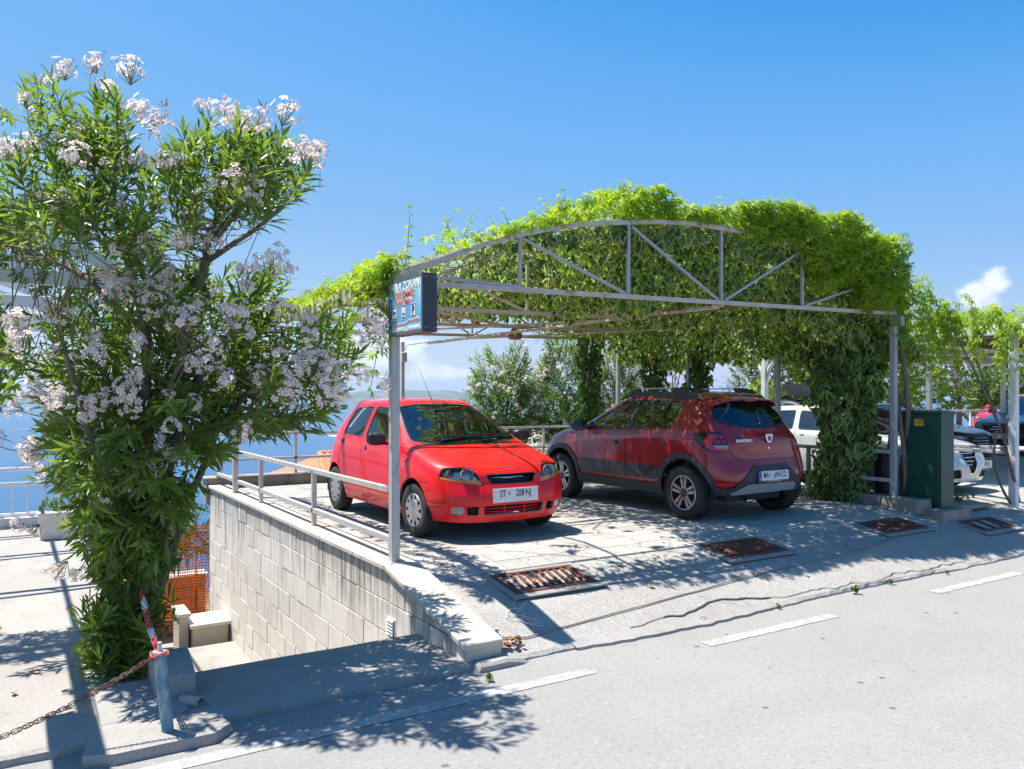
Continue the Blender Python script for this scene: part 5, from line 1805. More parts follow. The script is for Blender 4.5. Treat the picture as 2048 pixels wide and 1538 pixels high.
    mb = MB(); mb.tube([(-1.60, .02, 1.15), (-1.615, .0, 1.165), (-1.585, -.30, 1.20)], .009, 6); mb.bar((-1.60, -.02, 1.17), (-1.56, -.50, 1.215), .012, .016); mb.build('rear_wiper', CM['trim'], t)
    mb = MB()
    for y, x in ((.62, -1.775), (.24, -1.835), (-.24, -1.835), (-.62, -1.775)):
        mb.lathe([(0, .006), (.012, .004), (.013, 0)], 12, Matrix.Translation((x + .004, y, .565 if abs(y) > .5 else .69)) @ Matrix.Rotation(R(90), 4, 'Z'))
    mb.build('parking_sensor', CM['trim'], t, smooth=True)
    mb = MB(); mb.lathe([(.026, .10), (.026, -.12), (.021, -.12), (.021, .1)], 16, Matrix.Translation((-1.70, .40, .285)) @ Matrix.Rotation(R(90 + 0), 4, 'Z') @ Matrix.Rotation(R(-8), 4, 'X')); mb.build('exhaust_pipe', CM['chrome'], t, smooth=True)
    mb = MB(); mb.box((-1.62, .2, .29), (.25, .9, .09)); mb.build('rear_valance', CM['dark'], t)
    for y in (.22, -.25):
        mb = MB(); mb.box((-1.785, y, .392), (.02, .15, .016)); mb.build('skid_slot', CM['chrome'], t)
    plate(t, 0, 0, 0, -1, 'MA|694·CO', True, CM, tilt=R(-4)).location = (-1.872, 0, .535)
    for x in (AX_F, AX_R):
        for s in (1, -1):
            wheel(t, x, s * .775, WR, .205, s, 'twin', CM)
    interior(t, [(.12, .37, .42, .50, False), (.12, -.37, .42, .50, False), (-.80, 0, .48, 1.2, True)],
             [(1.0, .6), (1.0, 1.03), (.80, 1.09), (.60, 1.03), (.56, .88), (.70, .6)], .30, CM, 1.45, (.46, .37, 1.0))
    return t


red_hatchback()
crossover()
# ================================================================ plants
# leaf shapes: (vertices, faces, rim weight per vertex); leaf along +y, face up +z, about one unit long
def lance(w=.16, droop=.12):
    v = [(0, 0, 0), (-w * .7, .28, .02), (0, .28, -.02), (w * .7, .28, .02), (-w, .6, .0), (0, .6, -.05), (w, .6, 0), (0, 1.0, -droop)]
    f = [(0, 2, 1), (0, 3, 2), (1, 2, 5, 4), (2, 3, 6, 5), (4, 5, 7), (5, 6, 7)]
    return v, f, [0, .3, 0, .3, .3, 0, .3, .2]


def ivy_leaf():
    out = [(0, -.06), (-.30, -.12), (-.50, .10), (-.34, .34), (-.20, .60), (0, .98), (.20, .60), (.34, .34), (.50, .10), (.30, -.12)]
    inn = [(x * .62, .22 + (y - .22) * .62) for x, y in out]
    v = [(0, .22, .03)] + [(x, y, .02) for x, y in inn] + [(x, y, -.05 - .06 * abs(x)) for x, y in out]
    n = len(out)
    f = [(0, 1 + (i + 1) % n, 1 + i) for i in range(n)] + [(1 + i, 1 + (i + 1) % n, 1 + n + (i + 1) % n, 1 + n + i) for i in range(n)]
    return v, f, [0] + [.35] * n + [1] * n


def creeper_leaf():
    """Five leaflets spread like a hand, drooping at the tips."""
    v, f = [], []
    for a, l in ((0, 1.0), (46, .86), (-46, .86), (95, .6), (-95, .6)):
        c, s = math.cos(R(a)), math.sin(R(a))
        q = [(0, .05, .0), (-.16 * l, .5 * l, .05), (0, .55 * l, .0), (.16 * l, .5 * l, .05), (0, l, -.22 * l)]
        n = len(v)
        v += [(x * c - y * s * -1 * -1, x * s * -1 * -1 + y * c, z) if False else (x * c + y * s, -x * s + y * c, z) for x, y, z in q]
        f += [(n, n + 2, n + 1), (n, n + 3, n + 2), (n + 1, n + 2, n + 4), (n + 2, n + 3, n + 4)]
    return v, f, [.2] * len(v)


def oval_leaf(w=.32):
    v = [(0, 0, 0), (-w, .45, .04), (0, .5, -.02), (w, .45, .04), (0, 1, -.1)]
    return v, [(0, 2, 1), (0, 3, 2), (1, 2, 4), (2, 3, 4)], [0, .4, 0, .4, .3]


def flower_cluster_mesh(name, seed, n=13, size=.10):
    """A head of five-petalled blossoms facing outward, with buds and stalks."""
    r_ = random.Random(seed)
    mb = MB()
    for k in range(n):
        th, ph = r_.uniform(0, 2 * math.pi), math.acos(r_.uniform(-.25, 1))
        d = Vector((math.sin(ph) * math.cos(th), math.sin(ph) * math.sin(th), math.cos(ph)))
        c = d * size * r_.uniform(.45, 1.15)
        q = (d + Vector((r_.uniform(-.4, .4), r_.uniform(-.4, .4), r_.uniform(-.2, .4)))).normalized().to_track_quat('Z', 'Y').to_matrix()
        sp = r_.uniform(0, 6)
        rad = r_.uniform(.022, .030)
        bud = r_.random() < .16
        mb.cur = 0
        if bud:
            mb.cur = 2
            mb.add([c + q @ Vector((.004, 0, 0)), c + q @ Vector((-.002, .0035, 0)), c + q @ Vector((-.002, -.0035, 0)), c + q @ Vector((0, 0, .026))], [(0, 1, 3), (1, 2, 3), (2, 0, 3)])
        else:
            for j in range(5):
                a = sp + j * 2 * math.pi / 5
                def pt(rr, off, zz):
                    b_ = a + off
                    return c + q @ Vector((rr * math.cos(b_), rr * math.sin(b_), zz))
                mb.add([pt(.0, 0, -.004), pt(rad * .62, -.42, .004), pt(rad, -.40, .003), pt(rad * 1.08, .12, -.001), pt(rad * .80, .5, .004)], [(0, 1, 2, 3, 4)])
            mb.cur = 1
            mb.add([c + q @ Vector((.006 * math.cos(t), .006 * math.sin(t), .0025)) for t in (0, 2.1, 4.2)], [(0, 1, 2)])
        mb.cur = 3
        base = Vector((0, 0, -size * .7))
        s_ = (c - base).normalized().orthogonal() * .0016
        mb.add([base - s_, base + s_, c + s_, c - s_], [(0, 1, 2, 3)])
    mb.cur = 0
    me = mb.mesh(name, [M_PETAL, M_THROAT, M_BUD, M_STALK], recalc=False)
    return me


def petal_material(name, c, trans):
    m = bpy.data.materials.new(name); m.use_nodes = True
    nt = m.node_tree; N, L = nt.nodes.new, nt.links.new
    p = nt.nodes['Principled BSDF']; out = nt.nodes['Material Output']
    p.inputs['Base Color'].default_value = rgba(c); p.inputs['Roughness'].default_value = .6; p.inputs['Specular IOR Level'].default_value = .2
    t = N('ShaderNodeBsdfTranslucent'); t.inputs[0].default_value = rgba(c)
    ms = N('ShaderNodeMixShader'); ms.inputs[0].default_value = trans
    L(p.outputs[0], ms.inputs[1]); L(t.outputs[0], ms.inputs[2]); L(ms.outputs[0], out.inputs[0])
    return m


M_PETAL = petal_material('pale_pink_petal', (.95, .82, .775), .48)
M_THROAT = pm('pink_throat', (.60, .25, .28), rough=.7)
M_BUD = pm('pink_bud', (.55, .27, .27), rough=.6)
M_STALK = pm('flower_stalk', (.20, .22, .09), rough=.7)
M_OLE = leafmat('oleander_leaf', (.080, .150, .030), (.19, .295, .065), trans=.46, tcol=(1.6, 1.5, .5), rough=.36, spec=.45)
M_IVY = leafmat('variegated_ivy_leaf', (.03, .10, .022), (.19, .34, .065), rim=(.58, .63, .32), trans=.52, tcol=(1.5, 1.5, .7), rough=.45)
M_CREEP = leafmat('creeper_leaf', (.16, .30, .025), (.38, .48, .055), trans=.55, tcol=(1.35, 1.35, .5), rough=.45, spec=.3)
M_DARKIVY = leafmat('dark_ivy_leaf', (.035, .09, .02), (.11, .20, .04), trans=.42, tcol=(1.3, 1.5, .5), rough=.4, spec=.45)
M_OLIVE = leafmat('olive_leaf', (.06, .085, .045), (.13, .16, .09), trans=.25, rough=.5)
M_BUSH = leafmat('bush_leaf', (.06, .11, .028), (.15, .22, .055), trans=.36, tcol=(1.3, 1.4, .6), rough=.5)
M_BRIGHT = leafmat('young_leaf', (.17, .30, .03), (.32, .44, .05), trans=.45, tcol=(1.3, 1.3, .5), rough=.45)
M_BARK = pm('grey_brown_bark', (.20, .165, .125), (.10, .085, .065), scale=12, rough=.95, bump=.6, bscale=60, stretch=(1, 1, .25))
M_TWIG = pm('green_twig', (.16, .17, .08), (.22, .17, .11), scale=8, rough=.85)
M_DRYTWIG = pm('dry_vine_stem', (.28, .24, .19), (.18, .15, .115), scale=9, rough=.95)


def unit(n):
    v = nrng.normal(size=(n, 3))
    return v / np.linalg.norm(v, axis=1, keepdims=True)


def tuft_leaves(tips, axes, per, length, spread=.9, back=.30, droop=.25):
    """Leaves in whorls along the last stretch of each twig: returns frames (scaled) and places."""
    D, Nn, P, S = [], [], [], []
    for t, a in zip(tips, axes):
        a = a / np.linalg.norm(a)
        h = np.cross(a, [0, 0, 1.0]);
        if np.linalg.norm(h) < .1: h = np.array([1.0, 0, 0])
        h /= np.linalg.norm(h); g = np.cross(a, h)
        k = per + nrng.integers(-4, 5)
        tl = nrng.uniform(.68, 1.2); tsp = nrng.uniform(.8, 1.2); tdr = nrng.uniform(.4, 1.9)
        for i in range(k):
            f = i / k
            an = i * 2.4 + nrng.uniform(-.4, .4)
            r_ = h * math.cos(an) + g * math.sin(an)
            op = spread * tsp * (1.05 - .75 * f) + nrng.uniform(-.15, .15)
            d = a * math.cos(op) + r_ * math.sin(op) + np.array([0, 0, -droop * tdr * (1 - f * .6) * nrng.uniform(.3, 1.2)])
            D.append(d); Nn.append(a * math.sin(op) - r_ * math.cos(op) + np.array([0, 0, .35]) + nrng.normal(size=3) * .18)
            P.append(t - a * back * (1 - f)); S.append(length * tl * nrng.uniform(.62, 1.18) * (.75 + .35 * math.sin(math.pi * min(1, f + .25))))
    D = np.array(D); Nn = -np.array(Nn) * -1
    F = frames(D, Nn) * np.array(S)[:, None, None]
    return F, np.array(P)


def split_leaves(name, stuff_name, tmpl, mat, F, P, parent, count=300, tint=None):
    """The leaves that show largest become parts of their own; the rest stay one mass."""
    c, s = math.cos(R(32)), math.sin(R(32))
    Y = s * P[:, 0] + c * P[:, 1]
    size = np.linalg.norm(F[:, :, 1], axis=1) / np.maximum(Y, .5)
    order = np.argsort(-size + nrng.uniform(0, .002, len(size)))
    v, f, rim = tmpl
    me = leaf_mesh(name, v, f, rim, mat, 0.0)
    top, rest = order[:count], order[count:]
    place_leaves(name, me, F[top], P[top], parent)
    return scatter(stuff_name, v, f, rim, F[rest], P[rest], nrng.uniform(0, 1, len(rest)) if tint is None else tint[rest], mat, parent, kind='stuff')


def curve(a, b, bend, n=6):
    a, b = Vector(a), Vector(b)
    m = (a + b) / 2 + Vector(bend)
    return [a * (1 - t) ** 2 + m * 2 * t * (1 - t) + b * t * t for t in [i / n for i in range(n + 1)]]


# ---------------------------------------------------------------- the big oleander in front
ole = thing('oleander_tree', 'large leaning oleander full of pale pink blossom beside the chained pole at the road', 'tree', (.72, 6.0, -.37))
# main limbs: from the foot up and outward (measured off the picture at the shrub's own distance)
Yt = 5.55
P3 = lambda x, y, d=0.0: at_depth(x, y, Yt + d)
limbs = [
    ([P3(282, 1325, .05), P3(296, 1180, .05), P3(318, 1040, .05), P3(340, 920), P3(352, 780), P3(372, 640, -.05), P3(412, 520, -.05), P3(432, 440)], [.055, .05, .045, .04, .036, .032, .028, .022]),
    ([P3(262, 1330), P3(268, 1180), P3(285, 1000), P3(300, 830), P3(290, 660), P3(262, 520), P3(222, 400), P3(196, 290)], [.045, .042, .04, .036, .032, .027, .021, .014]),
    ([P3(246, 1335, -.1), P3(238, 1200, -.15), P3(215, 1050, -.2), P3(190, 900, -.3), P3(150, 760, -.4), P3(110, 640, -.45)], [.03, .028, .025, .021, .017, .012]),
    ([P3(302, 1300, .15), P3(330, 1150, .2), P3(372, 1000, .25), P3(430, 860, .3), P3(520, 760, .3), P3(620, 700, .25)], [.036, .032, .028, .024, .018, .012]),
    ([P3(345, 900), P3(400, 760, .2), P3(470, 650, .35), P3(560, 600, .4)], [.04, .034, .026, .016]),
    ([P3(432, 440), P3(436, 380), P3(420, 310), P3(395, 260)], [.026, .022, .016, .010]),
    ([P3(420, 480), P3(480, 410, .1), P3(540, 370, .15), P3(585, 340, .2)], [.03, .024, .018, .010]),
    ([P3(412, 520, .1), P3(490, 470, .25), P3(560, 420, .3), P3(600, 350, .3)], [.022, .017, .012, .008]),
    ([P3(436, 400), P3(480, 330, -.2), P3(510, 260, -.2)], [.018, .012, .007]),
    ([P3(196, 330), P3(150, 260, .2), P3(100, 200, .2)], [.018, .012, .007]), ([P3(222, 400), P3(240, 300, -.2), P3(225, 190, -.2)], [.018, .012, .007]),
    ([P3(290, 660), P3(180, 560, .2), P3(60, 500, .3), P3(-80, 470, .4)], [.022, .018, .014, .010]),
    ([P3(330, 800), P3(360, 730, -.3), P3(410, 680, -.45)], [.016, .012, .008]),
]
lpts = []
for pts, rad in limbs:
    mb = MB()
    fine, fr = [], []
    for i in range(len(pts) - 1):
        for k in range(4):
            t = k / 4
            q = pts[i].lerp(pts[i + 1], t) + Vector((noise.noise((i + t, 1, pts[0].x * 9)), noise.noise((i + t, 5, pts[0].x * 9)), 0)) * .035
            fine.append(q); fr.append(rad[i] + (rad[i + 1] - rad[i]) * t)
    fine.append(pts[-1]); fr.append(rad[-1])
    mb.tube(fine, fr, 9)
    mb.build('trunk' if rad[0] > .05 else 'branch', M_BARK, ole, smooth='all')
    lpts += [(q, r_) for q, r_ in zip(fine, fr)]
# crown: ellipses in the view (px, py, rx, ry), each spread in depth; twig ends are drawn inside them
blobs = [(110, 320, 120, 120, 0, 54), (205, 215, 50, 60, 0, 14), (95, 180, 60, 40, 0, 8), (430, 300, 105, 65, 0, 40), (550, 320, 80, 75, .1, 36), (490, 375, 70, 40, .1, 14),
         (330, 400, 70, 80, 0, 28), (220, 380, 100, 90, -.1, 40), (30, 430, 100, 60, .2, 20), (300, 560, 120, 90, -.1, 46), (110, 680, 140, 80, 0, 40),
         (420, 610, 120, 80, 0, 46), (550, 560, 50, 45, .2, 14), (330, 740, 170, 100, -.1, 66), (570, 690, 120, 75, .2, 44), (670, 730, 60, 60, .2, 20), (670, 650, 60, 45, .2, 16),
         (620, 800, 70, 45, .2, 18), (480, 790, 110, 70, .1, 42), (540, 850, 60, 30, .2, 14), (160, 830, 100, 90, -.1, 40), (110, 930, 60, 60, -.2, 16), (280, 900, 110, 90, -.1, 44),
         (430, 890, 60, 35, .1, 12), (200, 1000, 90, 70, -.2, 32), (310, 1010, 70, 80, 0, 34), (240, 1110, 75, 80, -.1, 52), (300, 1150, 40, 70, 0, 24), (230, 1210, 55, 75, -.1, 36), (240, 1290, 65, 40, -.1, 26), (190, 1060, 50, 50, -.1, 14), (-90, 620, 110, 230, .2, 34), (235, 1150, 60, 130, -.15, 30)]
tips, axes = [], []
ctr = P3(310, 760)
for cx, cy, rx, ry, dd, n in blobs:
    for k in range(n):
        a, r_ = rnd.uniform(0, 2 * math.pi), math.sqrt(rnd.random())
        px, py = cx + rx * r_ * math.cos(a), cy + ry * r_ * math.sin(a)
        if px < 240 and 445 < py < 600 and rnd.random() < .9:
            continue
        low = max(0, min(1, (py - 850) / 350))
        dep = rnd.gauss(dd + (-.30 if py < 430 else ((.44 if px > 420 else .24) if py < 880 else -.10)), (.32 if py < 430 else .36) * (1 - .65 * low))
        q = at_depth(px, py, Yt + max(-.8, min(1.0, dep)))
        if q.z < -.30:
            q.z = -.28 + rnd.uniform(0, .12)
        tips.append(np.array(q))
        out = (q - ctr) * .55
        ax = out.normalized() + Vector((rnd.uniform(-.45, .45), rnd.uniform(-.45, .45), rnd.uniform(.15, .85)))
        if py > 1180:
            ax = Vector((rnd.uniform(-.7, .7), rnd.uniform(-.8, .4), .9))
        axes.append(np.array(ax.normalized()))
F, P = tuft_leaves(tips, axes, 16, .155, spread=.95, back=.24, droop=.30)
split_leaves('leaf', 'leaves', lance(.10, .15), M_OLE, F, P, ole, 300)
# twigs from each leaf tuft back to the nearest limb
mb = MB()
lp = np.array([q[:] for q, _ in lpts])
for t, a in zip(tips, axes):
    tv = Vector(t)
    b0 = tv - Vector(a) * .26
    d = np.linalg.norm(lp - np.array(b0), axis=1) + .2 * np.maximum(0, lp[:, 2] - b0.z) + nrng.uniform(0, .12, len(lp))
    near = Vector(lp[int(np.argmin(d))])
    L_ = (near - b0).length
    cv_ = curve(near, b0, (0, 0, -.10 * L_), 4) + [tv]
    mb.tube(cv_, [.005 + .002 * L_, .0048, .0042, .0036, .003, .0015], 4, caps=False)
put('twigs', mb.mesh('twigs', [M_TWIG], smooth='all', recalc=False), ole, kind='stuff')
# blossom
fm = [flower_cluster_mesh('flower_cluster', k, n=(7, 13, 18, 22, 9, 15)[k], size=(.055, .085, .10, .115, .07, .09)[k]) for k in range(6)]
spots = [(100, 165), (215, 150), (240, 165), (45, 215), (15, 300), (60, 300), (150, 265), (195, 265), (230, 290), (265, 250), (250, 300), (375, 215), (435, 240), (330, 240), (320, 265), (510, 240), (505, 265), (585, 245), (600, 300),
         (630, 300), (470, 355), (500, 372), (370, 395), (225, 340), (240, 400), (110, 410), (75, 430), (160, 400), (410, 465), (260, 490), (295, 500), (240, 555), (90, 440), (235, 580), (290, 610), (320, 600), (480, 560), (460, 590), (550, 515), (590, 520),
         (420, 600), (450, 650), (480, 660), (370, 560), (210, 600), (60, 680), (20, 640), (130, 690), (110, 640), (250, 740), (510, 730), (645, 690), (715, 640), (720, 665), (660, 735), (740, 760), (620, 790), (650, 790), (690, 770), (540, 690), (600, 650),
         (350, 860), (40, 815), (105, 780), (95, 920), (30, 870), (190, 860), (160, 830), (200, 980), (60, 1035), (290, 900), (190, 900), (150, 1135), (350, 650), (470, 840), (270, 790), (130, 790), (70, 900), (330, 540), (180, 720), (400, 720), (560, 620), (-60, 500), (-40, 700), (300, 430), (340, 330), (160, 330), (90, 300), (400, 300), (560, 330), (370, 640), (300, 700), (220, 680), (410, 730), (360, 790), (240, 820), (330, 930), (230, 960), (560, 760), (600, 720), (430, 690), (150, 620), (300, 560), (350, 470)]
spots = [(x + rnd.uniform(-32, 32), y + rnd.uniform(-26, 26)) for x, y in spots for _ in (0, 1)]
for k, (px, py) in enumerate(spots):
    if k % 6 == 5: continue
    if px < 200 and 450 < py < 610:
        continue
    q = at_depth(px, py, Yt + (rnd.uniform(-.62, -.15) if 430 < py < 1100 else rnd.uniform(-.75, -.1)))
    o = bpy.data.objects.new('flower_cluster', fm[rnd.choice((0, 1, 1, 2, 2, 3, 4, 5))])
    COL.objects.link(o); o.parent = ole; o.matrix_parent_inverse = pinv(ole)
    o.location = q
    ax = ((q - ctr).normalized() + Vector((rnd.uniform(-.4, .4), rnd.uniform(-.7, .2), rnd.uniform(.1, .8)))).normalized()
    o.rotation_euler = (ax.to_track_quat('Z', 'Y').to_matrix() @ Matrix.Rotation(rnd.uniform(0, 6.28), 3, 'Z')).to_euler()
    s_ = rnd.uniform(.62, 1.1)
    o.scale = (s_, s_, s_)
# upright blossoms still in bud at the very top
mb = MB()
for (px, py) in ((180, 150), (75, 165), (330, 215), (530, 225), (640, 340), (470, 240)):
    q = at_depth(px, py, Yt)
    for k in range(7):
        e = q + Vector((rnd.uniform(-.05, .05), rnd.uniform(-.05, .05), rnd.uniform(.02, .09)))
        mb.tube([q - Vector((0, 0, .12)), q, e], [.003, .002, .0035], 4)
put('flower_buds', mb.mesh('flower_buds', [M_BUD], recalc=False), ole, kind='stuff')


# ---------------------------------------------------------------- ivy and creeper over the carport
ivy = thing('ivy', 'variegated ivy hanging thickly under the arched carport roof', 'ivy', (6.5, 9, 2.4))


def hang(u, v):
    """How far the curtain of ivy hangs below the arch."""
    b = .20 + .46 * (1 if v < 8.5 else .72) * max(0, min(1, (u - 3.6) / 2.2)) + .42 * noise.noise((u * 1.1, v * .9, 3)) + .22 * noise.noise((u * 3, v * 2.4, 7))
    b *= max(.15, min(1, (10.6 - u) / .5)) if u > 10.1 else 1
    if u < 3.4: return .07
    if v < 6.62:
        b *= .35
    return max(.08, min(arch_z(u) - 2.18 + (.25 if u > 8 else 0), b))


def leaf_batch(n, sampler, length, tip_down=.9, face_out=None):
    """Hanging leaves: tips down, faces turned every way but mostly outward and up."""
    P = np.array([sampler() for _ in range(n)])
    D = unit(n) * .55; D[:, 2] -= tip_down
    Nn = unit(n); Nn[:, 2] = np.abs(Nn[:, 2]) * .6
    if face_out is not None:
        Nn += np.asarray(face_out)
    F = frames(D, Nn) * (length * nrng.uniform(.5, 1.3, n))[:, None, None]
    return F, P


def cover(u, v):
    """Where the roof is overgrown: thick over the right half, a strip along the front arch and the left eave, open over the red car."""
    e = 5.0 + .5 * noise.noise((v * .7, 3, 1)) - (.5 if v > 10.5 else 0)
    c_ = max(0, min(1, (u - e) / .7))
    if v < 6.75:
        c_ = max(c_, min(1, max(0, (u - 3.0) / 1.4)) * .42)
    if u < 2.93:
        c_ = max(c_, .6)
    return c_


def under_arch():
    while True:
        u = rnd.uniform(2.75, 10.7)
        v = 6.44 + 5.8 * rnd.random() ** 1.3
        if rnd.random() < cover(u, v):
            h = hang(u, v)
            z = arch_z(u) + .02 - h * rnd.random() ** .8
            if noise.noise((u * 1.9, v * 1.6, z * 2.3)) < -.12 - .25 * rnd.random():
                continue
            return (u, v, z)


F, P = leaf_batch(23000, under_arch, .092, face_out=(-.25, -.55, .1))
split_leaves('leaf', 'leaves', ivy_leaf(), M_IVY, F[:17500], P[:17500], ivy, 300)
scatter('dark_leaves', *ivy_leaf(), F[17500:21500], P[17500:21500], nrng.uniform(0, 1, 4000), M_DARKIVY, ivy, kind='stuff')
P = np.array([under_arch() for _ in range(2200)])
D = unit(2200) * .6; D[:, 2] -= .7
scatter('young_leaves', *ivy_leaf(), frames(D, unit(2200) + np.array([-.2, -.6, .3])) * (.10 * nrng.uniform(.6, 1.2, 2200))[:, None, None], P, nrng.uniform(0, .6, 2200), M_CREEP, ivy, kind='stuff')
# stems: a mat of pale woody vines along the roof and hanging down inside
mb = MB()
for k in range(330):
    u, v = rnd.uniform(3, 10.3), 6.42 + 5.6 * rnd.random() ** 2
    p = Vector((u, v, arch_z(u) + .02)); pts = [p]
    dv = Vector((rnd.uniform(-1, 1), rnd.uniform(-.5, .5), 0)).normalized()
    for i in range(7):
        dv = (dv + Vector((rnd.uniform(-.4, .4), rnd.uniform(-.4, .4), 0))).normalized()
        q = pts[-1] + dv * .16
        q.y = max(q.y, 6.48); q.z = arch_z(q.x) + rnd.uniform(-.12, .03)
        pts.append(q)
    if cover(u, v) > .3 and max(q.x for q in pts) < (8.4 if v < 7.2 else 10.2): mb.tube(pts, rnd.uniform(.004, .009), 4, caps=False)
for k in range(120):
    u, v = rnd.uniform(4.4, 10.3), rnd.uniform(6.6, 12)
    h = hang(u, v)
    mb.tube(curve((u, v, arch_z(u)), (u + rnd.uniform(-.2, .2), v + rnd.uniform(-.2, .2), arch_z(u) - h), (rnd.uniform(-.1, .1), 0, 0), 4), .004, 4, caps=False)
put('stems', mb.mesh('stems', [M_DRYTWIG], smooth='all', recalc=False), ivy, kind='stuff')


def ivy_pillar(label, u, v, z0, z1, r, n, mat, parts=0, group=None, size=.085, stem_r=.05, taper=1.0, cat='ivy'):
    """A post wrapped in a thick column of ivy, with its own woody stem."""
    t = thing('ivy_pillar', label, cat, (u, v, z0), 0, group)
    ph = rnd.uniform(0, 9)

    def smp():
        z = z0 + (z1 - z0) * rnd.random()
        k = (z - z0) / (z1 - z0)
        a = rnd.uniform(0, 2 * math.pi)
        rr = r * (taper + (1.12 - taper) * k) * (.88 + .8 * noise.noise((ph + 1.3 * math.cos(a), 1.3 * math.sin(a), z * 1.7)))
        rr *= math.sqrt(.25 + .75 * rnd.random())
        return (u + rr * math.cos(a), v + rr * math.sin(a), z)
    P_ = np.array([smp() for _ in range(n)])
    out = P_ - np.array([u, v, 0]); out[:, 2] = 0
    out /= np.maximum(np.linalg.norm(out, axis=1, keepdims=True), .02)
    D = unit(n) * .5; D[:, 2] -= .9
    Nn = unit(n) * 1.15 + out * .7; Nn[:, 2] += .3
    F_ = frames(D, Nn) * (size * nrng.uniform(.6, 1.25, n))[:, None, None]
    if parts:
        k_ = int(n * .62)
        split_leaves('leaf', 'leaves', ivy_leaf(), mat, F_[:k_], P_[:k_], t, parts)
        scatter('dark_leaves', *ivy_leaf(), F_[k_:], P_[k_:], nrng.uniform(0, 1, n - k_), M_DARKIVY, t, kind='stuff')
    else:
        vv, ff, rim = ivy_leaf()
        scatter('leaves', vv, ff, rim, F_, P_, nrng.uniform(0, 1, n), mat, t, kind='stuff')
    for k in range(3):
        a = k * 2.1 + ph
        mb = MB()
        mb.tube([Vector((u + .07 * math.cos(a + z * 1.3), v + .07 * math.sin(a + z * 1.3), z0 + (z1 - z0) * z / 6)) for z in range(7)], [stem_r * (1 - .1 * z) for z in range(7)], 6)
        mb.build('stem', M_BARK, t, smooth='all')
    return t


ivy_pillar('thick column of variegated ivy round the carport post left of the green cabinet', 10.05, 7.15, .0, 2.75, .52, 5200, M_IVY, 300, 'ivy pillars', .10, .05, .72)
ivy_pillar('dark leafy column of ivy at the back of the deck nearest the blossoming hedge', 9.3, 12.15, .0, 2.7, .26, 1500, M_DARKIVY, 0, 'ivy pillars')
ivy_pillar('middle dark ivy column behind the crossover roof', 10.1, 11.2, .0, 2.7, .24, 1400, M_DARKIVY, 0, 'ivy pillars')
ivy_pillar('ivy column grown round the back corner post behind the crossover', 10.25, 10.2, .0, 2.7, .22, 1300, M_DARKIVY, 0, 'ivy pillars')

# bright creeper foaming over the top of the arch
creep = thing('creeper', 'bright yellow green creeper mounded over the top of the carport arch', 'creeper', (6.5, 9, 2.9))


TOPS = [(2.5, 2.56), (2.8, 2.70), (3.4, 2.96), (4.1, 3.28), (4.8, 3.50), (5.5, 3.74), (6.1, 3.60), (6.8, 3.68), (7.6, 3.80), (8.5, 3.76), (9.2, 3.66), (9.8, 3.48), (10.3, 3.26), (10.8, 2.95), (11.3, 2.55), (12, 2.5)]


def top_z(u):
    return float(np.interp(u, [a for a, _ in TOPS], [b for _, b in TOPS]))


def over_arch():
    while True:
        u = 2.5 + 7.9 * rnd.random()
        v = 6.36 + 5.9 * rnd.random() ** 1.7
        dens = cover(u, v)
        m = .58 + .75 * noise.noise((u * 1.1, v * .8, 11)) + .55 * noise.noise((u * 2.6, v * 2.0, 2)) + .25 * math.exp(-((u - 5.6) / .7) ** 2)
        if rnd.random() > dens:
            continue
        top = (top_z(u) - arch_z(u)) * (.30 + .85 * max(0, min(1.15, m)))
        if v > 8.5: top *= .8
        z = arch_z(u) + .03 + top * rnd.random() ** .7
        return (u, v, z)


def right_front():
    """The creeper spilling over the front and the right-hand corner of the arch."""
    u = 7.0 + 4.2 * rnd.random() ** .62
    k = max(0, min(1, (u - 7.0) / 2.4))
    z1 = top_z(u) + .16 * noise.noise((u * 2.1, 5, 2))
    drop = (.45 + .85 * k) * (.75 + .6 * noise.noise((u * 1.6, 2, 9))) + (.25 if u > 10.0 else 0)
    return (u, 6.42 - .30 * rnd.random() * (.3 + k) + (rnd.random() * 2.2 if u > 9.9 else 0), z1 - drop * rnd.random() ** 1.2)


n = 14500
P = np.array([over_arch() for _ in range(n - 4600)] + [right_front() for _ in range(4600)])
D = unit(n); D[:, 2] = D[:, 2] * .4 - .35
Nn = unit(n) * .6; Nn[:, 2] += .9
F = frames(D, Nn) * (.105 * nrng.uniform(.55, 1.25, n))[:, None, None]
split_leaves('leaf', 'leaves', creeper_leaf(), M_CREEP, F, P, creep, 300)
# shoots standing up against the sky, and trailers
mb = MB(); LP, LD, LN, LS = [], [], [], []
shoots = [(2.95, 6.5, .55, .05)] + [(rnd.uniform(3.6, 10.3), rnd.uniform(6.4, 9), rnd.uniform(.25, .52), rnd.uniform(-.2, .2)) for _ in range(46)]
for u, v, h, lean in shoots:
    z = arch_z(u) + .08
    pts = curve((u, v, z), (u + lean, v + rnd.uniform(-.1, .1), z + h), (rnd.uniform(-.08, .08), 0, 0), 6)
    mb.tube(pts, [.005, .005, .004, .004, .003, .002, .001], 4)
    for i, q in enumerate(pts[1:]):
        for s_ in range(2):
            a = rnd.uniform(0, 6.28)
            LP.append(q[:]); LD.append((math.cos(a), math.sin(a), -.25)); LN.append((rnd.uniform(-.3, .3), rnd.uniform(-.3, .3), 1)); LS.append(.085 * (1.1 - .11 * i))
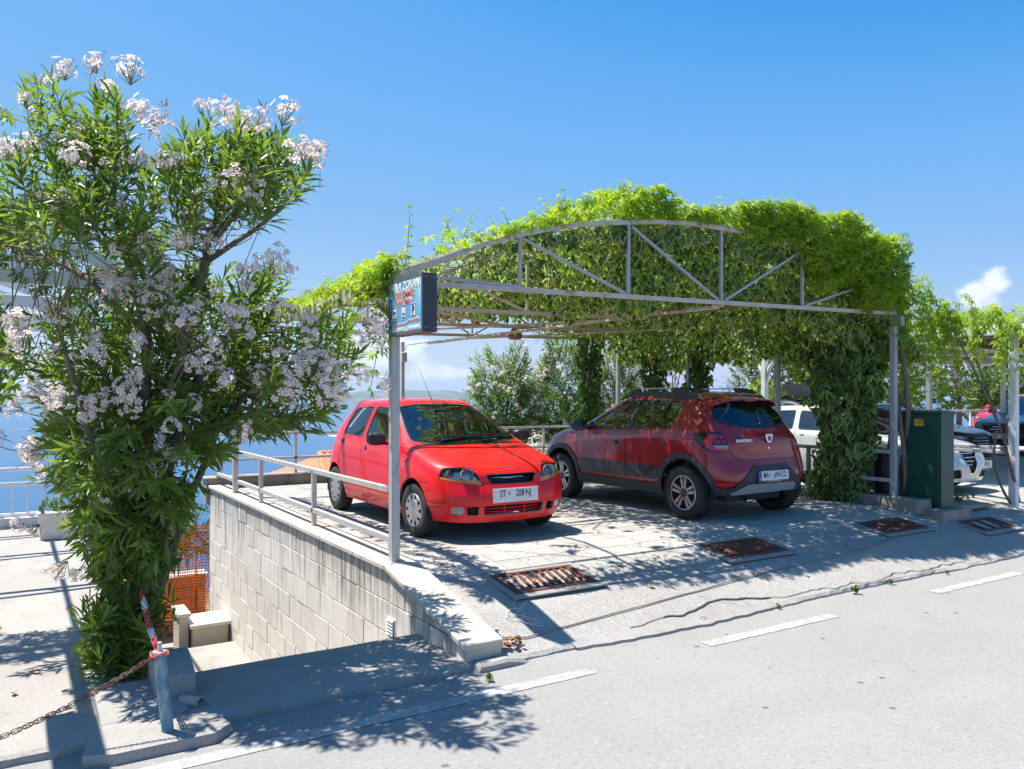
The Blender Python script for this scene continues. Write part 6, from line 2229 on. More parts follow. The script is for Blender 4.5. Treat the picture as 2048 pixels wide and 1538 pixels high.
# trailing sprays: down the front post, over the right-hand eave and toward the next pergola
trail = [((2.75, 6.42, 2.60), (2.62, 6.5, 1.55)), ((2.72, 6.6, 2.55), (2.55, 6.9, 1.75)), ((2.78, 6.35, 2.55), (2.70, 6.45, 1.9)), ((2.70, 6.8, 2.5), (2.6, 7.1, 1.95)), ((2.76, 6.5, 2.7), (2.68, 6.42, 2.1)), ((2.70, 6.5, 2.62), (2.6, 6.55, 2.05))]
for k in range(120):
    u = rnd.uniform(9.9, 11.2); v = rnd.uniform(6.1, 8.6)
    trail.append(((u - .2, v, min(top_z(u), 2.95 + rnd.uniform(-.1, .35))), (u + rnd.uniform(0, .35), v + rnd.uniform(-.25, .2), rnd.uniform(1.5, 2.5))))
for k in range(16):
    u = rnd.uniform(10.6, 11.6)
    trail.append(((u, 6.2 + rnd.uniform(-.3, .6), 2.75 - .12 * (u - 10.6) + rnd.uniform(-.2, .2)), (u + rnd.uniform(-.1, .5), 6.1 + rnd.uniform(-.3, .5), rnd.uniform(1.7, 2.4))))
for a, b in trail:
    pts = curve(a, b, (rnd.uniform(-.15, .15), rnd.uniform(-.1, .1), .12), 8)
    mb.tube(pts, .0035, 4, caps=False)
    for i, q in enumerate(pts):
        for s_ in range(2):
            an = rnd.uniform(0, 6.28)
            LP.append((q[0] + rnd.uniform(-.03, .03), q[1] + rnd.uniform(-.03, .03), q[2] + rnd.uniform(-.03, .03))); LD.append((math.cos(an), math.sin(an), -.7)); LN.append((rnd.uniform(-.4, .4), rnd.uniform(-.8, .1), .9)); LS.append(rnd.uniform(.075, .12))
put('stems', mb.mesh('stems', [M_DRYTWIG], smooth='all', recalc=False), creep, kind='stuff')
vv, ff, rim = creeper_leaf()
scatter('leaves', vv, ff, rim, frames(np.array(LD), np.array(LN)) * np.array(LS)[:, None, None], np.array(LP), nrng.uniform(0, 1, len(LP)), M_CREEP, creep, kind='stuff')
# woody creeper trunks rising beside the right-hand post
vine = thing('climbing_vine', 'bare twisted creeper stems rising behind the blue grey post beside the green cabinet', 'vine', (10.3, 6.5, 0))
for k in range(4):
    mb = MB()
    mb.tube([Vector((10.28 + .06 * math.sin(z * 1.1 + k * 2), 6.42 + .10 * math.cos(z * .9 + k * 1.7) + .05 * k, z * .42)) for z in range(7)], [.035 - .005 * k] * 7, 7)
    mb.build('stem', M_BARK, vine, smooth='all')


# ---------------------------------------------------------------- bushes and trees behind
def bush(name, label, cat, c, rad, n, length, tmpl, mat, group=None, stems=5, whorl=True, flowers=0, base_z=None, gap=.0, seed=1, trunk=None, per=12, fsize=1.0):
    """Crown of leaf tufts filling an uneven ellipsoid shell, on limbs from one foot."""
    r_ = random.Random(seed)
    bz = c[2] - rad[2] if base_z is None else base_z
    t = thing(name, label, cat, (c[0], c[1], bz), 0, group)
    tips, axes = [], []
    while len(tips) < n:
        d = Vector((r_.gauss(0, 1), r_.gauss(0, 1), r_.gauss(0, 1))).normalized()
        k = (.45 + .55 * r_.random() ** .5) * (.82 + .34 * noise.noise(d * 1.9 + Vector((seed * 3.1, 0, 0))) + .16 * noise.noise(d * 4.5 + Vector((0, seed, 0))))
        q = Vector((c[0] + d.x * rad[0] * k, c[1] + d.y * rad[1] * k, c[2] + d.z * rad[2] * k))
        if gap and noise.noise(q * 1.3 + Vector((seed, 0, 0))) < gap - .5:
            continue
        if q.z < bz + .1:
            continue
        tips.append(np.array(q)); axes.append(np.array((d + Vector((0, 0, .5))).normalized()))
    F_, P_ = tuft_leaves(tips, axes, per, length, spread=1.0, back=length * 2, droop=.2)
    vv, ff, rim = tmpl
    scatter('crown', vv, ff, rim, F_, P_, nrng.uniform(0, 1, len(P_)), mat, t, kind='stuff')
    if trunk:
        mb = MB(); mb.tube([(c[0], c[1], bz - .3), (c[0] + .1, c[1], (bz + c[2]) / 2), (c[0], c[1], c[2])], [trunk, trunk * .8, trunk * .5], 8); mb.build('trunk', M_BARK, t, smooth='all')
    mb = MB()
    for k in range(stems):
        q = r_.choice(tips)
        mb.tube(curve((c[0], c[1], bz if not trunk else (bz + c[2]) / 2), tuple(q), (r_.uniform(-.3, .3), r_.uniform(-.3, .3), .2), 5), [.035, .03, .025, .02, .014, .008], 5)
    put('branches', mb.mesh('branches', [M_BARK], smooth='all', recalc=False), t, kind='stuff')
    if flowers:
        for k in range(flowers):
            q = Vector(r_.choice(tips))
            o = bpy.data.objects.new('flower_cluster', fm[r_.choice((1, 2, 4, 5))]); COL.objects.link(o); o.parent = t; o.matrix_parent_inverse = pinv(t)
            o.location = q + Vector((-.08, -.12, .05)); o.rotation_euler = (r_.uniform(-.4, .9), r_.uniform(-.5, .5), r_.uniform(0, 6)); s_ = r_.uniform(.75, 1.1) * fsize; o.scale = (s_, s_, s_)
    return t


GH = 'oleanders along the seaward railing'
bush('oleander_bush', 'oleander bush with white pink blossom behind the railing right of the red hatchback', 'shrub', (8.9, 14.6, 1.2), (1.25, .75, 1.8), 760, .14, lance(.11), M_OLE, GH, 7, flowers=95, fsize=1.05, base_z=-.3, seed=3)
bush('oleander_bush', 'taller blossoming oleander behind the railing above the bonnet of the crossover', 'shrub', (10.5, 14.6, 1.45), (1.3, .8, 2.05), 860, .14, lance(.11), M_OLE, GH, 7, flowers=85, fsize=1.05, base_z=-.3, seed=4)
bush('oleander_bush', 'sparsely blossoming oleander behind the railing near the ivy columns', 'shrub', (12.2, 14.7, 1.4), (1.3, .8, 2.0), 760, .14, lance(.11), M_OLE, GH, 7, flowers=35, fsize=1.0, base_z=-.3, seed=5)
bush('olive_tree', 'thin grey green olive tree seen under the carport between two posts', 'tree', (16.2, 17.2, 1.9), (1.5, 1.2, 1.3), 300, .075, lance(.14), M_OLIVE, 'trees behind the car park', 9, base_z=-1, gap=.42, seed=6, trunk=.09, per=10)
bush('olive_tree', 'second olive tree beside the white forked pergola post', 'tree', (19.3, 17.0, 1.6), (1.2, 1.2, 1.4), 280, .075, lance(.14), M_OLIVE, 'trees behind the car park', 9, base_z=-1, gap=.35, seed=7, trunk=.08, per=10)
# ================================================================ things on the forecourt and the terrace
M_RUST = pm('rusty_iron', (.20, .075, .052), (.11, .045, .034), scale=14, rough=.85, bump=.3, bscale=90, metal=.2)


def grate(label, c, w, d, slope, n, yaw=0.0):
    t = thing('drain_grate', label, 'grate', c, 0, 'drain grates along the forecourt')
    LOCAL.add(t.name)
    t.rotation_euler = (slope, 0, yaw)
    mb = MB()
    for s in (1, -1):
        mb.box((0, s * (d / 2 + .035), -.002), (w + .14, .07, .016)); mb.box((s * (w / 2 + .035), 0, -.002), (.07, d, .016))
    mb.build('concrete_surround', pm('smooth_concrete', (.29, .28, .265), (.24, .232, .218), scale=8, rough=.85, bump=.1), t, bevel=.004)
    mb = MB()
    for s in (1, -1):
        mb.box((0, s * (d / 2 - .018), .004), (w, .036, .022)); mb.box((s * (w / 2 - .018), 0, .004), (.036, d - .072, .022))
    mb.build('frame', M_RUST, t, bevel=.003)
    mb = MB(); mb.box((0, 0, -.030), (w - .06, d - .06, .012)); mb.build('silt', pm('silt_leaves', (.16, .12, .09), (.34, .27, .21), scale=60, rough=1, bump=.8, bscale=80), t)
    bar = MB(); bar.box((0, 0, 0), (.026, d - .07, .016)); bar = bar.mesh('bar', [M_RUST], bevel=.004)
    for i in range(n):
        o = put('bar', bar, t); o.location = (-w / 2 + .036 + (w - .072) * (i + .5) / n, 0, .002); o.rotation_euler = (0, 0, R(-9))


GS = math.atan(.155)
grate('rusty barred drain grate nearest the end of the stone wall', (3.93, 5.76, apron_z(0, 5.76) + .006), .84, .44, GS, 10)
grate('rusty drain grate in front of the rear wheel of the crossover', (6.48, 5.80, apron_z(0, 5.80) + .006), .84, .44, GS, 14)
grate('dark drain grate in the shade in front of the green cabinet', (9.12, 5.83, apron_z(0, 5.83) + .006), .84, .42, GS, 16)
grate('red brown drain cover at the far right beyond the green cabinet', (10.65, 5.50, apron_z(0, 5.5) + .008), .74, .36, R(12), 3)

# ---------------------------------------------------------------- the green electricity cabinet
cb = thing('electricity_cabinet', 'dark green metal electricity cabinet with a yellow warning sticker on a concrete plinth', 'cabinet', (10.0, 5.95, 0))
p0 = at_ground(1808, 1008, .02); p1 = at_ground(1880, 1018, .02); p2 = at_ground(1905, 1014, .02)
U0, V1, V0 = (p0.x + p1.x) / 2, p0.y, p1.y
W_, D_ = .30, V1 - V0
Zt = EYE - (826 - 792) / 1600 * (math.sin(R(32)) * U0 + math.cos(R(32)) * V1)
M_CAB = pm('green_cabinet_paint', (.006, .055, .045), (.010, .075, .058), scale=5, rough=.42, bump=.05, c3=(.03, .10, .075), c3scale=2.5, stretch=(1, 1, .35))
mb = MB(); mb.box((U0 + W_ / 2, (V0 + V1) / 2, (Zt + .02) / 2), (W_, D_, Zt - .02)); mb.build('cabinet_body', M_CAB, cb, bevel=.008, segs=2)
mb = MB(); mb.prism([(U0 - .02, Zt), (U0 + W_ + .02, Zt), (U0 + W_ + .02, Zt + .025), (U0 + W_ / 2, Zt + .045), (U0 - .02, Zt + .025)], V0 - .02, V1 + .02, 'y'); mb.build('cabinet_lid', M_CAB, cb, bevel=.004)
mb = MB(); mb.box((U0 - .004, (V0 + V1) / 2 + .005, (Zt + .06) / 2), (.012, D_ - .055, Zt - .12)); dr = mb.build('cabinet_door', M_CAB, cb, bevel=.004)
for zz in (.26, .78):
    for cc in (.30, .72):
        for k in range(4):
            mb = MB(); mb.box((0, 0, 0), (.004, .085, .014), Matrix.Rotation(R(-35), 3, 'Y'))
            o = mb.build('louvre', M_CAB, dr); o.location = (U0 - .013, V0 + D_ * cc, Zt * zz + .035 * k)
mb = MB(); mb.lathe([(0, -.02), (.012, -.018), (.014, 0)], 12, Matrix.Translation((U0 - .01, V0 + D_ * .84, Zt * .52)) @ Matrix.Rotation(R(-90), 4, 'Z')); mb.box((U0 - .022, V0 + D_ * .84, Zt * .50), (.01, .012, .05)); mb.build('lock', CM['chrome'], cb)
zs = Zt * .905
mb = MB(); mb.box((U0 - .0115, V0 + D_ * .56, zs), (.003, .125, .09)); st = mb.build('warning_sticker', pm('yellow_sticker', (.78, .50, .02), (.7, .43, .02), scale=12, rough=.5), cb)
SM = Matrix(((0, 0, -1), (-1, 0, 0), (0, 1, 0))).to_4x4()
for tx, zz, sz in (('OPREZ', .022, .030), ('NAPON', -.004, .026)):
    m_ = SM.copy(); m_.translation = Vector((U0 - .014, V0 + D_ * .56 - .018, zs + zz))
    place_text(tx, sz, pm('sticker_ink', (.22, .10, .01), rough=.6), st, m_, bold=.0008, sx=.8)
mb = MB()
mb.prism([(.045, .03), (.030, .004), (.038, .004), (.026, -.032), (.050, .0), (.041, .0), (.056, .03)], U0 - .0145, U0 - .0135, 'x')
mb.v = [(x, y + V0 + D_ * .56, z + zs) for x, y, z in mb.v]; mb.build('lightning_symbol', MATS['sticker_ink'], st)
mb = MB(); mb.box((U0 + .10, (V0 + V1) / 2 - .02, -.06), (.66, .82, .155)); mb.build('plinth', M_PARA, cb, bevel=.02, segs=2)
# a stone slab and black bin beyond
mb = MB(); mb.box((11.1, 6.15, -.02), (.9, .5, .06)); slab = thing('stone_slab', 'flat grey stone slab lying on the ground right of the green cabinet', 'slab', (11.1, 6.15, 0)); mb.build('slab_body', M_PARA, slab, bevel=.02)
bin_ = thing('waste_bin', 'black cylindrical waste bin behind the railing left of the blue grey post', 'bin', (10.5, 6.75, 0))
mb = MB(); Mx = Matrix.Translation((10.48, 6.78, 0)) @ Matrix.Rotation(R(90), 4, 'X')
mb.lathe([(.0, 0), (.155, 0), (.175, .72), (.16, .72), (.15, .1)], 28, Mx); mb.build('bin_body', CM['trim'], bin_, smooth=True)
mb = MB(); mb.lathe([(.182, .70), (.182, .735), (.165, .735), (.165, .70)], 28, Mx, closed=True); mb.build('bin_rim', CM['trim'], bin_, smooth=True)
mb = MB(); mb.lathe([(.168, .30), (.172, .30), (.173, .33), (.169, .33)], 28, Mx, closed=True); mb.build('bin_band', CM['silver'], bin_, smooth=True)

# ---------------------------------------------------------------- leaning pole, chains
M_POLE = pm('flaking_blue_paint', (.055, .20, .29), (.30, .33, .33), scale=11, rough=.55, bump=.2, bscale=60, lo=.44, hi=.60, c3=(.35, .37, .37), c3scale=2.2, c3lo=.5, c3hi=.6, stretch=(1, 1, .5))
pole = thing('bollard_pole', 'leaning square steel pole with flaking blue paint at the road edge', 'pole', (.72, 4.75, -.37))
pb, pt_ = Vector((.735, 4.76, -.40)), at_depth(319, 1306, 4.40)
mb = MB(); mb.tube([pb, pb.lerp(pt_, .5), pt_], .032, 12); mb.build('pole_shaft', M_POLE, pole, smooth=True)
mb = MB(); mb.tube([pt_ - Vector((0, 0, .004)), pt_ + Vector((0, 0, .012))], .036, 12); mb.tube([pt_, pt_ + Vector((0, 0, .06))], .012, 8); mb.build('pole_cap', M_GALV, pole, smooth=True)
mb = MB(); mb.prism([(.30, 4.66), (.45, 4.60), (.95, 4.60), (1.06, 4.70), (1.0, 4.95), (.36, 4.98)], -.45, -.355, 'z'); mb.build('pole_footing', M_PAVE, pole, bevel=.03, segs=2, smooth=True)


def chain(name, label, path, n, link, mats_, cat='chain'):
    """A chain of alternating oval links along a sagging path."""
    t = thing(name, label, cat, path[0])
    L_, W2, r_ = link
    ov = []
    for k in range(12):
        a = 2 * math.pi * k / 12
        ov.append(Vector(((L_ / 2 - W2 / 2) * (1 if math.cos(a) > 0 else -1) * (abs(math.cos(a)) > .01) + W2 / 2 * math.cos(a), W2 / 2 * math.sin(a), 0)))
    mb = MB(); mb.tube(ov + [ov[0]], r_, 5, caps=False)
    ms = [mb.mesh('link', [m_], smooth='all') for m_ in mats_]
    ms = [ms[0]] + [m.copy() for m in ms[1:]] if False else ms
    pts = [Vector(p) for p in path]
    seg = [0]
    for a, b in zip(pts, pts[1:]):
        seg.append(seg[-1] + (b - a).length)
    for i in range(n):
        s = (i + .5) / n * seg[-1]
        k = max(j for j in range(len(seg)) if seg[j] <= s); k = min(k, len(pts) - 2)
        f_ = (s - seg[k]) / max(1e-6, seg[k + 1] - seg[k])
        q = pts[k].lerp(pts[k + 1], f_); d = (pts[k + 1] - pts[k]).normalized()
        o = put('link', ms[(i // 5) % len(ms)], t)
        o.location = q
        o.rotation_euler = (d.to_track_quat('X', 'Z').to_matrix() @ Matrix.Rotation(R(90) * (i % 2) + rnd.uniform(-.3, .3), 3, 'X')).to_euler()
    return t


M_CRED = pm('red_plastic_chain', (.50, .02, .03), (.62, .10, .10), scale=20, rough=.4); M_CWHITE = pm('white_plastic_chain', (.75, .74, .72), rough=.45)
top = pt_ + Vector((0, 0, .01))
q1 = at_depth(283, 1180, 5.25)
chain('plastic_chain', 'red and white plastic chain running from the leaning pole up to the oleander', curve(top, q1, (0, 0, -.10), 10), 34, (.052, .030, .0048), [M_CRED, M_CRED, M_CWHITE])
q2 = Vector((-.62, 4.74, -.30))
chain('iron_chain', 'rusty iron chain sagging from the leaning pole to the ground at the left', curve(top - Vector((0, 0, .01)), q2, (0, 0, -.16), 16), 52, (.046, .024, .0030), [M_RUST, pm('worn_iron', (.20, .16, .13), (.1, .06, .045), scale=30, rough=.7, metal=.5)])
mb = MB()
mb.tube([top + Vector((.045 * math.cos(a), .045 * math.sin(a), -.012 + .01 * math.sin(3 * a))) for a in lin(0, 6.28, 14)], .006, 5, caps=False); mb.build('chain_loop', M_CRED, pole, smooth='all')

# small debris: a broken pipe by the pier, a cut-off post stub, cable, string, weeds and fallen leaves
deb = thing('broken_pipe', 'short rusty end of broken pipe lying beside the concrete pier', 'pipe', (1.05, 5.25, -.36))
pc = at_ground(382, 1402, -.35)
mb = MB(); mb.lathe([(.03, -.08), (.034, -.08), (.034, .07), (.026, .075), (.026, -.08)], 14, Matrix.Translation(pc) @ Matrix.Rotation(R(35), 4, 'Z')); mb.build('pipe_wall', pm('chalky_pipe', (.45, .44, .42), (.3, .18, .12), scale=10, rough=.8), deb, smooth=True)
for k in range(5):
    mb = MB(); s_ = rnd.uniform(.012, .03); mb.box((0, 0, 0), (s_ * 2, s_ * 1.5, s_)); r_ = thing('stone_chip', 'small broken stone chip lying by the pipe at the pier', 'stone', pc + Vector((rnd.uniform(-.15, .2), rnd.uniform(-.14, .1), -.015)), rnd.uniform(0, 3), 'stone chips'); LOCAL.add(r_.name); mb.build('chip_body', M_PAVE, r_, bevel=.006)
stub = thing('pipe_stub', 'short cut off steel pipe stub standing by the end of the stone coping', 'pipe', at_ground(992, 1275, -.3))
sp = at_ground(993, 1277, apron_z(0, 5.05)); mb = MB(); mb.tube([sp, sp + Vector((0, 0, .075))], .017, 10); mb.build('stub_wall', M_GALV, stub, smooth=True)
cabl = thing('ground_cable', 'thin grey cable lying across the forecourt from the wall end to the far cabinet', 'cable', (3.1, 5.1, -.3))
mb = MB(); pts = []
for a, b in zip([(3.02, 5.10), (3.3, 5.04), (4.31, 5.13), (5.0, 5.19), (5.83, 5.27), (7.0, 5.34), (8.17, 5.43)], [(3.3, 5.04), (4.31, 5.13), (5.0, 5.19), (5.83, 5.27), (7.0, 5.34), (8.17, 5.43), (8.9, 5.6)]):
    for i in range(8):
        t = i / 8; u, v = a[0] + (b[0] - a[0]) * t, a[1] + (b[1] - a[1]) * t + .018 * noise.noise((u * 3 if i else 0, 1, 0))
        pts.append((u, v, apron_z(u, v) + .008))
mb.tube(pts, .0055, 5); mb.build('cable_run', pm('dirty_cable', (.22, .2, .17), rough=.8), cabl, smooth='all')
strg = thing('string_tangle', 'loose tangle of thin white string on the forecourt beside the wall end', 'string', (3.2, 5.4, -.2))
mb = MB(); c0 = at_ground(1035, 1235, -.24); pts = []
for i in range(70):
    a = i * .42
    u, v = c0.x + .09 * math.sin(a * .9) + .06 * math.sin(a * .31) + .0008 * i, c0.y - .16 + .0045 * i + .05 * math.cos(a * 1.1)
    pts.append((u, v, apron_z(u, v) + .008 + .012 * abs(math.sin(a * .5))))
mb.tube(pts, .0028, 4); mb.build('string_run', pm('white_string', (.62, .62, .58), rough=.9), strg, smooth='all')
M_DRY = leafmat('dry_leaf', (.20, .085, .035), (.38, .22, .10), trans=.2, rough=.8, spec=.1)
dl = MB(); dl.add([(0, -.03, 0), (-.02, 0, .012), (0, .004, .002), (.02, 0, .014), (0, .035, .004)], [(0, 2, 1), (0, 3, 2), (1, 2, 4), (2, 3, 4)])
me_dry = leaf_mesh('fallen_leaf', dl.v, dl.f, [0] * 5, M_DRY, 0.0)
def leaf_place(u, v, lift=0.0):
    z = apron_z(u, v) if u > 2.6 else -.366
    if v > 6.03 and u > 2.9: z = .012
    return Matrix.Translation((u, v, z + .012 + lift)) @ Matrix.Rotation(rnd.uniform(0, 6.28), 4, 'Z') @ Matrix.Rotation(rnd.uniform(-.4, .4), 4, 'X') @ Matrix.Scale(rnd.uniform(.6, 1.15), 4)


for c_, r_, n_ in ((at_ground(1020, 1290, -.33), .10, 26), (Vector((3.93, 5.76, 0)), .33, 24), (Vector((6.48, 5.8, 0)), .33, 18), (Vector((9.12, 5.83, 0)), .3, 10)):
    F_, P_ = [], []
    for i in range(n_):
        m_ = leaf_place(c_.x + rnd.uniform(-r_, r_), c_.y + rnd.uniform(-r_, r_) * .5, .004 if c_.x > 3.3 else rnd.uniform(0, .03))
        F_.append(np.array(m_.to_3x3())); P_.append(m_.translation[:])
    scatter('leaf_litter', dl.v, dl.f, [0] * 5, np.array(F_), np.array(P_), nrng.uniform(0, 1, n_), M_DRY, None, kind='stuff')
for k in range(44):
    fore = k < 18
    u, v = (rnd.uniform(3.2, 9), rnd.uniform(5.0, 6.9)) if fore else (rnd.uniform(-1.6, .5), rnd.uniform(5, 8.6))
    o = put('fallen_leaf', me_dry, None, label='curled brown fallen leaf lying loose on the forecourt before the parked cars' if fore else 'dry brown fallen leaf lying loose on the terrace left of the oleander', category='leaf', group='leaves fallen on the forecourt' if fore else 'leaves fallen on the terrace', kind='thing')
    o.matrix_basis = leaf_place(u, v)
for (px, py, s_) in ((1418, 1250, .0), (1710, 1184, .7), (1783, 1166, .4), (1896, 1146, .35), (1560, 1214, .3), (980, 1358, .4)):
    if not s_: continue
    g_ = at_ground(px, py, -.40)
    t = thing('weed', {1418: 'small green weed in the road edge crack left of the others', 1710: 'largest green weed tuft growing from the crack along the road edge', 1783: 'middle sized weed right of the largest tuft along the road edge', 1896: 'farthest small weed at the right along the road edge', 1560: 'tiny weed sprout between the dashes along the road edge', 980: 'little weed beside the end of the stone wall at the road edge'}[px], 'weed', g_, 0, 'weeds along the road edge')
    tp = [np.array(g_) + np.array([rnd.uniform(-.04, .04) * s_, rnd.uniform(-.02, .02), rnd.uniform(.02, .08) * s_]) for _ in range(6)]
    F_, P_ = tuft_leaves(tp, [np.array([rnd.uniform(-.5, .5), rnd.uniform(-.5, 0), 1]) for _ in tp], 8, .05 * s_ + .012, back=.03)
    vv, ff, rim = oval_leaf(.25)
    scatter('leaves', vv, ff, rim, F_, P_, nrng.uniform(0, 1, len(P_)), M_BUSH, t, kind='stuff')

# ---------------------------------------------------------------- white pergola over the left terrace
lp_ = thing('pergola', 'white steel arched pergola over the left terrace behind the oleander', 'pergola', (-2.4, 9.8, -.37), 0, 'white pergolas')
LARCH = [(.78, 2.60), (-.5, 3.06), (-1.85, 3.34), (-3.2, 3.44), (-4.6, 3.34), (-5.9, 3.05), (-7.2, 2.60)]
for v in (7.7, 9.75, 11.8, 13.3):
    mb = MB()
    for p, q in zip(LARCH, LARCH[1:]):
        mb.bar((p[0], v, p[1]), (q[0], v, q[1]), .05, .09)
    tr = mb.build('arch_truss', M_WHITE, lp_)
    mb = MB(); mb.bar((.80, v, 2.48), (-7.2, v, 2.48), .06, .125); mb.build('bottom_chord', M_WHITE, tr, bevel=.004)
    for u, z in LARCH[1:-1]:
        mb = MB(); mb.bar((u, v, 2.54), (u, v, z - .03), .03); mb.build('upright', M_WHITE, tr)
for u, z in LARCH:
    mb = MB(); mb.bar((u, 7.6, z + .03), (u, 13.4, z + .03), .04); mb.build('purlin', M_WHITE, lp_)
for v in (7.7, 10.4, 13.3):
    for u in (.78, -7.1):
        mb = MB(); mb.bar((u, v, -.40), (u, v, 2.46), .085); mb.build('post', M_WHITE, lp_, bevel=.004)
# the neighbour's sign hangs from the road-side arm of this pergola, out of the picture to the left
mb = MB(); mb.bar((-.40, 7.7, 2.48), (-.40, 5.6, 2.48), .07, .10); mb.build('sign_arm', M_WHITE, lp_)
sign_box((-.47, 5.40, 1.98), 'second plain light box sign under the arm of the left pergola, shading the terrace', False)
lv = thing('creeper', 'green creeper leaves hanging among the white beams of the left pergola', 'creeper', (-2, 9, 2.5))


def left_vine():
    u = rnd.uniform(-2.2, .8); v = rnd.uniform(7.6, 8.3)
    z = np.interp(-u, [-.9, .5, 1.85, 3.2, 4.6, 6], [2.55, 3.06, 3.34, 3.44, 3.34, 3.05])
    return (u, v, z + .28 - (.25 + .65 * max(0, .6 + noise.noise((u * .9, v * .9, 1)))) * rnd.random())


n_ = 1300
P = np.array([left_vine() for _ in range(n_)])
D = unit(n_); D[:, 2] -= .6
Nn = unit(n_) * .8 + np.array([0, -.3, .6])
vv, ff, rim = creeper_leaf()
scatter('leaves', vv, ff, rim, frames(D, Nn) * (.115 * nrng.uniform(.6, 1.2, n_))[:, None, None], P, nrng.uniform(0, .75, n_), leafmat('shaded_creeper_leaf', (.05, .115, .02), (.14, .23, .04), trans=.38, tcol=(1.3, 1.4, .5)), lv, kind='stuff')
# a hanging sprig at the very left
mb = MB(); LP, LD, LN, LS = [], [], [], []
for a, b in (((-60, 640), (25, 770)), ((-40, 660), (40, 730)), ((-60, 600), (5, 700)), ((-40, 200), (15, 235)), ((-40, 640), (10, 790))):
    pts = curve(at_depth(a[0], a[1], 6.6), at_depth(b[0], b[1], 6.5), (0, 0, .06), 7)
    mb.tube(pts, .004, 4)
    for q in pts[2:]:
        for s_ in range(3):
            an = rnd.uniform(0, 6.28); LP.append(q[:]); LD.append((math.cos(an), math.sin(an), -.5)); LN.append((0, -.6, .7)); LS.append(rnd.uniform(.09, .13))
put('stems', mb.mesh('stems', [M_TWIG], recalc=False), lv, kind='stuff')
scatter('sprig_leaves', vv, ff, rim, frames(np.array(LD), np.array(LN)) * np.array(LS)[:, None, None], np.array(LP), nrng.uniform(0, 1, len(LP)), M_CREEP, lv, kind='stuff')

# white railing at the seaward edge of the terrace, planters
rl = thing('railing', 'white barred railing at the seaward end of the left terrace', 'railing', (-3, 13.5, -.37))
for z, w in ((.45, .05), (.235, .055), (-.20, .05)):
    mb = MB(); mb.bar((-12, 13.45, z), (.62, 13.45, z), w); mb.build('rail', M_WHITE, rl, bevel=.004)
bal = MB(); bal.bar((0, 0, -.20), (0, 0, .235), .022); bal = bal.mesh('baluster', [M_WHITE])
for i in range(54):
    o = put('baluster', bal, rl); o.location = (.55 - .185 * i, 13.45, 0)
for u in (.60, -2.4, -5.4):
    mb = MB(); mb.bar((u, 13.45, -.30), (u, 13.45, .45), .05); mb.build('rail_post', M_WHITE, rl)
mb = MB(); mb.box((-5.7, 13.47, -.30), (12.6, .22, .14)); mb.build('white_kerb', pm('white_kerb_paint', (.74, .73, .70), (.62, .6, .57), scale=4, rough=.8), rl, bevel=.01)
for nm, lb, c, s_ in (('planter', 'white rectangular planter trough with green leaves on the terrace behind the oleander', (.50, 12.05, -.20), (.44, .28, .33)), ('planter', 'small terracotta coloured pot beside the white planter trough', (.80, 12.0, -.24), (.13, .2, .25))):
    t = thing(nm, lb, 'planter', (c[0], c[1], c[2] - s_[2] / 2))
    mb = MB(); x, y, z = s_[0] / 2, s_[1] / 2, s_[2] / 2
    b_ = [(c[0] + a * x * .88, c[1] + d * y * .88, c[2] - z) for a, d in ((-1, -1), (1, -1), (1, 1), (-1, 1))]; t_ = [(c[0] + a * x, c[1] + d * y, c[2] + z) for a, d in ((-1, -1), (1, -1), (1, 1), (-1, 1))]
    mb.add(b_ + t_, [(3, 2, 1, 0), (4, 5, 6, 7)] + [(i, (i + 1) % 4, 4 + (i + 1) % 4, 4 + i) for i in range(4)])
    mb.build('trough', pm('planter_white', (.66, .65, .61), (.55, .52, .46), scale=5, rough=.8, bump=.1) if s_[0] > .3 else pm('pot_clay', (.45, .33, .24), (.35, .26, .2), scale=6, rough=.9), t, bevel=.01)
    if s_[0] > .3:
        mb = MB(); mb.box((c[0], c[1], c[2] + z + .012), (s_[0] + .03, s_[1] + .03, .03)); mb.build('trough_rim', MATS['planter_white'], t, bevel=.008)
        tp = [np.array([c[0] + rnd.uniform(-x, x), c[1] + rnd.uniform(-y, y), c[2] + z + rnd.uniform(.05, .2)]) for _ in range(26)]
        F_, P_ = tuft_leaves(tp, [np.array([rnd.uniform(-.5, .5), rnd.uniform(-.5, .5), 1]) for _ in tp], 9, .08, back=.1)
        scatter('leaves', *oval_leaf(.2), F_, P_, nrng.uniform(0, 1, len(P_)), M_BUSH, t, kind='stuff')

# ---------------------------------------------------------------- building site seen down the steps: orange netting, bricks
M_ORANGE = pm('orange_netting', (.95, .25, .02), (.85, .19, .015), scale=6, rough=.5)
net = thing('safety_net', 'orange plastic safety netting strung beyond the steps left of the stone wall', 'net', (2.3, 15.0, -2.4))
mb = MB(); na, nb = 46, 34
A, B = Vector((1.25, 15.1, 0)), Vector((3.0, 14.5, 0))
grid = lambda i, j: A.lerp(B, i / na) + Vector((.03 * math.sin(i * .5 + j * .3), .04 * math.sin(i * .33 + j * .2), -2.35 + 1.62 * j / nb + .03 * math.sin(i * .35) * (j / nb)))
for i in range(na + 1):
    for j in range(nb):
        if i < na: mb.bar(grid(i, j), grid(i + 1, j), .010, .017)
        mb.bar(grid(i, j), grid(i, j + 1), .010, .011)
put('netting', mb.mesh('netting', [M_ORANGE], recalc=False), net, kind='stuff')
for i in (4, 20, 38):
    mb = MB(); q = grid(i, 0); mb.tube([(q.x, q.y + .03, -2.7), (q.x, q.y + .03, -.68)], .012, 6); mb.build('net_stake', M_RUST, net)
br = thing('brick_pallet', 'pallet of orange hollow bricks behind the safety netting with a white sheet on top', 'brick stack', (2.3, 15.9, -2.9))
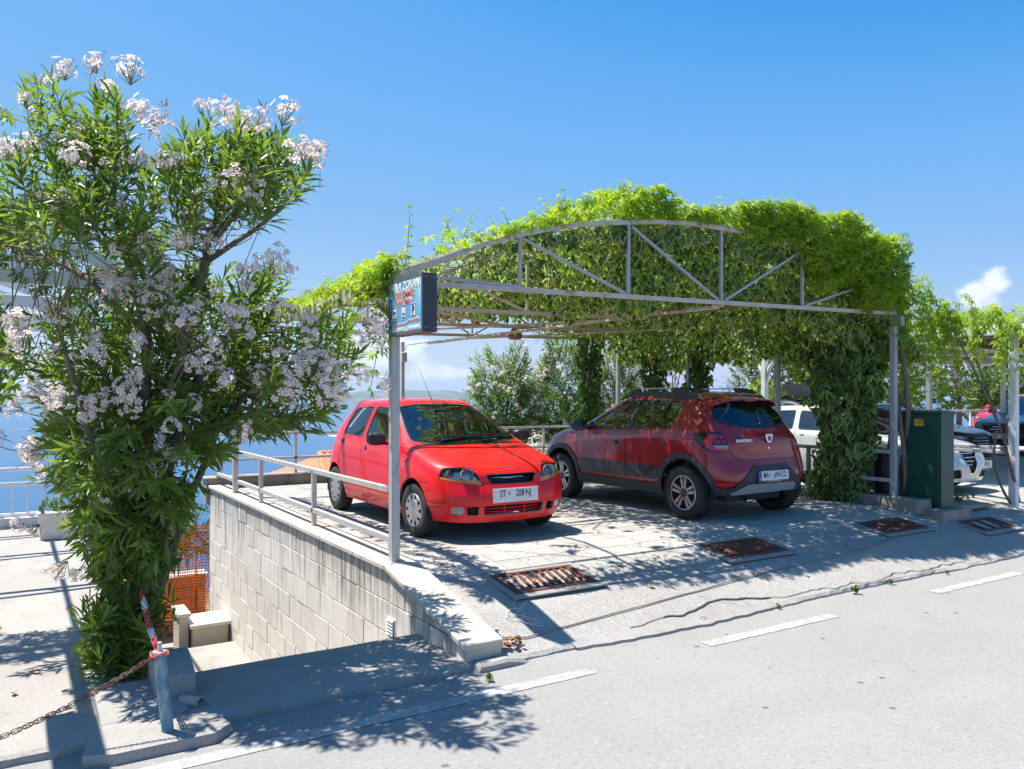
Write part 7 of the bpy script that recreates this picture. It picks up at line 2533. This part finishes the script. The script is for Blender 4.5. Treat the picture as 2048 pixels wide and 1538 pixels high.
bm_ = MB(); bm_.box((0, 0, 0), (.245, .115, .185)); bm_ = bm_.mesh('brick', [pm('orange_brick', (.56, .20, .09), (.46, .15, .07), scale=9, rough=.9, bump=.2, objvar=.14)], bevel=.006)
for i in range(6):
    for j in range(3):
        for k in range(5):
            o = put('brick', bm_, br); o.location = (1.60 + .253 * i + rnd.uniform(-.004, .004), 15.35 + .13 * j, -2.62 + .193 * k)
mb = MB(); mb.box((2.25, 15.47, -1.735), (1.56, .44, .02)); mb.build('white_sheet', pm('white_plastic_sheet', (.72, .70, .67), (.6, .5, .45), scale=7, rough=.6, bump=.6, bscale=14), br)
bush('garden_shrub', 'green shrub tips rising behind the safety netting beside the sea', 'shrub', (2.5, 16.6, -1.15), (1.7, .6, .75), 260, .10, oval_leaf(.22), M_BUSH, None, 5, base_z=-2.6, seed=21)

# house with terracotta roof below the deck
ho = thing('house', 'house below the deck of which only the orange tiled roof shows above the parapet', 'house', (9, 24, -6))
M_TERRA = pm('terracotta_tile', (.58, .205, .10), (.50, .16, .08), scale=3, rough=.85, objvar=.10, bump=.1, c3=(.36, .16, .10), c3scale=1.4)
r0, r1 = at_depth(660, 912, 24.5), at_depth(520, 957, 22.0)
ridge_a, ridge_b = at_depth(640, 909, 25.5), at_depth(1150, 909, 34)
eav_a = at_depth(515, 958, 23.2)
dirv = (ridge_b - ridge_a); dirv.z = 0; dirv.normalize()
down = Vector((dirv.y, -dirv.x, 0)) * 3.4 + Vector((0, 0, -1.25))
mb = MB()
W0 = ridge_a - dirv * 1.6
mb.add([W0 + down, ridge_b + down, ridge_b, ridge_a, W0 + down * .5], [(0, 1, 2, 3), ])
mb.add([W0 + down, ridge_a, W0 - down.reflect(Vector((0, 0, 1))) if False else W0 + Vector((-down.x, -down.y, down.z))], [(0, 1, 2)])
rf = mb.build('roof', M_TERRA, ho)
tl = MB(); tl.tube([(0, 0, 0), (0, 0, 1)], .085, 7, caps=False); tl = None
for i in range(52):
    a = W0 + down + dirv * (.16 * i * 1.25)
    top_ = ridge_a + dirv * max(0, (.20 * i - 1.6))
    s0 = a; s1 = top_ if .20 * i > 1.6 else (W0 + down).lerp(ridge_a, min(1, .20 * i / 1.6)) + Vector((0, 0, 0.0))
    s1 = a - down if .20 * i > 1.6 else s1
    if (s1 - s0).length < .2: continue
    mb = MB(); mb.tube([s0 + Vector((0, 0, .02)), s1 + Vector((0, 0, .02))], .085, 7); mb.build('tile_row', M_TERRA, rf, smooth='all')
mb = MB(); mb.tube([ridge_a + Vector((0, 0, .03)), ridge_b + Vector((0, 0, .03))], .11, 8); mb.tube([W0 + down + Vector((0, 0, .03)), ridge_a + Vector((0, 0, .03))], .10, 8); mb.build('ridge_tile', M_TERRA, rf, smooth='all')
mb = MB(); c_ = (W0 + ridge_b) / 2 + down * .25; mb.box((0, 0, 0), ((ridge_b - W0).length - .6, 4.6, 5), Matrix.Rotation(math.atan2(dirv.y, dirv.x), 3, 'Z')); mb.v = [(x + c_.x - .3 * down.x, y + c_.y - .3 * down.y, z + c_.z - 3.9) for x, y, z in mb.v]; mb.build('house_wall', MATS['cream_render'], ho)

# a small motorboat with its wake out on the water
d_ = camera_ray(92, 858); tt = (SEA_Z - EYE) / d_.z; bp_ = Vector((0, 0, EYE)) + d_ * tt
bt = thing('motorboat', 'tiny white motorboat drawing a white wake on the sea at the left', 'boat', bp_)
mb = MB(); mb.prism([(-3, -1), (2, -1), (4, 0), (2, 1), (-3, 1)], SEA_Z, SEA_Z + 1.0, 'z'); mb.v = [(x + bp_.x, y + bp_.y, z) for x, y, z in mb.v]; mb.build('hull', M_WHITE, bt)
mb = MB(); mb.box((bp_.x, bp_.y, SEA_Z + 1.4), (2.4, 1.4, .8)); mb.build('cabin', M_WHITE, bt)
mb = MB(); mb.prism([(0, -.6), (-55, -2.6), (-55, 2.6), (0, .6)], SEA_Z + .25, SEA_Z + .4, 'z'); Mr = Matrix.Rotation(R(-30), 4, 'Z'); mb.v = [tuple(Mr @ Vector(q) + Vector((bp_.x, bp_.y, 0))) for q in mb.v]; mb.build('wake', pm('wake_foam', (.75, .78, .8), rough=.9), bt)
# hanging lamp under the third truss
lm = thing('hanging_lamp', 'small round brown lamp hanging under the roof truss', 'lamp', (6.0, 10.28, 2.4))
lq = at_v(1030, 668, 10.28)
mb = MB(); mb.lathe([(.0, .12), (.03, .10), (.10, .02), (.115, -.04), (.09, -.08), (0, -.09)], 20, Matrix.Translation(lq) @ Matrix.Rotation(R(90), 4, 'X')); mb.build('lamp_shade', pm('brown_lamp', (.25, .17, .12), (.2, .13, .09), scale=8, rough=.6), lm, smooth=True)
mb = MB(); mb.tube([lq + Vector((0, 0, .1)), lq + Vector((0, 0, .22))], .006, 5); mb.build('lamp_cord', CM['trim'], lm)
# ================================================================ the neighbouring lot: pergola, cars, trees
rp = thing('pergola', 'white steel pergola over the neighbouring car lot with dry vine matting on its roof', 'pergola', (16, 8.6, 0), 0, 'white pergolas')
EU = 11.9
for v in (5.78, 7.0, 10.15):
    mb = MB(); mb.bar((EU, v, -.06), (EU, v, 2.38), .10 if v != 7.0 else .07); mb.build('post', M_WHITE if v != 7.0 else M_BLUEGREY, rp, bevel=.005)
mb = MB()
for s in (1, -1):
    mb.tube([(EU, 10.15 + s * .03, 1.75), (EU, 10.15 + s * .10, 2.0), (EU, 10.15 + s * .26, 2.2), (EU, 10.15 + s * .52, 2.32), (EU, 10.15 + s * .66, 2.35)], .032, 8)
mb.build('fork_bracket', M_WHITE, rp, smooth='all')
for p, q, w, h in (((EU, 5.6, 2.43), (EU, 12.4, 2.43), .09, .13), ((EU - .1, 5.78, 2.43), (24, 5.78, 2.43), .09, .13), ((EU, 12.3, 2.43), (24, 12.3, 2.43), .09, .13), ((22.5, 5.6, 2.43), (22.5, 12.4, 2.43), .09, .13),
                   ((EU, 7.9, 2.40), (22.5, 9.3, 2.40), .16, .05), ((EU, 9.6, 2.40), (22.5, 9.9, 2.40), .16, .05), ((17, 5.7, 2.41), (17, 12.3, 2.41), .07, .09)):
    mb = MB(); mb.bar(p, q, w, h); mb.build('beam', M_WHITE, rp, bevel=.004)
for u, v in ((17, 12.3), (22.5, 11.2), (22.5, 5.8)):
    mb = MB(); mb.bar((u, v, -.05), (u, v, 2.38), .10); mb.build('post', M_WHITE, rp)
# brown dry matting: many stems laid over the beams
M_MAT = pm('dry_reed', (.22, .15, .12), (.32, .23, .18), scale=4, rough=.95, c3=(.16, .10, .09), c3scale=2)
mb = MB()
for k in range(620):
    u = 13.4 + 9 * rnd.random(); v = 7.4 + 4.8 * rnd.random(); a = rnd.uniform(0, 3.14); l = rnd.uniform(.3, .9)
    mb.bar((u - l * math.cos(a), v - l * math.sin(a), 2.52 + rnd.uniform(-.02, .06)), (u + l * math.cos(a), v + l * math.sin(a), 2.52 + rnd.uniform(-.02, .06)), .016, .012)
mb.box((18.0, 9.8, 2.585), (9.0, 4.8, .012))
mb.mi = [0] * len(mb.f)
put('reed_matting', mb.mesh('reed_matting', [M_MAT], recalc=False), rp, kind='stuff')
rc = thing('creeper', 'yellow green creeper spread over the roof of the neighbouring white pergola', 'creeper', (16, 9, 2.6))


def right_top():
    u = 13.2 + 10 * rnd.random() ** 1.1; v = 6.8 + 5.6 * rnd.random()
    m_ = max(0, .55 + noise.noise((u * .5, v * .5, 5)) + .4 * noise.noise((u * 1.6, v * 1.6, 5)))
    return (u, v, 2.58 + (.08 + .34 * m_) * rnd.random())


n_ = 7000
P = np.array([right_top() for _ in range(n_)])
D = unit(n_); D[:, 2] = D[:, 2] * .4 - .3
Nn = unit(n_) * .6; Nn[:, 2] += .9
vv, ff, rim = creeper_leaf()
scatter('leaves', vv, ff, rim, frames(D, Nn) * (.13 * nrng.uniform(.6, 1.2, n_))[:, None, None], P, nrng.uniform(0, 1, n_), M_CREEP, rc, kind='stuff')
# sprays of large leaves hanging round the near corner of this pergola, on bare climbing stems
mb = MB(); LP, LD, LN, LS = [], [], [], []
for k in range(34):
    u = EU + rnd.uniform(-.8, 1.3); v = 5.78 + rnd.uniform(-.5, .25)
    z0 = 2.5 + rnd.uniform(-.1, .3); z1 = z0 - rnd.uniform(.25, .85) * (1.0 if abs(u - EU) < .5 else .7)
    pts = curve((u, v, z0), (u + rnd.uniform(-.35, .35), v + rnd.uniform(-.25, .15), z1), (rnd.uniform(-.2, .2), -.1, .1), 6)
    mb.tube(pts, .004, 4, caps=False)
    for q in pts:
        for s_ in range(2):
            an = rnd.uniform(0, 6.28); LP.append((q[0] + rnd.uniform(-.04, .04), q[1] + rnd.uniform(-.04, .04), q[2])); LD.append((math.cos(an), math.sin(an), -.6)); LN.append((rnd.uniform(-.4, .4), rnd.uniform(-.9, 0), .8)); LS.append(rnd.uniform(.10, .16))
for a, b, bend in (((EU + .1, 5.75, 0), (EU - .85, 6.0, 2.4), (.2, -.1, -.3)), ((EU - .05, 5.8, 0), (EU - .55, 5.7, 1.1), (-.5, 0, 0)), ((EU - .55, 5.7, 1.1), (EU - 1.25, 6.0, 2.5), (.1, 0, 0)), ((EU + .05, 5.75, .2), (EU - .3, 5.7, 1.2), (-.35, 0, .1))):
    mb.tube(curve(a, b, bend, 9), [.02, .02, .018, .018, .016, .015, .014, .012, .010, .008], 6)
put('stems', mb.mesh('stems', [M_BARK], smooth='all', recalc=False), rc, kind='stuff')
F_ = frames(np.array(LD), np.array(LN)) * np.array(LS)[:, None, None]
split_leaves('leaf', 'spray_leaves', creeper_leaf(), M_CREEP, F_, np.array(LP), rc, 240)
railing('railing', 'blue grey single rail running back from the white post beyond the green cabinet', 'rails of the neighbouring lot', ((EU, 5.8), (EU, 12.3)), [(EU, 8.6), (EU, 11.5)], (.76, .70), M_BLUEGREY, .045)
railing('railing', 'white railing at bonnet height behind the dark saloon in the neighbouring lot', 'rails of the neighbouring lot', ((12, 14.2), (34, 14.2)), [(14, 14.2), (18, 14.2), (22.3, 14.2), (26.5, 14.2), (31, 14.2)], (1.02, .5), M_WHITE, .06)


# ---------------------------------------------------------------- further parked cars, from one body plan set to each car's size
def plain_car(label, loc, rotz, paint_mat, sx, sy, sz, lift, nose, wheel_r, roof_box=False, suv=0.0):
    t = thing('parked_car', label, 'car', loc, rotz, 'parked cars')
    LOCAL.add(t.name)
    def q(x, y, z):
        zz = lift + (z - .2) * sz
        if z > .95 and suv == 0: zz -= (z - .95) * .10
        return (x * sx, y * sy, zz)
    def st(c0, c1, c2, c3, x, z3, w3, w2, w1, w0, z2=.56, z1=.38, z0=.205):
        return [q(*p) for p in (c0, c1, c2, c3, (x, w3, z3), (x, w2, z2), (x, w1, z1), (x, w0, z0))]
    S = [
        [q(*p) for p in ((1.79, 0, .70), (1.775, .30, .705), (1.70, .55, .725), (1.52, .735, .745), (1.58, .775, .64), (1.60, .785, .50), (1.59, .78, .36), (1.54, .74, .215))],
        st((1.40, 0, .80), (1.385, .33, .805), (1.31, .63, .82), (1.20, .775, .80), 1.2, .70, .822, .83, .825, .79),
        st((.86, 0, .905), (.84, .36, .908), (.76, .665, .925), (.74, .785, .88), .76, .74, .825, .835, .825, .785),
        st((.42, 0, 1.12), (.405, .33, 1.115), (.35, .60, 1.11), (.40, .79, .91), .40, .76, .826, .838, .825, .785),
        st((-.05, 0, 1.345), (-.06, .30, 1.34), (-.10, .54, 1.315), (.05, .79, .92), .05, .77, .826, .838, .825, .785),
        st((-.5, 0, 1.425), (-.5, .30, 1.418), (-.48, .56, 1.365), (-.40, .79, .94), -.4, .78, .828, .838, .825, .785),
        st((-.98, 0, 1.41), (-.98, .30, 1.402), (-.98, .545, 1.345), (-.93, .782, .97), -.93, .79, .825, .835, .822, .785),
        st((-1.38, 0, 1.34), (-1.37, .29, 1.332), (-1.28, .52, 1.285), (-1.27, .755, 1.00), -1.27, .80, .81, .828, .815, .78),
        [q(*p) for p in ((-1.70, 0, 1.0), (-1.685, .32, .995), (-1.58, .58, .985), (-1.42, .70, .98), (-1.48, .75, .82), (-1.55, .77, .60), (-1.55, .765, .40), (-1.50, .74, .24))],
    ]
    F = [[q(*p) for p in c] for c in ([(1.845, 0, .60), (1.895, 0, .475), (1.895, 0, .335), (1.85, 0, .20)], [(1.83, .31, .605), (1.875, .32, .478), (1.875, .32, .335), (1.835, .31, .20)], [(1.745, .575, .615), (1.785, .60, .485), (1.785, .60, .34), (1.745, .58, .205)])]
    B = [[q(*p) for p in c] for c in ([(-1.76, 0, .84), (-1.85, 0, .58), (-1.85, 0, .40), (-1.80, 0, .24)], [(-1.75, .32, .84), (-1.835, .32, .58), (-1.835, .32, .40), (-1.79, .32, .24)], [(-1.66, .59, .83), (-1.75, .60, .59), (-1.75, .60, .40), (-1.70, .58, .24)])]
    sh = Shell(car_shell(S, F, B, [(i, 2, i + 1, 2, .35) for i in range(2, 7)] + [(i, 3, i + 1, 3, .25) for i in range(1, 8)], levels=2))
    axf, axr, ar = 1.165 * sx, -1.2 * sx, wheel_r + .045
    for s, ok in SIDES:
        for ax in (axf, axr):
            lo = lambda c, n, s=s: c.y * s > .45
            if suv:
                sh.region('cladding', 'y', [(ax + (ar + .06) * math.cos(2 * math.pi * k / 28), wheel_r + .01 + (ar + .06) * math.sin(2 * math.pi * k / 28)) for k in range(28)], lo)
            sh.region('void', 'y', [(ax + ar * math.cos(2 * math.pi * k / 28), wheel_r + .01 + ar * math.sin(2 * math.pi * k / 28)) for k in range(28)], lo)
    P2 = lambda pts: [(q(x, 0, z)[0], q(x, 0, z)[2]) for x, z in pts]
    PX = lambda pts: [(y * sy, q(0, 0, z)[2]) for y, z in pts]
    ws = PX([(-.66, .925), (-.35, .90), (.35, .90), (.66, .925), (.50, 1.30), (.25, 1.33), (-.25, 1.33), (-.50, 1.30)])
    wok = lambda c, n: -.2 * sx < c.x < 1.0 * sx and n.x > .1 and n.z > .2
    sh.region('rubber', 'x', rounded(offset(ws, .014), .05), wok, only=('body',)); sh.region('windscreen', 'x', rounded(ws, .04), wok, only=('body', 'rubber'))
    rw = PX([(-.54, 1.02), (.54, 1.02), (.47, 1.28), (-.47, 1.28)])
    rok = lambda c, n: c.x < -1.1 * sx and n.x < -.2
    sh.region('rubber', 'x', rounded(offset(rw, .014), .05), rok, only=('body',)); sh.region('rear_window', 'x', rounded(rw, .05), rok, only=('body', 'rubber'))
    doors = [(P2([(.80, .88), (.82, .70), (.76, .27), (-.28, .27), (-.32, .60), (-.33, .96), (-.40, 1.345), (-.12, 1.33), (.34, 1.10)]), 0, 0), (P2([(-.34, .60), (-.29, .27), (-.83, .27), (-.90, .50), (-1.05, .66), (-1.08, 1.0), (-1.0, 1.325), (-.415, 1.345), (-.345, .96)]), 0, 0)]
    wins = [P2([(.56, .935), (-.28, .955), (-.36, 1.31), (-.12, 1.295), (.28, 1.08)]), P2([(-.40, .955), (-.98, .985), (-.99, 1.05), (-.94, 1.28), (-.46, 1.312)])]
    side_parts(sh, t, paint_mat, doors, wins, CM['glass'])
    front = lambda c, n: c.x > 1.2 * sx and n.x > .05
    for s in (1, -1):
        lamp = PX([(s * .46, .60), (s * .52, .70), (s * .74, .735), (s * .80, .70), (s * .68, .62)])
        sh.region('lamp%d' % s, 'x', rounded(lamp, .03), front)
    if nose == 'shield':
        sh.region('shield_rim', 'x', rounded(offset(PX([(-.20, .70), (.20, .70), (.13, .48), (.04, .33), (-.04, .33), (-.13, .48)]), .018), .03), front)
        sh.region('grille', 'x', rounded(PX([(-.20, .70), (.20, .70), (.13, .48), (.04, .33), (-.04, .33), (-.13, .48)]), .03), front)
        for s in (1, -1):
            sh.region('intake', 'x', rounded(PX([(s * .22, .26), (s * .62, .26), (s * .68, .38), (s * .28, .40)]), .03), front)
    else:
        sh.region('grille', 'x', rounded(PX([(-.46, .66), (.46, .66), (.40, .46), (-.40, .46)]), .04), front)
        sh.region('intake', 'x', rounded(PX([(-.52, .25), (.52, .25), (.50, .36), (-.50, .36)]), .03), front)
    finish_car(sh, t, paint_mat, 2, 2, CM['glass'], [(-.2 * sx, .84, .818 * sy), (-.98 * sx, .87, .812 * sy)], paint_mat, [(axf, ar, wheel_r + .01), (axr, ar, wheel_r + .01)])
    sh.part('windscreen', 'windscreen', CM['glass'], t, shift=-.006); sh.part('rear_window', 'rear_window', CM['darkglass'], t, shift=-.006)
    sh.part('grille', 'grille', CM['dark'], t, shift=-.03); sh.part('intake', 'lower_intake', CM['dark'], t, shift=-.03); sh.part('shield_rim', 'grille_surround', CM['chrome'], t, shift=.006)
    sh.part('cladding', 'wheel_arch_cladding', CM['clad'], t, shift=.01)
    for s in (1, -1):
        o = sh.part('lamp%d' % s, 'headlight', CM['lens'], t); sh.part('lamp%d' % s, 'reflector', CM['reflector'], o, shift=-.03)
        mirror(t, .48 * sx, s * .95 * sy, q(0, 0, .955)[2], s, paint_mat, CM['mirror'])
    xn = 1.87 * sx
    for k, z in enumerate((.50, .56, .62) if nose != 'shield' else (.40, .46, .52, .58, .64)):
        w_ = .40 * sy if nose != 'shield' else (.06 + .024 * k * 1.2)
        mb = MB(); mb.tube([(xn - .10 * (y / .4) ** 2 - (.035 if z > .58 else 0), y, q(0, 0, z)[2]) for y in lin(-w_, w_, 8)], .008, 6); mb.build('grille_bar', CM['chrome'], t, smooth='all')
    plate(t, 0, 0, 0, 1, 'ST|547·KL' if nose == 'shield' else 'ZG|318·FB', True, CM).location = (1.905 * sx - (.06 if nose == 'shield' else 0), (.40 if nose == 'shield' else 0), q(0, 0, .44 if nose == 'shield' else .41)[2])
    for x in (axf, axr):
        for s in (1, -1):
            wheel(t, x, s * (.745 * sy), wheel_r, .20, s, 'spoke', CM)
    interior(t, [(-.05, .36 * sy, .36 + lift - .2, .50, False), (-.05, -.36 * sy, .36 + lift - .2, .50, False), (-.85 * sx, 0, .42 + lift - .2, 1.15, True)],
             [(.86 * sx, .5), (.86 * sx, .86), (.62 * sx, .92), (.45 * sx, .86), (.45 * sx, .6)], .24, CM, 1.3, (.33 * sx, .36, .88 + lift - .2))
    if roof_box:
        mb = MB(); zr = q(0, 0, 1.46)[2]
        mb.prism(rounded([(-1.25, zr + .06), (-1.15, zr + .42), (.55, zr + .40), (.95, zr + .12), (.85, zr + .06)], .12), -.42, .42, 'y'); mb.build('roof_box', CM['trim'], t, bevel=.04, segs=2, smooth=True)
        for x in (-.9, .0):
            mb = MB(); mb.bar((x, -.6, zr + .03), (x, .6, zr + .03), .05, .03); mb.build('roof_bar', CM['trim'], t)
    return t


PW = paint('white_paint', (.60, .62, .63), amount=.02)
PD = paint('slate_paint', (.030, .045, .062), metal=.3, amount=.03)
PN = paint('navy_paint', (.020, .035, .11), metal=.3, amount=.03)
PR = paint('scarlet_paint', (.62, .008, .014), amount=.02)
plain_car('white hatchback with a shield shaped grille facing the road behind the green cabinet', (12.50, 8.88, -.01), R(-90), PW, 1.165, 1.07, .985, .19, 'shield', .315)
plain_car('dark slate blue saloon with chrome barred grille in the neighbouring lot', (17.6, 11.35, -.01), R(-90), PD, 1.18, 1.08, 1.0, .19, 'bars', .32)
plain_car('navy blue crossover with grey wheel arches facing left at the right edge', (23.4, 10.6, -.01), R(180), PN, 1.17, 1.1, 1.1, .26, 'bars', .36, suv=1.0)
plain_car('scarlet car whose roof and bonnet show above the navy crossover', (27.6, 12.9, .15), R(180), PR, 1.15, 1.06, 1.04, .2, 'bars', .31)
plain_car('dark car carrying a black roof box behind the young bright shrub', (19.8, 15.2, -.01), R(-90), PD, 1.2, 1.08, 1.03, .2, 'bars', .31, roof_box=True)
plain_car('red car far back of which only the roof shows over the crossover', (14.9, 16.2, -.05), R(-90), PR, 1.1, 1.05, 1.02, .2, 'bars', .30)

# ---------------------------------------------------------------- trees and hedges beyond the lot
bush('young_shrub', 'young bright yellow green shrub with a pale stem behind the crossover', 'shrub', (12.75, 10.9, 1.55), (.55, .5, .62), 75, .085, oval_leaf(.28), M_BRIGHT, None, 6, base_z=.2, seed=31, trunk=.03, gap=.4)
GT = 'trees behind the car park'
specs = [((21, 17.5, 1.9), (2.2, 1.6, 2.1), 'rounded dark green tree left of the gap behind the slate blue saloon'), ((25, 18, 2.3), (2.6, 1.8, 2.5), 'broad dark green tree above the slate blue saloon'), ((29.5, 18.5, 2.5), (2.8, 1.8, 2.7), 'dark green tree behind the white post at the right'),
         ((34.5, 19, 2.7), (3.0, 2, 2.9), 'tall green tree above the scarlet car at the right edge'), ((31, 15.5, 1.5), (2.0, 1.2, 1.5), 'low green bush just behind the scarlet car'), ((38, 17, 3), (3.4, 2, 3.2), 'large green tree at the far right of the lot')]
for i, (c_, r_, lb) in enumerate(specs):
    bush('broadleaf_tree' if r_[2] > 1.8 else 'broadleaf_bush', lb, 'tree' if r_[2] > 1.8 else 'shrub', c_, r_, 420, .17, oval_leaf(.30), M_BUSH, GT, 8, base_z=-.3, seed=40 + i, trunk=.14, per=12, gap=.22)
bush('tall_grass_clump', 'pale feathery clump of tall grass behind the dark saloon', 'grass', (23.6, 15.2, .55), (1.6, .6, .8), 200, .26, lance(.03, .25), leafmat('pale_grass', (.16, .20, .05), (.32, .34, .11), trans=.35), None, 3, base_z=-.1, seed=52, per=8)
bush('tall_grass_clump', 'second pale grass clump lower and further left behind the dark saloon', 'grass', (20.6, 14.9, .40), (1.5, .6, .7), 170, .24, lance(.03, .25), MATS['pale_grass'], None, 3, base_z=-.1, seed=53, per=8)
# scrappy growth along the kerb by the cabinet
tp = [np.array([rnd.uniform(10.3, 11.6), rnd.uniform(6.1, 7.2), rnd.uniform(.03, .10)]) for _ in range(70)] + [np.array([rnd.uniform(10.35, 10.9), rnd.uniform(7.2, 12.5), rnd.uniform(.05, .3)]) for _ in range(130)]
F_, P_ = tuft_leaves(tp, [np.array([rnd.uniform(-.6, .6), rnd.uniform(-.6, .6), .8]) for _ in tp], 8, .075, back=.05)
scatter('undergrowth', *oval_leaf(.25), F_, P_, nrng.uniform(0, 1, len(P_)), M_BUSH, None, kind='stuff')

# ---------------------------------------------------------------- the air: one closed box of even haze
hz = bpy.data.materials.new('haze_air'); hz.use_nodes = True
nt = hz.node_tree; nt.nodes.clear()
o_ = nt.nodes.new('ShaderNodeOutputMaterial'); pv_ = nt.nodes.new('ShaderNodeVolumePrincipled')
pv_.inputs['Color'].default_value = (.60, .80, 1.0, 1); pv_.inputs['Density'].default_value = HAZE; pv_.inputs['Anisotropy'].default_value = .2
nt.links.new(pv_.outputs[0], o_.inputs['Volume'])
mb = MB(); mb.box((0, 10000, (SEA_Z - 2 + 260) / 2), (60000, 50000, 260 - SEA_Z + 2))
put('haze', mb.mesh('haze', [hz]), None, kind='stuff')
